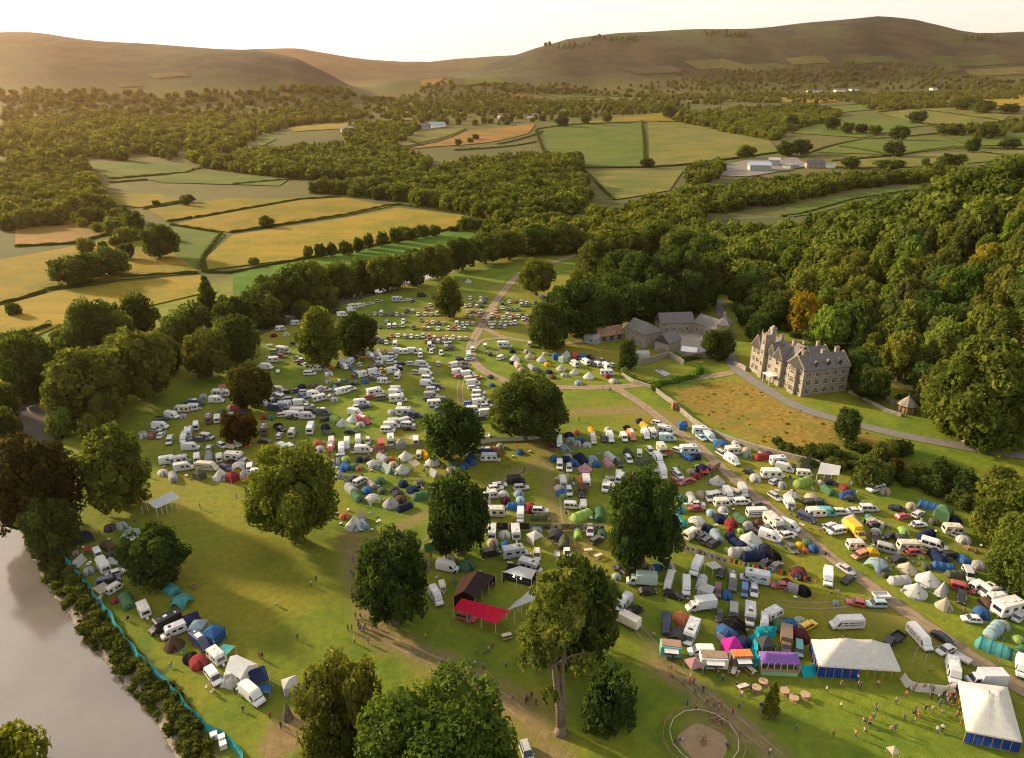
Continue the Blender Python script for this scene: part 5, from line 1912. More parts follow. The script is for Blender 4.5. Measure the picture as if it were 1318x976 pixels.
GROUPS = {'car': 'cars parked on the camp ground', 'van': 'vans parked on the camp ground', 'caravan': 'caravans on the camp ground', 'motorhome': 'motorhomes on the camp ground', 'tent': 'tents pitched on the camp ground', 'gazebo': 'gazebos on the camp ground',
          'awning': 'awnings on the camp ground', 'lorry': 'lorries on the camp ground', 'truck': 'lorries on the camp ground', 'minibus': 'vans parked on the camp ground', 'trailer': 'trailers on the camp ground'}
HALF = {'C': .7, 'V': 1.2, 'M': 1.0, 'W': 1.3, 'H': 1.5, 'L': 1.6, 'F': .8, 'B': 1.3, 'R': .5, 'd': .65, 't': .9, 'b': 1.2, 'i': 1.1, 'r': .9, 'g': 1.6, 'G': 1.4, 'q': 1.3, 'a': 1.6}
DEFANG = {'C': 150, 'V': 150, 'd': -60, 't': -40, 'b': -70, 'i': -60, 'r': -50}
prng = random.Random(21)
SZ = {'d': .76, 't': .77, 'b': .8, 'i': .8, 'r': .8, 'q': .78, 'W': .84, 'H': .86, 'V': .87, 'B': .86}


def world_dir(px, py, ang, dz):
    a = R(ang)
    p0 = ground(px, py, dz)
    p1 = ground(px + 9 * math.cos(a), py - 9 * math.sin(a), dz)
    return math.atan2(p1.y - p0.y, p1.x - p0.x)


def place(code, col, px, py, ang=None, scale=1.0, label=None, var=None):
    dz = HALF[code] * scale
    u, yy, zz = ray(px, py)
    p = ground(px, py, dz)
    q = plane(px, py, p.z + dz)
    x, y = q
    z = h1(x, y)
    ang = ang if ang is not None else DEFANG.get(code, prng.choice([0, 20, -30, 160, -70]))
    if code in 'dtbirq' and ang is not None:
        ang += prng.uniform(-25, 25)
    ang += prng.uniform(-4, 4)
    rz = world_dir(px, py, ang, dz)
    k = prng.randrange(len(P[code])) if var is None else var
    full = y < 240 and py > 495
    nm, cc = COLS[col]
    kv = prng.uniform(.85, 1.12)
    cv = tuple(min(1, v * kv) for v in cc)
    if code in 'WHL' and col == 'w':
        kv = prng.uniform(.75, 1.0)
        cv = tuple(v * kv for v in prng.choice([(.68, .68, .67), (.7, .67, .6), (.62, .65, .68)]))
    o = P[code][k].make((x, y, z - .02), rz, cv, full, scale * SZ.get(code, .88) * (prng.uniform(.88, 1.12) if code in 'dt' else 1))
    noun, cat = NOUN[P[code][k].name]
    noun = SUB.get((code, k), noun) if py > 500 or code != 'C' else 'car in the far rows'
    o['category'] = cat
    o['group'] = GROUPS[cat]
    if label:
        o['label'] = label
    else:
        ITEMS.append((o, nm + ' ' + noun, cat, GROUPS[cat], px, py))
    return o
# ------------------------------------------------------------------ what stands where: kind, colour, tile x, tile y[, heading, scale]
S_ = 4.98
TILES = {}


def lay(ox, oy, text, defang=None):
    for it in text.replace('\n', ';').split(';'):
        f = it.split()
        if not f:
            continue
        ang = float(f[4]) if len(f) > 4 and f[4] != '-' else defang
        sc = float(f[5]) if len(f) > 5 else 1.0
        place(f[0], f[1], ox + float(f[2]) / S_, oy + float(f[3]) / S_, ang, sc)


# far car park: rows of cars seen end on
def cars(ox, oy, text):
    palette = 'sswkgswnsgkwsxsncr'
    for it in text.split():
        f = it.split(',')
        c = f[2] if len(f) > 2 else palette[prng.randrange(len(palette))]
        place('C', c, ox + float(f[0]) / S_, oy + float(f[1]) / S_, prng.choice([-92, -85, 88]))


cars(528, 340, '385,218 452,218 488,218 410,245 450,243 590,250 635,240 678,235 712,240 748,248 805,245 845,245 355,265 382,262 425,265 460,265 712,258 752,260 855,258 555,285 595,278 628,285 655,290 688,288 550,298,o 795,295 832,285 '
     '370,302 400,300 430,307 455,302 365,335 400,338 440,322 525,325 563,335 595,342 623,322 660,337,r 692,330,c 720,325 750,337,o 790,328 365,380 402,378 510,378 540,375 580,375 612,380 645,375 672,375 755,374,r 525,398 570,397 605,399 '
     '15,300 50,320 97,318 135,318 172,318 228,305,m 100,285,r 128,258 160,275 70,358 105,374,o 145,372 180,375 215,375 335,380 22,405 85,408,o 117,408 180,410 245,408 278,410 312,410 348,410 '
     '5,460 45,462 82,460 120,463,r 155,465 195,468 233,465 275,468 315,472 357,472 105,492,r 143,492 180,488 215,490 255,490 120,535 150,530 230,535 265,530 135,558 35,560 65,562 520,340,g 640,342 770,340,c 725,350 480,238,k')
cars(264, 340, '1195,320 1228,320 1267,322 1295,292,k 1288,300 1197,455 1237,455 1280,458 1312,458 1270,362 1267,392 1123,397,k 1088,317 1158,320,n 1133,490 1162,500')
lay(528, 340, 'V w 298 370 90;V k 75 195 0;C n 10 232;C u 470 357 -75;V w 400 535 90;B a 375 577 100;b w 372 105;C w 850 200 0;V w 18 550 0')
lay(528, 340, '''V s 75 635 0;C s 97 658 0;V w 100 688 0;V w 112 722 0;V w 108 758 0;V w 145 795 0;V q 135 835 0;W w 155 885 0;C g 120 862 0
C k 320 602 10;d o 262 632;V w 290 640 10;C u 335 632 10;C k 350 660 5;V w 370 697 5;V c 385 725 5;C o 430 722 5;V w 405 755 5;C w 405 788 5;V w 440 815 5;V w 435 845 5;V w 445 880 5;W w 400 925 0;C s 490 905 5;V w 490 945 5;d b 525 770
W w 480 520 90 .8;H w 605 512 0;W w 765 510 90 .8;C k 500 570;a g 555 555;V w 585 590 20;d n 655 555;b w 670 598;d n 655 628;t c 690 640;b c 768 582;d s 748 557;b w 843 602;d c 865 570;t s 780 655;d n 820 685;d y 878 640;b c 968 660;d n 890 685;G b 935 585;b w 1003 572;G x 980 602;V r 1055 582;G b 1105 587;C k 1150 590;V w 1120 620;V s 1050 632;V w 1195 630;V w 1250 645;b w 1053 685 - .85;d s 985 705;b w 1145 710;W w 1262 690 0;d r 1265 715;d w 1300 745;d a 1078 758;d u 910 718;C s 1220 612;C g 1170 640;d c 715 672;C w 1290 640''')
lay(264, 340, '''H w 1235 222 0;C w 1305 230 0;C s 1113 235 10;V w 945 268 10;W w 985 262 5;C w 1025 256 10;C s 1062 250 10;C n 848 300 10;V w 880 318 5;V w 935 288 8
V w 1130 308 75;C s 1163 365 75;V w 1180 388 75;V w 1215 385 75;V w 1105 478 60;V w 1218 505 80;i c 1155 553;V w 1108 553 90;V w 1240 552 0;W w 1275 555 0
V w 1060 583 -30;C s 1090 608 -30;C w 1115 614 -30;V w 1165 603 10;C w 1200 600 20;a o 1010 597;V n 945 600 40;V w 890 650 -30;C k 860 645 60;W w 925 622 30;C s 985 640
C k 1258 635 5;C s 1225 655 5;V w 1205 677 5;V w 1235 708 60;W w 1140 742 0;d b 1025 748;V w 1015 700 10;C u 975 715 10;C s 1095 708 10;V w 1085 683 10;C y 1135 675 10;C g 1060 660
W w 480 408 5;i w 520 440;d m 440 455;W w 577 372 0;R w 412 520 0;H w 500 545 -5;C x 450 560 0;W w 440 607 0;V w 395 652 0;R w 467 688 80;C k 575 505 0;d w 598 512;V w 672 690 0;W w 712 660 0;r x 775 672 - 1.2;C m 590 625;C s 610 612;C g 585 600;C s 640 640
C s 465 835 10;V w 485 845 -10;C k 530 815 0;C n 585 807 0;C b 625 842 -20;C s 545 862 0;W w 510 895 0;V w 610 882 5;C w 660 905 10;V n 455 915 0;W w 730 852 10;i a 830 785;V w 880 808 10;V w 925 790 10;C c 770 800 0;C u 700 778 5;C w 745 792 5;C k 950 762 0;C s 800 845 50;W w 590 935 0;C k 685 938 0;C s 520 955 0;V w 570 962 0;V w 370 885 -20;V r 215 918 0;d w 787 748;C g 735 820 0;C s 690 815 0;C w 640 815 0;V w 700 830 0
H w 95 822 0;a o 110 785;V w 190 795 30;W w 130 820 0''')
lay(180, 460, '''d s 405 245;V n 360 287 0;W w 340 314 0;W c 275 325 0;V w 205 364 -10;d s 275 370;C k 140 392 0;V w 130 432 0;C s 100 460 0;C r 75 498 70;C w 135 494 50;d c 15 485;H u 440 382 90;W w 495 387 80;C k 525 347 60;V a 585 374 80;C r 650 318 0
H w 310 470 80;V w 280 512 -110;V s 430 497 -10;C g 395 520 0;V w 325 567 0;C s 445 580 70;C w 525 560 -30;a c 580 572;d o 690 557 - .8;H u 795 450 90 1.1;C k 800 532 0;C k 900 455 -20;d k 885 435;C s 893 497 60;B w 1095 442 75 1.1;C k 1190 392 20;t l 1245 388;b w 1300 412;d n 1190 442;t v 1205 478
d r 795 380;d e 840 380;C c 920 367 0;W w 1005 337 0;C n 880 320 0;W w 925 300 0;C k 970 382 -10;C k 1100 345 0;W s 250 650 10;V w 365 637 85;W w 508 637 90 .9;t s 440 637 -90;H w 610 632 0;C m 595 658 0;V w 280 697 10;B c 430 692 0;G v 380 742 - 1.0;i w 515 738 - 1.4;C n 550 702 -20;G r 592 757;q w 635 685;i s 668 732;V w 705 688 80;d w 145 732;t s 210 757 -60;d r 690 782;C n 705 862 80;d e 705 832;C g 740 870 80
V r 1222 587 -90;V s 1228 543 -90;V w 1295 582 -90;V w 905 566;V w 950 562;d o 1140 545;d s 1155 582;d c 1255 660;d b 1310 697;C g 325 520 70;d w 20 500''')
lay(420, 480, '''W w 445 98 0;V w 445 122 0;H w 460 158 0;W w 470 208 80 .8;H w 505 244 0;d s 420 245;C n 520 277 0;V s 510 302 10;V w 525 322 0;C k 530 352 0
H w 315 115 10;C r 280 152 10;V w 225 185 5;C n 250 212 5;C s 205 214 5;V w 185 247 -10;d l 50 287 - 1.3;b w 105 312;b w 170 287;V r 240 297 -15;t l 160 342;C k 160 374 0;d s 220 327;V w 395 355 0;V w 420 330 0
C w 35 438 -90;C r 25 487 -90;C s 90 460 -90;V w 97 490 -90;V w 132 448 -90;V w 203 430 -90;C s 265 432 -90;V w 240 485 0;L r 352 462 -90 .9;H w 412 428 -90;G s 475 447;V w 575 425 90;a c 545 417;R w 1033 402 80;d s 58 570;d l 125 549;d b 105 605;t b 125 590;d n 212 550;d g 253 546;t s 360 537;d o 415 552;q w 300 577;d x 335 592;r x 392 602 - 1.3;d e 180 594;d o 207 608 - .8;b w 507 524;b w 485 608;a c 565 580;t y 635 517;W c 595 517 80 .8;b w 680 557;d e 810 577 - 1.3;d c 805 615;t b 925 555;d b 885 592;d b 930 525;d s 975 500;V n 1040 500 0;W w 1045 535 0;d o 1080 488;d x 1115 466;d b 1240 502 - .9
C k 160 670 30;V s 220 682 30;d e 335 687 - 1.2;t c 290 705;d b 262 742 - 1.2;t s 155 732;t e 195 782;d v 355 747;d g 435 742;q w 295 795 - .95;b s 410 824;d u 475 802 - 1.2;t n 500 852 30;d n 492 706 - 1.1;d n 555 747 - 1.1;C k 597 700 90;t e 620 777 30 1.15;b w 708 707;r s 690 632;V k 1215 680 0;C w 1110 714 10;C w 1085 736 10;C s 1250 732 0;W s 1055 772 0;d w 1138 772;d w 1015 812 - 1.2;d m 1150 813;W w 1080 882 0 1.1;V w 1245 907 -90;d a 1235 770 - 1.2;d a 1245 806;t b 1215 848 20;d r 1305 856 - 1.2;d g 455 770;d c 430 580;C s 60 530;i s 85 640''')
lay(600, 536, '''C s 538 107 -90;C s 582 107 -90;C m 547 152 -90;V w 597 157 -80;C m 555 190 -80;d a 668 152 - 1.1;d n 660 114;d o 710 97;d s 712 172;d b 740 148;d w 775 177;d a 628 194;t y 805 82;V c 812 137 -70;C k 880 137 -70;V w 925 127 -70;d c 912 82
d b 565 267;V w 600 300 -90;C s 660 327 -80;d s 655 252;d n 720 252;d b 690 292 - 1.2;t n 745 267;d a 810 267;d b 835 302;b i 762 322 - .95;t w 925 252;t i 910 292;C k 980 297 -60;d n 640 270;d a 800 290
W w 620 412 -80 .9;a c 605 395;d b 615 487;d w 600 452;d l 622 503 - .9;C s 660 478 -80;a o 735 402;W w 770 407 -80;g u 750 450;C k 738 487 -90;F w 895 445 -100;V w 990 382 60;W w 940 445 -80 .7;R s 920 395 0
V w 685 560 0;W w 752 567 -90 .8;t l 740 627 0 1.1;t e 855 617 -90 1.15;W w 165 737 -90;d w 245 752;W w 318 735 -85;g w 440 765;d s 452 722;q g 570 742;t l 715 742 -90;C s 795 732 -90;d e 865 742;t v 625 797 -90;d b 255 822;V k 155 862 10;H w 315 860 10;C c 455 882 -90;C w 648 872 -85;R s 583 885 -90 .8;d l 15 945 - 1.3;d c 170 802;t v 465 637 0;C w 475 600 0;V w 350 627 -90 .95;C g 835 790 30''')
lay(792, 520, '''d n 155 104 - 1.1;t y 190 132;V w 195 187 -60;W w 240 178 -60;H w 325 162 -10;V a 335 210 0;C w 275 120 -10;V w 55 205 -60;V o 105 195 -60;d k 75 148 - .8
G b 433 130;H w 552 165 0;C a 550 210 -30;V a 605 202 -30;q b 675 247 - 1.2;H w 765 292 10;C s 685 317 -30;V w 750 352 -30;d x 848 322;d c 845 287;d w 775 245;t r 945 332 -15;d n 980 317;H w 1055 357 10;V s 1090 402 -10;r v 1215 375 20 2.0;W w 1005 440 0 1.15;d w 900 467 - 1.1;C k 860 434 -20;C s 1025 490 30;d s 1068 517 - .9;W w 1210 437 0 .8;t l 1205 490 0 1.25
C w 85 352 -60;t g 85 312;W w 155 310 90 .8;t v 178 362 0;C w 225 300 -50;V w 275 342 -50;H c 300 285 -60;a r 340 307;C w 400 294 -20;H w 482 287 0;t b 462 332 -20;d n 520 334
V w 305 432 -70 1.1;R s 250 430 0;C c 390 430 -40;C w 405 452 -40;C r 390 492 -20;C r 470 489 20;d c 485 427;G n 560 412;a r 570 428;L u 625 402 -150 .8;b w 655 482;d r 520 457;V w 25 467 -80;C o 97 457 -80
d e 425 599 - 1.1;t w 487 597;d c 555 572;C s 600 595 -60;V w 650 570 10;V w 725 570 -60;W c 685 625 0;V w 815 614 0;V c 775 562 -20;V s 820 547 -60;C w 530 637 0;C r 525 664 0;d a 615 692 - 1.1;d w 693 674;d n 668 724 - 1.2;t e 805 727;d t 415 672;t t 405 737 - 1.1;C g 915 640 10;B w 925 690 5;d r 742 757 - 1.1;d r 735 797 - .7;q w 525 745 - 1.1;d s 850 770;i u 918 752;H w 1020 757 -45 1.1;V w 1118 772 -20;C g 975 797 -20;V w 995 840 -20;C w 1108 835 15;d l 802 810 - .8;C k 880 808 -10;b w 870 852 - 1.25;V c 495 822 25;C g 555 842 30;C g 590 867 30;C k 635 892 30;t a 650 837;d n 600 795;d n 740 837 - 1.1;t n 785 880;d a 890 907;d l 715 932 - .7;t s 800 940 20 1.1;t n 885 965 0 1.1;d n 960 922 - 1.1;d k 1000 957 - 1.3
C g 1130 917 -50;d y 1185 902;d o 1215 934 - .8;d e 1230 885;d b 1270 922;C s 1025 588 -30;q s 1135 582;W w 1115 627 -60;d c 1260 595 - 1.1;C k 1255 622 0;V n 1230 717 -20;W w 1290 687 0''')
lay(1054, 560, '''C k 65 297 0;d c 15 302;t e 55 342;d i 270 285;t s 305 287;V w 365 327 200 1.1;R k 445 297;d c 425 352 - 1.2;t b 175 372 0;C k 205 402 0;d r 165 330;C k 10 427 0;V t 50 487 0;C w 145 490 0;C w 230 480 0;V w 325 457 0;d t 325 522 - .8;b s 215 537 - 1.15;C w 80 582 20;V w 115 602 190;L y 235 597 -45;C m 357 652 -80;t c 370 552;d s 370 612;C k 455 637 30;C k 375 572 0
W w 240 697 0;V o 265 757 200 .9;G y 345 747 - .8;V q 450 717 -15 1.1;W c 580 702 0;C r 620 747 0;C k 515 787 10;C k 540 657 0;t n 690 627 0 1.1;V w 745 690 -20 1.25;t n 765 767 -60 1.3;t b 800 832 0 1.1;C k 850 767 0;q a 380 817 - 1.15;b c 570 842 - .95;b w 705 907 - 1.15;t s 520 917 10 1.2;d v 420 887 - .8;d v 690 830;d l 655 778 - .6;d b 930 792;d s 1030 827 - 1.3
C k 505 467 -10;d c 595 450;t b 710 442 0 1.1;G e 805 485 - 1.2;C r 545 517 10;C w 637 500 30;C w 645 569 0;d v 740 547 - 1.1;d n 875 535;d l 545 605;W c 865 597 0 1.1;C w 905 642 -20;d w 930 660 - 1.1;H c 1140 800 60 .8;C g 790 780 0''')
lay(1054, 700, '''b w 625 285 - 1.1;r s 790 285 60 1.1;i c 810 372 - 1.1;V r 925 268 -15;V w 1030 252 20;H w 1115 287 190;V s 965 182 -60;t v 880 185 0;C k 915 342 -90;d u 1085 370;V w 1165 343 0;W w 1225 395 10 1.35;d b 1045 437 - 1.1;C w 980 477 170;C s 1285 460 40;t a 1130 537 30 1.1;d s 1185 517;t t 1120 645 -30 1.35;d l 1285 608;t e 1280 692 20;V w 1305 780 -90;d m 1190 700 - .7
V w 62 205 -90 1.05;C k 190 222 30;C s 175 157 -35;C r 242 372 170;C a 368 382 180;R s 400 335 0 1.3;B w 180 497 180 1.0;F k 480 612 210;B w 650 590 -50 .95;C k 795 597 -35;C s 815 674 200;V w 868 808 -75 1.1;R s 920 737 -30 1.1;L w 1075 852 180;d x 110 372 - .6''')
lay(792, 660, '''L x 170 417 180;C k 205 502 0;B w 345 432 -105 .85;C k 375 522 -10;V w 520 337 -115 1.1;V w 455 462 -92;a w 630 340;C k 680 372 -110;t w 555 437 -90;G w 580 492;V m 658 487 -90 .85;d b 715 517;V g 750 435 -90;H w 895 402 170;a a 905 425;V b 830 487 -90 .85;C w 890 492 -90;L w 550 578 185 .95;C k 960 318 40;C g 1030 337 40;d m 1180 377 - 1.2;C r 1060 460 180;d m 1105 440;t s 1160 475 -30;d k 1205 492 - 1.2
V n 325 705 -90 .95;d o 430 672 - 1.25;H w 487 757 -110;q g 420 765;C k 670 657 -90;V q 760 627 -90 1.05;q k 760 707 - 1.15;H w 865 642 -92;V s 955 702 -90 .9;W s 1015 637 30;d e 1060 717 - 1.2;d b 1120 697 - 1.1;d x 1185 687;C y 1235 717 30;d b 720 752 - 1.4;d s 690 782;d n 825 822;d m 1190 777 - 1.1;L u 1097 805 -90 .95;V t 1180 862 -90 .85;V w 550 872 180 1.05;V s 52 572 -130;L w 70 675 155 .9;C k 120 622 20
C k 45 345 10;C g 100 365 20;d b 270 340 - .8;d c 340 330;d s 230 352 - .7''')
lay(540, 660, '''V w 180 337 -15;d e 300 327 - 1.3;d s 20 322 - 1.2;r e 70 207 20;V w 105 527 -60;W c 145 465 -80 .7;C k 1150 408 -25;d x 1265 402 - .8;L w 1125 562 -90 .8;V o 1178 627 160 .85;C r 300 665 -15;d c 190 292''')
lay(420, 480, 'i w 180 945 - 1.5;r c 205 918 40 1.2;d o 115 910;t a 235 960 -30')
lay(60, 660, '''q n 225 148 - 1.1;d g 405 90;d x 480 78;q x 545 130 - 1.2;a w 550 160;a r 270 230 - .7;V w 325 252 -60 .9;W w 360 332 -60;d i 182 255 - .6;r w 200 302 60;d s 270 367;t u 395 205 -60;d g 420 262;a s 430 312 ;q w 507 277 - .8;C s 455 377 15;V n 395 422 15;W w 430 477 30 .8;a c 355 487;t e 510 552 -60 1.1;W w 620 612 -65;d r 435 560 - .6;t t 790 472 -40 1.1;q t 862 552 - 1.0;H k 755 697 205;H w 810 747 205 .85;i u 810 818 - 1.2;g n 930 677;g a 970 722;G b 1068 770 - 1.15;V n 982 817 -40''')
lay(180, 780, '''W w 488 312 -40;a t 545 283;d r 372 350 - 1.1;d k 325 325;V w 470 437 -50;r w 600 455 60;r w 545 462 60 .8;V w 718 555 -40 1.1;a n 760 450 - 1.2;a b 800 530 - .8;G w 962 500 - .9''')
place('C', 's', 678, 968, -70)


LANES = [(p.x, p.y) for p in G([(600, 590), (700, 560), (760, 505), (850, 510), (940, 600), (1100, 730), (1318, 885), (1318, 905), (1080, 745), (880, 600), (800, 540), (735, 545), (715, 620), (735, 720), (715, 720), (700, 610), (620, 625)])]

# ---- the gaps of the rows: more cars and small tents squeezed between what stands there
frg = random.Random(77)
pitched = [(it[0].location.x, it[0].location.y) for it in ITEMS if it[2] in GROUPS]


def free_spot(x, y, r):
    return all((q[0] - x) ** 2 + (q[1] - y) ** 2 > r * r for q in pitched)


n_add = {'C': 0, 'd': 0, 'V': 0}
for it in list(ITEMS):
    if it[2] not in ('van', 'caravan', 'car', 'tent', 'motorhome') or not 438 < it[5] < 800:
        continue
    west = it[4] < 640
    if not west and it[5] < 500:
        continue
    if frg.random() > (.6 if west and it[5] < 600 else .3):
        continue
    for _ in range(6):
        a = frg.uniform(0, 6.28)
        d_ = frg.uniform(3.2, 5.0)
        x, y = it[0].location.x + d_ * math.cos(a), it[0].location.y + d_ * math.sin(a)
        A_, B_ = to_px(x, y, .7)
        k = 'd' if (it[2] == 'tent' and not west) or frg.random() < .2 else frg.choice('CCCV')
        if k == 'V' and n_add['V'] > 24:
            k = 'C'
        if n_add[k] >= {'C': 22, 'd': 14, 'V': 30}[k]:
            continue
        if free_spot(x, y, 3.1 if k != 'd' else 2.6) and not inside(np.array([x]), np.array([y]), LANES).any():
            o = place(k, frg.choice('wsskgnrwbu' if k == 'C' else 'wwwsgn' if k == 'V' else 'sgnevbcoxw'), A_, B_, None)
            if k in 'CV':
                o.rotation_euler = (0, 0, it[0].rotation_euler.z if it[2] != 'tent' else frg.choice([.1, 1.7, -1.4]))
            pitched.append((x, y))
            n_add[k] += 1
            break

# ---- people
def person_mesh(name, pose):
    """one continuous figure grown from a jointed skeleton"""
    J = {'pel': (0, 0, .95), 'bel': (0, 0, 1.12), 'che': (.01, 0, 1.36), 'nek': (.01, 0, 1.5), 'hea': (.03, 0, 1.6), 'top': (.03, 0, 1.73)}
    rad = {'pel': .15, 'bel': .14, 'che': .155, 'nek': .06, 'hea': .1, 'top': .075}
    sw = {'stand': (0, 0), 'walk': (.26, -.24), 'sit': (.4, .36)}[pose]
    for s, k, q in ((1, 'l', sw[0]), (-1, 'r', sw[1])):
        J['hip' + k] = (0, .1 * s, .9)
        if pose == 'sit':
            J['hip' + k] = (0.02, .1 * s, .93)
            J['kne' + k] = (.42, .13 * s, .95)
            J['ank' + k] = (.46, .13 * s, .55)
            J['toe' + k] = (.62, .14 * s, .5)
        else:
            J['kne' + k] = (q * .55 + .03, .11 * s, .5)
            J['ank' + k] = (q * 1.0 - .02, .11 * s, .09)
            J['toe' + k] = (q * 1.0 + .17, .12 * s, .05)
        J['sho' + k] = (.0, .19 * s, 1.43)
        J['elb' + k] = (-q * .3 - .03, .26 * s, 1.16)
        J['wri' + k] = (-q * .7 + .1, .27 * s, .93)
        J['han' + k] = (-q * .75 + .14, .26 * s, .84)
        rad.update({'hip' + k: .1, 'kne' + k: .065, 'ank' + k: .045, 'toe' + k: .04, 'sho' + k: .065, 'elb' + k: .045, 'wri' + k: .034, 'han' + k: .04})
    E = [('pel', 'bel'), ('bel', 'che'), ('che', 'nek'), ('nek', 'hea'), ('hea', 'top')]
    for k in 'lr':
        E += [('pel', 'hip' + k), ('hip' + k, 'kne' + k), ('kne' + k, 'ank' + k), ('ank' + k, 'toe' + k), ('che', 'sho' + k), ('sho' + k, 'elb' + k), ('elb' + k, 'wri' + k), ('wri' + k, 'han' + k)]
    keys = list(J)
    me_ = bpy.data.meshes.new('sk')
    me_.from_pydata([J[k] for k in keys], [(keys.index(a), keys.index(b)) for a, b in E], [])
    o = bpy.data.objects.new('sk', me_)
    COL.objects.link(o)
    o.modifiers.new('s', 'SKIN')
    for v, k in zip(me_.skin_vertices[0].data, keys):
        v.radius = (rad[k], rad[k])
        v.use_root = k == 'pel'
    o.modifiers.new('d', 'SUBSURF').levels = 1
    dg = bpy.context.evaluated_depsgraph_get()
    dg.update()
    out_ = bpy.data.meshes.new_from_object(o.evaluated_get(dg))
    out_.name = name
    bpy.data.objects.remove(o)
    out_.materials.clear()
    for k in ('shirt', 'trousers', 'skin', 'hair'):
        out_.materials.append(MATS[k])
    drop = .5 if pose == 'sit' else 0
    for v in out_.vertices:
        v.co.z -= drop
    for p_ in out_.polygons:
        c = p_.center
        z = c.z + drop
        if z > 1.54:
            p_.material_index = 3 if (z > 1.7 or c.x < .0) else 2
        elif z > 1.49 or (abs(c.y) > .2 and z < 1.2):
            p_.material_index = 2
        elif z > 1.0 and not (pose == 'sit' and c.x > .15):
            p_.material_index = 0
        else:
            p_.material_index = 1
        p_.use_smooth = True
    return out_


PEOPLE = {k: person_mesh('person', k) for k in ('stand', 'walk', 'sit')}
SHIRT = {'white': (.7, .7, .68), 'black': (.03, .03, .03), 'red': (.5, .05, .05), 'blue': (.06, .14, .4), 'grey': (.25, .25, .26), 'green': (.1, .22, .08), 'orange': (.6, .2, .04), 'pink': (.6, .3, .35), 'brown': (.22, .12, .07)}
ppl = ('743,753,stand,black 749,752,stand,black 1086,538,walk,white 745,543,stand,black 600,595,walk,black 655,602,walk,grey 675,608,stand,black 642,600,stand,black 575,612,stand,black 550,615,stand,grey 305,642,stand,black 258,655,stand,black '
       '455,745,walk,black 462,742,stand,red 460,750,stand,grey 468,735,walk,blue 475,741,stand,black 448,812,stand,black 453,812,stand,grey 462,810,stand,black 464,812,stand,blue 456,828,stand,pink 479,806,stand,black 480,812,stand,black 499,808,stand,black 452,738,walk,grey 510,700,stand,black 506,710,stand,brown 496,690,stand,black '
       '634,835,stand,red 629,840,walk,white 622,862,stand,grey 634,882,stand,black 624,888,sit,grey 680,904,stand,red 684,900,stand,black 690,908,stand,black 677,907,stand,black 587,860,stand,grey 548,823,stand,white '
       '752,742,stand,black 755,790,stand,black 770,845,stand,black 773,843,stand,black 784,835,stand,grey 628,755,stand,white 634,757,stand,grey 632,750,stand,black '
       '866,851,stand,black 868,845,sit,red 880,881,walk,grey 888,881,walk,red 894,893,walk,blue 921,867,stand,black 924,872,stand,black 930,877,stand,black 900,862,stand,brown 907,866,stand,black 950,868,sit,white 968,870,sit,white 955,895,sit,white 948,884,sit,black 963,886,sit,white 980,880,sit,red 1012,889,sit,white 1020,898,sit,red '
       '1025,940,walk,grey 1103,877,stand,white 1104,885,stand,grey 1107,887,stand,black 1153,906,stand,grey 1127,913,stand,black 1129,916,stand,grey 1175,921,sit,black 1178,918,stand,black 1190,917,stand,black 1206,941,sit,white 1111,930,sit,grey 1119,935,sit,black 1112,943,sit,grey '
       '1176,890,stand,red 1178,887,stand,grey 1197,889,stand,red 1200,892,stand,blue 1198,900,stand,black 1207,902,stand,grey 1213,898,stand,black 1218,907,stand,blue 1223,911,stand,black 1221,904,stand,brown 1231,925,stand,orange 1233,920,stand,black 1216,895,stand,green 1227,898,stand,orange 1228,905,stand,red 1085,869,stand,red 1092,868,stand,white 1065,866,stand,grey '
       '871,958,sit,blue 878,954,sit,white 935,963,sit,black 990,972,stand,white 392,887,stand,black 394,893,stand,brown 334,847,stand,red 338,849,stand,black 383,823,stand,brown 429,845,stand,white 356,780,sit,white 407,749,stand,black 401,755,stand,white 348,925,stand,red 362,938,stand,black 313,915,sit,black 902,700,stand,black '
       '826,563,stand,white 900,470,stand,white 903,470,stand,white 890,486,stand,white 894,486,stand,white 776,503,stand,grey 785,504,stand,black 1212,942,stand,white')
for it in ppl.split():
    px, py, pose, sc_ = it.split(',')
    px, py = float(px), float(py)
    p = ground(px, py)
    o = link('person', PEOPLE[pose], None, SHIRT[sc_])
    o.location = p - Vector((0, 0, .0))
    o.rotation_euler = (0, 0, prng.uniform(0, 6.28))
    s = prng.uniform(.86, .98)
    o.scale = (s, s, s)
    o['category'] = 'person'
    o['group'] = 'people on the camp ground'
    vb = {'stand': 'standing', 'walk': 'walking', 'sit': 'sitting'}[pose]
    ITEMS.append((o, 'person in a %s top %s' % (sc_, vb), 'person', 'people on the camp ground', px, py - 3))


# ---- camp furniture standing about between the tents
def chair_mesh():
    m_ = MB()
    m_.box((0, 0, .42), (.5, .5, .05), 0)
    m_.box((-.27, 0, .72), (.06, .5, .62), 0, ry=-.2)
    for sx in (-1, 1):
        for sy in (-1, 1):
            m_.tube([(sx * .24, sy * .24, 0), (-sx * .2, sy * .24, .44)], .018, .018, 1, 4)
    for sy in (-1, 1):
        m_.box((0, sy * .27, .62), (.5, .05, .03), 1)
    return m_.mesh('camp_chair', ['shade_cloth', 'metal'])


def table_mesh():
    m_ = MB()
    m_.box((0, 0, .7), (1.2, .65, .04), 0)
    for sx in (-1, 1):
        for sy in (-1, 1):
            m_.tube([(sx * .55, sy * .28, 0), (sx * .45, sy * .26, .7)], .02, .02, 1, 4)
    m_.box((.2, .1, .82), (.3, .25, .2), 1)
    return m_.mesh('camp_table', ['panel', 'metal'])


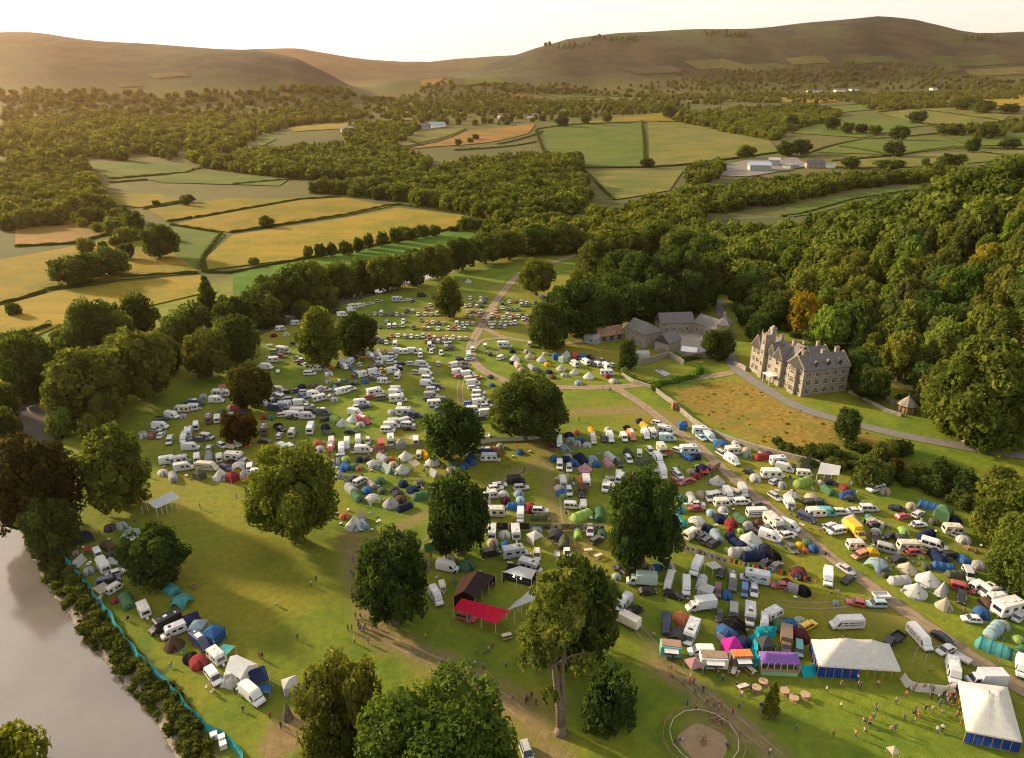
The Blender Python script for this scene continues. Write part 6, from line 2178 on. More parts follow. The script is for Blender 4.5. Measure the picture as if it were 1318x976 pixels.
def box_mesh():
    m_ = MB()
    m_.box((0, 0, .2), (.6, .42, .38), 0)
    m_.box((0, 0, .42), (.64, .45, .07), 1)
    m_.tube([(-.3, 0, .3), (-.3, 0, .56), (.3, 0, .56), (.3, 0, .3)], .018, .018, 1, 4)
    return m_.mesh('cool_box', ['panel', 'whitepost'])


GEAR = {'camp_chair': (chair_mesh(), 'folding camp chair', 'chair', 'camp chairs among the tents'), 'camp_table': (table_mesh(), 'folding camp table', 'table', 'camp tables among the tents'), 'cool_box': (box_mesh(), 'cool box', 'cool box', 'cool boxes among the tents')}
qrg = random.Random(31)
for it in [q for q in ITEMS if q[2] in ('tent', 'van', 'caravan') and q[5] > 560]:
    if qrg.random() < .24:
        a = qrg.uniform(0, 6.28)
        x, y = it[0].location.x + 3.4 * math.cos(a), it[0].location.y + 3.4 * math.sin(a)
        if not free_spot(x, y, 2.0):
            continue
        pose, sc_ = qrg.choice(['stand', 'stand', 'walk', 'sit']), qrg.choice(list(SHIRT))
        o = link('person', PEOPLE[pose], None, SHIRT[sc_])
        o.location = (x, y, h1(x, y))
        o.rotation_euler = (0, 0, qrg.uniform(0, 6.28))
        o.scale = (.92, .92, .92)
        o['category'] = 'person'
        o['group'] = 'people on the camp ground'
        A_, B_ = to_px(x, y, .8)
        vb = {'stand': 'standing', 'walk': 'walking', 'sit': 'sitting'}[pose]
        ITEMS.append((o, 'person in a %s top %s' % (sc_, vb), 'person', 'people on the camp ground', A_, B_))
for box, n_ in (((455, 715, 500, 830), 22), ((560, 840, 700, 920), 14), ((1060, 870, 1225, 950), 22), ((860, 860, 960, 920), 12), ((700, 560, 745, 700), 8), ((900, 580, 1250, 840), 0)):
    for _ in range(n_):
        px_, py_ = qrg.uniform(box[0], box[2]), qrg.uniform(box[1], box[3])
        p = ground(px_, py_)
        if not free_spot(p.x, p.y, 2.5):
            continue
        pose, sc_ = qrg.choice(['stand', 'walk', 'walk', 'sit']), qrg.choice(list(SHIRT))
        o = link('person', PEOPLE[pose], None, SHIRT[sc_])
        o.location = p
        o.rotation_euler = (0, 0, qrg.uniform(0, 6.28))
        o.scale = (.92, .92, .92)
        o['category'] = 'person'
        o['group'] = 'people on the camp ground'
        vb = {'stand': 'standing', 'walk': 'walking', 'sit': 'sitting'}[pose]
        ITEMS.append((o, 'person in a %s top %s' % (sc_, vb), 'person', 'people on the camp ground', px_, py_ - 3))
near_items = [it for it in ITEMS if it[2] in ('tent', 'van', 'caravan', 'motorhome') and it[5] > 570]
grg = random.Random(5)
for it in near_items:
    if grg.random() > .62:
        continue
    for _ in range(grg.choice([1, 1, 2, 3])):
        nm = grg.choice(['camp_chair', 'camp_chair', 'camp_chair', 'camp_table', 'cool_box'])
        me_, noun, cat, grp = GEAR[nm]
        a = grg.uniform(0, 6.28)
        d_ = grg.uniform(2.3, 3.6)
        x, y = it[0].location.x + d_ * math.cos(a), it[0].location.y + d_ * math.sin(a)
        if any((q[0].location.x - x) ** 2 + (q[0].location.y - y) ** 2 < 3.4 for q in near_items):
            continue
        cn, cv = COLS[grg.choice('wgbevrkcsnu' if nm != 'camp_table' else 'wscug')]
        o = link(nm, me_, None, cv)
        o.location = (x, y, h1(x, y))
        o.rotation_euler = (0, 0, grg.uniform(0, 6.28))
        o['category'] = cat
        o['group'] = grp
        A_, B_ = to_px(x, y, h1(x, y) + .4)
        ITEMS.append((o, cn + ' ' + noun, cat, grp, A_, B_))

# the grass is trodden thin round the pitches
gz = z_r.copy()
wrg = random.Random(3)
for it in ITEMS:
    if it[2] in ('tent', 'van', 'caravan', 'motorhome', 'car', 'gazebo') and it[5] > 440:
        x, y = it[0].location.x + wrg.uniform(-2, 2), it[0].location.y + wrg.uniform(-2, 2)
        ix0, ix1 = np.searchsorted(XS, [x - 7, x + 7])
        iy0, iy1 = np.searchsorted(YS, [y - 7, y + 7])
        d_ = np.hypot(GX[iy0:iy1, ix0:ix1] - x, GY[iy0:iy1, ix0:ix1] - y)
        gz[iy0:iy1, ix0:ix1] = np.maximum(gz[iy0:iy1, ix0:ix1], wrg.uniform(.15, .5) * (1 - sm(d_ / wrg.uniform(3.5, 6.5))))
at_ = bpy.data.objects['ground'].data.attributes['zone']
c_ = np.stack([np.clip(x, 0, 1.3).ravel() for x in (gz, z_g, z_b)] + [np.ones(GX.size)], -1).astype(np.float32)
at_.data.foreach_set('color', c_.ravel())
# ------------------------------------------------------------------ buildings, big tents, stalls and fences: each a thing with its parts
COLS['z'] = ('magenta', (.62, .05, .42))


def at(px, py, z):
    """point z metres above the ground level seen near pixel px, py"""
    g = ground(px, py, z)
    x, y = plane(px, py, g.z + z)
    return Vector((x, y, h1(x, y) + z))


class Local:
    """axes at a, x towards b (level), y to the far side"""

    def __init__(self, a, b):
        self.a = Vector(a)
        d = Vector((b[0] - a[0], b[1] - a[1], 0))
        self.len = d.length
        self.rz = math.atan2(d.y, d.x)

    def inv(self, p):
        c, s = math.cos(-self.rz), math.sin(-self.rz)
        x, y = p[0] - self.a.x, p[1] - self.a.y
        return Vector((x * c - y * s, x * s + y * c, p[2] - self.a.z))


def roof_block(wall, roof, x0, x1, y0, y1, eave, rh, axis='x', hip=(0, 0), over=.35, wi=0, ri=0, coping=False, base=0.0):
    """walls with gables under a pitched roof of real thickness; ridge along axis; hip = length hipped at each end"""
    if axis == 'y':
        m_, r_ = MB(), MB()
        roof_block(m_, r_, y0, y1, -x1, -x0, eave, rh, 'x', hip, over, wi, ri, coping, base)
        M = Matrix(((0, -1, 0), (1, 0, 0), (0, 0, 1)))
        for src, dst in ((m_, wall), (r_, roof)):
            o = len(dst.v)
            dst.v += [tuple(dst.T @ (M @ Vector(p))) for p in src.v]
            dst.f += [tuple(i + o for i in f) for f in src.f]
            dst.m += src.m
        return
    ym = (y0 + y1) / 2
    b = base - .5
    g0, g1 = (eave if hip[0] else eave + rh), (eave if hip[1] else eave + rh)
    V = [(x0, y0, b), (x1, y0, b), (x1, y1, b), (x0, y1, b), (x0, y0, eave), (x1, y0, eave), (x1, y1, eave), (x0, y1, eave), (x0, ym, g0), (x1, ym, g1)]
    wall.add(V, [(0, 1, 5, 4), (2, 3, 7, 6), (1, 2, 6, 9, 5), (3, 0, 4, 8, 7)], wi)
    sl = rh / (ym - y0)
    xa, xb_ = x0 - over + hip[0] * 0, x1 + over
    ra, rb = (x0 + hip[0]) if hip[0] else xa, (x1 - hip[1]) if hip[1] else xb_
    th = .22
    ye0, ye1, ze = y0 - over, y1 + over, eave - over * sl
    for dz in (0,):
        A = [(xa, ye0, ze), (xb_, ye0, ze), (xb_, ye1, ze), (xa, ye1, ze), (ra, ym, eave + rh), (rb, ym, eave + rh)]
        B = [(p[0], p[1], p[2] + th) for p in A]
        n = 6
        fs = [(6, 7, 11, 10), (8, 9, 10, 11), (7, 8, 11), (9, 6, 10), (0, 4, 5, 1), (2, 5, 4, 3), (1, 5, 2), (3, 4, 0)]
        fs += [(0, 1, 7, 6), (1, 2, 8, 7), (2, 3, 9, 8), (3, 0, 6, 9)]
        roof.add(A + B, fs, ri)
    if coping:
        for x, hp in ((x0, hip[0]), (x1, hip[1])):
            if not hp:
                for s in (-1, 1):
                    ya = y0 - .25 if s < 0 else y1 + .25
                    za = eave - .25 * sl
                    wall.add([(x - .3, ya, za), (x + .12, ya, za), (x + .12, ym, eave + rh), (x - .3, ym, eave + rh), (x - .3, ya, za + .55), (x + .12, ya, za + .55), (x + .12, ym, eave + rh + .55), (x - .3, ym, eave + rh + .55)] if x == x0 else
                             [(x - .12, ya, za), (x + .3, ya, za), (x + .3, ym, eave + rh), (x - .12, ym, eave + rh), (x - .12, ya, za + .55), (x + .3, ya, za + .55), (x + .3, ym, eave + rh + .55), (x - .12, ym, eave + rh + .55)],
                             [(0, 1, 2, 3), (4, 7, 6, 5), (0, 4, 5, 1), (1, 5, 6, 2), (2, 6, 7, 3), (3, 7, 4, 0)], wi)


def window(parent, p, nrm, w, h, frame='dressed_stone', bars=1):
    """stone or timber surround standing a little proud of the wall, with a dark pane set in it"""
    nx_, ny_ = nrm
    tx, ty = -ny_, nx_
    f, g = MB(), MB()

    def q(u, d, z):
        return (p[0] + tx * u + nx_ * d, p[1] + ty * u + ny_ * d, p[2] + z)

    def slab(mb_, u0, u1, z0, z1, d0, d1):
        V = [q(u, d, z) for u in (u0, u1) for d in (d0, d1) for z in (z0, z1)]
        mb_.add(V, [(0, 1, 3, 2), (4, 6, 7, 5), (0, 4, 5, 1), (2, 3, 7, 6), (0, 2, 6, 4), (1, 5, 7, 3)], 0)
    t = .14
    slab(f, -w / 2 - t, -w / 2, -t, h + t, -.02, .1)
    slab(f, w / 2, w / 2 + t, -t, h + t, -.02, .1)
    slab(f, -w / 2, w / 2, h, h + t, -.02, .1)
    slab(f, -w / 2, w / 2, -t, 0, -.02, .13)
    for b_ in range(bars):
        u = -w / 2 + w * (b_ + 1) / (bars + 1)
        slab(f, u - .05, u + .05, 0, h, .015, .07)
    slab(f, -w / 2, w / 2, h * .58, h * .58 + .07, .015, .065)
    slab(g, -w / 2, w / 2, 0, h, -.02, .012)
    o = f.build('window', [frame], parent)
    g.build('pane', ['glass'], o)
    return o


def chimney(parent, x, y, z0, z1, w=.9, d=.7, pots=2):
    m_ = MB()
    m_.box((x, y, (z0 + z1) / 2), (w, d, z1 - z0), 0)
    m_.box((x, y, z1 + .08), (w + .2, d + .2, .16), 0)
    for k in range(pots):
        m_.tube([(x - w * .3 + k * w * .6 / max(1, pots - 1), y, z1 + .15), (x - w * .3 + k * w * .6 / max(1, pots - 1), y, z1 + .65)], .13, .1, 1, 7)
    return m_.build('chimney', ['stone', 'rusty_roof'], parent)


# ---- the big stone house
P0, P1, P2 = ground(1030, 511), ground(1088, 503), ground(962, 478)
lf = Local(P0, P1)
W_ = lf.len
L_ = (Vector((P2.x, P2.y)) - Vector((P0.x, P0.y))).length * 1.0
house = empty('manor_house', P0, lf.rz)
tag(house, 'large grey stone manor house with steep slate roofs, gables and a thin tower', 'house')
wall, roof = MB(), MB()
E = 9.0
roof_block(wall, roof, 0, W_, 0, 8.2, E, 3.5, 'x', coping=True)
roof_block(wall, roof, .2, 9.2, 8.3, L_, E - .3, 4.0, 'y', coping=True, over=.3)
roof_block(wall, roof, 9.3, W_ - .5, 8.35, 16, E - .8, 3.7, 'x', coping=True)
roof_block(wall, roof, W_ - 6.5, W_ - .2, 16.1, 22, E - 2.5, 3.2, 'y')
# cross gables to the sunny side
for y0, y1, px_, rh in ((10.2, 14.6, -1.1, 3.4), (L_ - 12.2, L_ - 8.6, -.8, 3.0), (L_ - 5.2, L_ + .2, -1.2, 4.0)):
    roof_block(wall, roof, px_, 4.4, y0, y1, E, rh, 'x', coping=True)
# bay on the near gable
wall.box((-.55, 4.1, 4.0), (1.1, 3.2, 8.9), 0)
roof.box((-.6, 4.1, 8.6), (1.3, 3.5, .2), 0)
# thin tower with pinnacles
ty = L_ - 7.0
wall.box((-.9, ty, 7.0), (2.2, 2.2, 15.4), 0)
wall.box((-.9, ty, 14.8), (2.6, 2.6, .4), 0)
for sx in (-1, 1):
    for sy in (-1, 1):
        wall.box((-.9 + sx * 1.1, ty + sy * 1.1, 15.6), (.35, .35, 1.3), 0, taper=.35)
wall.box((1.4, ty + .3, 12.5), (1.7, 1.7, 9), 0)
wall.box((1.4, ty + .3, 17.3), (1.3, 1.3, .8), 0, taper=.3)
wall.box((W_ / 2, -.06, 3.3), (W_ - .1, .1, .22), 0)
wall.box((W_ / 2, -.06, 6.2), (W_ - .1, .1, .22), 0)
wall.build('wall', ['stone'], house)
roof.build('roof', ['slate'], house)
for i in range(5):
    for z in (1.0, 3.9, 6.7):
        window(house, (2.0 + i * (W_ - 4) / 4, 0, z), (0, -1), 1.5, 1.6 if z < 6 else 1.3, bars=2)
for y in (4.1,):
    for z in (1.0, 3.9, 6.7):
        window(house, (-1.1, y, z), (-1, 0), 2.0, 1.7, bars=3)
for y, x in ((1.5, 0), (6.8, 0), (9.3, .2), (12.4, -1.1), (16.2, .2), (L_ - 10.4, -.8), (L_ - 3.8, -1.2), (L_ - 1.6, -1.2)):
    for z in (1.0, 3.9, 6.7):
        window(house, (x, y, z), (-1, 0), 1.2, 1.6, bars=1)
for z in (4, 8, 11.5):
    window(house, (-2.0, ty, z), (-1, 0), .7, 1.4, bars=0)
for k, x in enumerate((4.5, W_ / 2 + .6, W_ - 3.5)):
    d = MB()
    d2 = MB()
    roof_block(d, d2, -.8, .8, 0, 2.6, 1.4, .9, 'y', over=.15, base=.4)
    d.v = [(p[0] + x, p[1] + .55, p[2] + E + .1) for p in d.v]
    d2.v = [(p[0] + x, p[1] + .55, p[2] + E + .1) for p in d2.v]
    d.f += [tuple(i + len(d.v) for i in f) for f in d2.f]
    d.v += d2.v
    d.m += [1] * len(d2.f)
    dm = d.build('dormer', ['stone', 'slate'], house)
    g = MB()
    g.box((x, .54, E + .95), (.8, .04, .9), 0)
    g.build('pane', ['glass'], dm)
for x, y, z in ((2.2, 4.1, E + 4.9), (W_ - 2.5, 4.1, E + 5.1), (W_ * .55, 4.1, E + 4.7), (4.7, 13, E + 5.2), (4.7, 19.5, E + 5.2), (W_ - 3.4, 12.2, E + 4.4), (W_ - 3.3, 19, E + 2.2), (4.7, L_ - 3, E + 5.2)):
    chimney(house, x, y, E + 1.5, z, 1.4 if y < 5 else 1.0, .8, 3)
pm = MB()
pm.box((-2.3, 13.6, 2.9), (3.0, 4.2, .25), 0)
for sy in (11.8, 15.4):
    pm.box((-3.5, sy, 1.2), (.35, .35, 3.2), 1)
pm.build('porch', ['whitepost', 'stone'], house)
ivy = crown_arrays('bush', 500, .09, 77, core=False)
V = ivy[0].copy()
V = np.stack([-.1 - np.abs(V[:, 0]) * .25, L_ - 6 + V[:, 1] * 1.6, V[:, 2] * 4.2], -1)
o = link('ivy', np_mesh('ivy', V, ivy[1], ['leaves'], ivy[2]), house, (1, 1.2, .8))
ANCHORS.append(('big stone house', 1030, 465))


def building(name, label, cat, a, b, depth, eave, rh, axis='x', hip=(0, 0), wallm='stone', roofm='slate', wins=(), side=(), chim=(), door=None, frame='dressed_stone', anchor=None, over=.35):
    pa, pb_ = ground(*a), ground(*b)
    lf = Local(pa, pb_)
    t = empty(name, pa, lf.rz)
    tag(t, label, cat)
    w, r = MB(), MB()
    roof_block(w, r, 0, lf.len, 0, depth, eave, rh, axis, hip, over)
    w.build('wall', [wallm], t)
    r.build('roof', [roofm], t)
    for fx, z, ww, hh in wins:
        window(t, (fx * lf.len, 0, z), (0, -1), ww, hh, frame)
    for fy, z, ww, hh in side:
        window(t, (0, fy * depth, z), (-1, 0), ww, hh, frame)
    for fx, fy in chim:
        chimney(t, fx * lf.len, fy * depth, eave + rh * .4, eave + rh + 1.3)
    if door:
        d = MB()
        d.box((door * lf.len, -.03, 1.05), (1.1, .1, 2.1), 0)
        d.build('door', ['timber'], t)
    if anchor:
        ANCHORS.append((anchor, (a[0] + b[0]) / 2, (a[1] + b[1]) / 2 - 8))
    return t, lf


two = [(f, z, .9, 1.2) for f in (.15, .38, .62, .85) for z in (1.2, 3.9)]
# stable block: runs away from the near corner, so its long sunny side is the one from the far left corner to the near one
building('stable_building', 'tall two-storey stone stable block with hipped slate roof behind the dark yew', 'stable', (804, 439), (829, 449), 9.0, 5.9, 3.0, 'x', (0, 3.2), wins=two, anchor='two-storey stable block')
building('stable_cottage', 'small gabled stone cottage in front of the stable yard, with arched doors', 'cottage', (842, 452), (860, 457), 8.0, 4.6, 2.9, 'y', wins=[(.3, .6, .8, 1.6), (.7, .6, .8, 1.6), (.5, 4.2, .7, .9)], door=.5)
building('stable_range', 'long low slate-roofed stable range at the back of the yard', 'stable', (850, 430), (892, 428), 8.0, 4.6, 3.2, 'x', wins=[(f, 1.3, 1, 1.3) for f in (.2, .4, .6, .8)], door=.9)
building('stable_range', 'slate-roofed stable range on the wood side of the yard', 'stable', (892, 428), (922, 437), 7.5, 4.4, 3.0, 'x', wins=[(f, 1.2, 1, 1.4) for f in (.15, .35, .55)], door=.8)
building('stable_end_house', 'square stone end house with hipped blue-grey roof and chimney', 'house', (921, 437), (936, 438), 8.5, 6.2, 2.6, 'x', (2.5, 2.5), wins=[(.3, 1.2, .9, 1.3), (.7, 1.2, .9, 1.3), (.5, 4.2, .9, 1.2)], chim=[(.4, .5)])
building('open_shed', 'long low brown-roofed shed beside the tall stable block', 'shed', (771, 442), (803, 437), 7.0, 2.8, 2.4, 'x', roofm='rusty_roof', wallm='drystone', wins=[(f, .5, 1.8, 1.9) for f in (.2, .5, .8)], frame='timber')
building('garden_shed', 'small pale blue garden shed beside the long brown-roofed shed', 'shed', (752, 441), (769, 444), 4.0, 2.4, 1.0, 'x', wallm='sheet_roof', roofm='lead', wins=[(.5, .8, .9, .9)], anchor='pale blue garden shed')
building('garden_store', 'low white-roofed store in the stable yard beside the dark garden tree', 'shed', (877, 458), (895, 460), 5.0, 2.0, .9, 'x', roofm='whitepost', wins=[(.5, .7, .9, .9)])
pa = ground(826, 459)
t = empty('polytunnel', pa)
tag(t, 'pale rounded polytunnel at the foot of the stable block', 'polytunnel')
for pn, me_, off in P['t'][0].parts:
    o = link(pn, me_, t, (.62, .66, .64))
t.scale = (1, 1.2, 1.2)

# summerhouse with a pyramid roof on posts
pa = ground(1166, 530)
t = empty('summerhouse', pa, .3)
tag(t, 'open summerhouse with a shingled pointed roof at the wood edge', 'summerhouse')
m = MB()
n = 8
m.loft([[(r_ * math.cos(2 * math.pi * j / n), r_ * math.sin(2 * math.pi * j / n), z) for j in range(n)] for r_, z in ((3.0, 2.5), (2.95, 2.62), (1.5, 3.9), (.12, 5.2), (.1, 5.7))], 0)
m.build('roof', ['drystone'], t)
for j in range(8):
    m = MB()
    m.box((2.5 * math.cos(j * math.pi / 4), 2.5 * math.sin(j * math.pi / 4), 1.25), (.2, .2, 2.7), 0)
    m.build('post', ['timber'], t)
m = MB()
m.loft([[(2.4 * math.cos(2 * math.pi * j / 12), 2.4 * math.sin(2 * math.pi * j / 12), z) for j in range(4, 12)] for z in (0, 1.9)], 0, False, False)
m.build('back_wall', ['timber'], t)
ANCHORS.append(('summerhouse', 1166, 520))


def wall_run(px, h, w, label, mat='drystone', name='stone_wall', cat='wall'):
    ln = resample([Vector((p.x, p.y)) for p in G(px)], 2.5)
    m_ = MB()
    rg = random.Random(len(px))
    rings = []
    for k, p in enumerate(ln):
        d = (ln[min(k + 1, len(ln) - 1)] - ln[max(k - 1, 0)]).normalized()
        nn = Vector((-d.y, d.x))
        z = h1(p.x, p.y)
        hh = h * (1 + rg.uniform(-.06, .06))
        rings.append([(p.x + nn.x * s * w / 2, p.y + nn.y * s * w / 2, z + q) for s, q in ((-1, -.3), (-.85, hh), (-.4, hh + .12), (.4, hh + .12), (.85, hh), (1, -.3))])
    m_.loft(rings, 0)
    return tag(m_.build(name, [mat], None), label, cat)


wall_run([(843, 503), (856, 514), (867, 521), (876, 530), (893, 545), (912, 557), (945, 570), (985, 582), (1030, 594), (1055, 600)], 1.4, .7, 'long dry stone wall between the bracken field and the campsite')
wall_run([(800, 484), (815, 493), (838, 500)], 1.2, .6, 'short stone wall at the camp corner of the garden')
wall_run([(818, 470), (840, 466), (860, 459), (872, 466), (880, 470)], 2.0, .6, 'mossy stone garden wall behind the pond lawn')
wall_run([(882, 462), (905, 461), (938, 456)], 2.3, .6, 'tall stone wall running towards the manor drive')
wall_run([(944, 470), (955, 474), (960, 478)], 1.5, .6, 'stubby stone wall beside the far end of the manor')
wall_run([(1093, 506), (1110, 513), (1140, 530), (1160, 536)], .9, .8, 'low broken terrace wall between the manor and the summerhouse')
wall_run([(1120, 503), (1135, 512), (1150, 522)], 1.1, .9, 'upper rubble terrace wall close to the trees')
m = MB()
pa = ground(868, 527)
m.box((pa.x, pa.y, pa.z + 1.1), (1.6, 1.6, 2.6), 0)
m.box((pa.x, pa.y, pa.z + 2.5), (1.9, 1.9, .25), 0, taper=.7)
tag(m.build('gate_pillar', ['rusty_roof']), 'red brick pillar at a gap in the dry stone wall', 'pillar')
sheet('pond', [(842, 477), (850, 475), (864, 482), (856, 485)], 'water', None, .1, 1.5)
sheet('terrace', [(838, 476), (851, 473), (868, 483), (857, 487)], 'tarmac', None, .05, 1.5)

# ---- far farms
building('farm_barn', 'blue-grey sheet-roofed barn in the grey farmyard', 'barn', (965, 221), (992, 221), 24, 8, 3.5, 'x', wallm='cladding', roofm='sheet_roof', over=.8)
building('farm_barn', 'smaller grey-roofed barn behind the blue-grey one', 'barn', (989, 214), (1003, 214), 18, 8, 3, 'x', wallm='cladding', roofm='lead', over=.8)
building('farm_barn', 'dark open-fronted shed at the end of the farmyard', 'barn', (1017, 218), (1028, 216), 12, 5, 2, 'x', wallm='cladding', roofm='lead', over=.8)
building('farmhouse', 'pale stone farmhouse with two chimneys beside the farmyard', 'house', (1038, 217), (1061, 216), 9, 7, 4, 'x', wins=[(f, z, 1.6, 1.8) for f in (.2, .5, .8) for z in (1.2, 4.5)], chim=[(.05, .5), (.95, .5)])
building('farm_annexe', 'low white building next to the pale farmhouse', 'shed', (1063, 216), (1075, 216), 6, 4, 1.5, 'x', wallm='whitepost', roofm='lead')
for a, b, lab, rm, wm in [((541, 167), (555, 166), 'dark blue-roofed barn of the mid-valley farm', 'slate', 'cladding'), ((556, 165), (574, 163), 'pale-fronted blue-roofed barn of the mid-valley farm', 'sheet_roof', 'whitepost'),
                          ((440, 171), (462, 171), 'long low grey barn among the mid-valley trees', 'lead', 'cladding'), ((645, 153), (655, 152), 'small pale farm building before the orange stubble field', 'rusty_roof', 'whitepost'),
                          ((686, 153), (694, 152), 'lone white cottage in the far hedgerow wood', 'slate', 'whitepost'), ((1040, 120), (1062, 119), 'long white farmhouse below the right hill', 'slate', 'whitepost'),
                          ((1076, 119), (1090, 118), 'second white house below the right hill', 'rusty_roof', 'whitepost'), ((1096, 118), (1106, 117), 'tall white house at the end of the far hamlet', 'slate', 'whitepost'),
                          ((70, 148), (84, 147), 'pale house under the left hill', 'slate', 'whitepost'), ((52, 176), (62, 175), 'orange-lit house in the hazy wood', 'rusty_roof', 'stone'), ((1200, 117), (1208, 116), 'tiny white cottage on the right hillside', 'slate', 'whitepost')]:
    d = ground(*a).y
    building('farm_building', lab, 'building', a, b, 12 + d * .002, 5 + d * .0015, 3 + d * .001, 'x', wallm=wm, roofm=rm, over=.8)
building('farmhouse', 'stone farmhouse with pale gables at the left-hand edge', 'house', (-10, 289), (8, 288), 9, 5.5, 4, 'x', wins=[(f, 1.5, 1.4, 1.6) for f in (.3, .7)], chim=[(.9, .5)])
building('farm_outbuilding', 'grey-roofed outbuilding beside the farmhouse at the left-hand edge', 'shed', (9, 290), (30, 289), 9, 3.5, 2.8, 'x', roofm='lead')


# ---- big tents
def big_tent(name, label, cat, A, B, C, D, rise, col, wallcol=None, walls=(), polecol='timber_orange', poles=6, p1=.33, p2=.67, front_split=0.0, open_sides=(), roofm='canvas'):
    """A front-left, B front-right, C back-right, D back-left eave corners in the world; walls: names of closed sides"""
    lf = Local(A, B)
    z0 = h1(A.x, A.y)
    t = empty(name, (A.x, A.y, z0), lf.rz)
    tag(t, label, cat)
    q = [lf.inv(p) for p in (A, B, C, D)]
    ez = [p.z + A.z - z0 for p in q]
    q = [Vector((p.x, p.y, 0)) for p in q]
    e = sum(ez) / 4
    r = MB()
    nu, nv = 18, 12

    def S(u, v):
        return (q[0] * (1 - u) + q[1] * u) * (1 - v) + (q[3] * (1 - u) + q[2] * u) * v
    V = []
    for i in range(nu + 1):
        for j in range(nv + 1):
            u, v = i / nu, j / nv
            p = S(u, v)
            hv = 1 - abs(2 * v - 1)
            hu = min(1, u / p1 if u < .5 else (1 - u) / (1 - p2))
            f = min(hv, hu)
            sag = .05 * math.sin(math.pi * max(0, min(1, (u - p1) / (p2 - p1)))) if p1 < u < p2 else 0
            V.append((p.x, p.y, e + rise * (f ** 1.12 - sag * hv)))
    r.add(V, [(i * (nv + 1) + j, (i + 1) * (nv + 1) + j, (i + 1) * (nv + 1) + j + 1, i * (nv + 1) + j + 1) for i in range(nu) for j in range(nv)], 0)
    ring = [S(0, 0), S(1, 0), S(1, 1), S(0, 1)]
    for i in range(4):
        a, b = ring[i], ring[(i + 1) % 4]
        r.add([(a.x, a.y, e - .3), (b.x, b.y, e - .3), (b.x, b.y, e - .005), (a.x, a.y, e - .005)], [(0, 1, 2, 3)], 0)
    r.build('roof', [roofm], t, True)
    o = t.children[-1]
    o.color = (*col, 1)
    for u in (p1, p2):
        m_ = MB()
        p = S(u, .5)
        m_.tube([(p.x, p.y, 0), (p.x, p.y, e + rise + .45)], .06, .05, 0, 6)
        m_.build('king_pole', ['timber'], t)
    sides = {'front': (0, 1), 'right': (1, 2), 'back': (2, 3), 'left': (3, 0)}
    for nm, (i, j) in sides.items():
        a, b = ring[i], ring[j]
        lo, hi = 0.0, 1.0
        if nm == 'front' and front_split:
            hi = front_split
        if nm in walls:
            m_ = MB()
            n = max(4, int((b - a).length * hi / .8))
            d = (b - a)
            nn = Vector((d.y, -d.x, 0)).normalized()
            pts = [a + d * (lo + (hi - lo) * k / n) + nn * (.05 * (-1) ** k - .08) for k in range(n + 1)]
            m_.loft([[(p.x, p.y, .02), (p.x, p.y, e - .32)] for p in pts], 0, False, False)
            w = m_.build('side_wall', ['canvas'], t)
            w.color = (*(wallcol or col), 1)
        n = poles if nm in ('front', 'back') else max(2, poles // 2)
        for k in range(n + (nm in ('front', 'back'))):
            f = k / n
            p = a.lerp(b, f)
            m_ = MB()
            m_.tube([(p.x, p.y, -.05), (p.x, p.y, e)], .05, .05, 0, 5)
            m_.build('side_pole', [polecol], t)
    return t


WHITE = (.8, .8, .78)
BLUE = (.02, .07, .3)
A, B, D = at(1054, 857, 2.4), at(1160, 863, 2.4), at(1044, 823, 2.4)
big_tent('marquee', 'long white two-pole marquee with blue side walls and orange poles', 'marquee', A, B, B + (D - A), D, 3.4, WHITE, BLUE, ('front', 'left', 'back'), 'timber_orange', 10, .3, .68, .52)
A, B, C, D = at(1244, 941, 2.3), at(1316, 955, 2.3), at(1297, 884, 2.3), at(1233, 876, 2.3)
big_tent('marquee', 'white peaked marquee with dark blue walls at the end of the canvas screen', 'marquee', A, B, C, D, 3.2, WHITE, BLUE, ('front', 'right', 'back'), 'timber_orange', 6, .42, .62)
ANCHORS += [('long white marquee', 1105, 850), ('peaked white marquee', 1275, 920)]
A, B, D = at(981, 853, 2.3), at(1031, 855, 2.3), at(977, 838, 2.3)
t = big_tent('market_stall', 'long purple-roofed stall with pale green fronts', 'stall', A, B, B + (D - A), D, .9, (.3, .16, .55), (.3, .5, .3), ('back', 'left', 'right'), 'whitepost', 6, .12, .88)
m = MB()
m.box((3.0, -.2, .5), (6.0, .5, .95), 0)
m.box((3.0, -.25, 1.0), (6.2, .7, .06), 1)
o = m.build('counter', ['panel', 'timber'], t)
o.color = (.25, .5, .28, 1)
ANCHORS.append(('purple-roofed stall', 1005, 850))


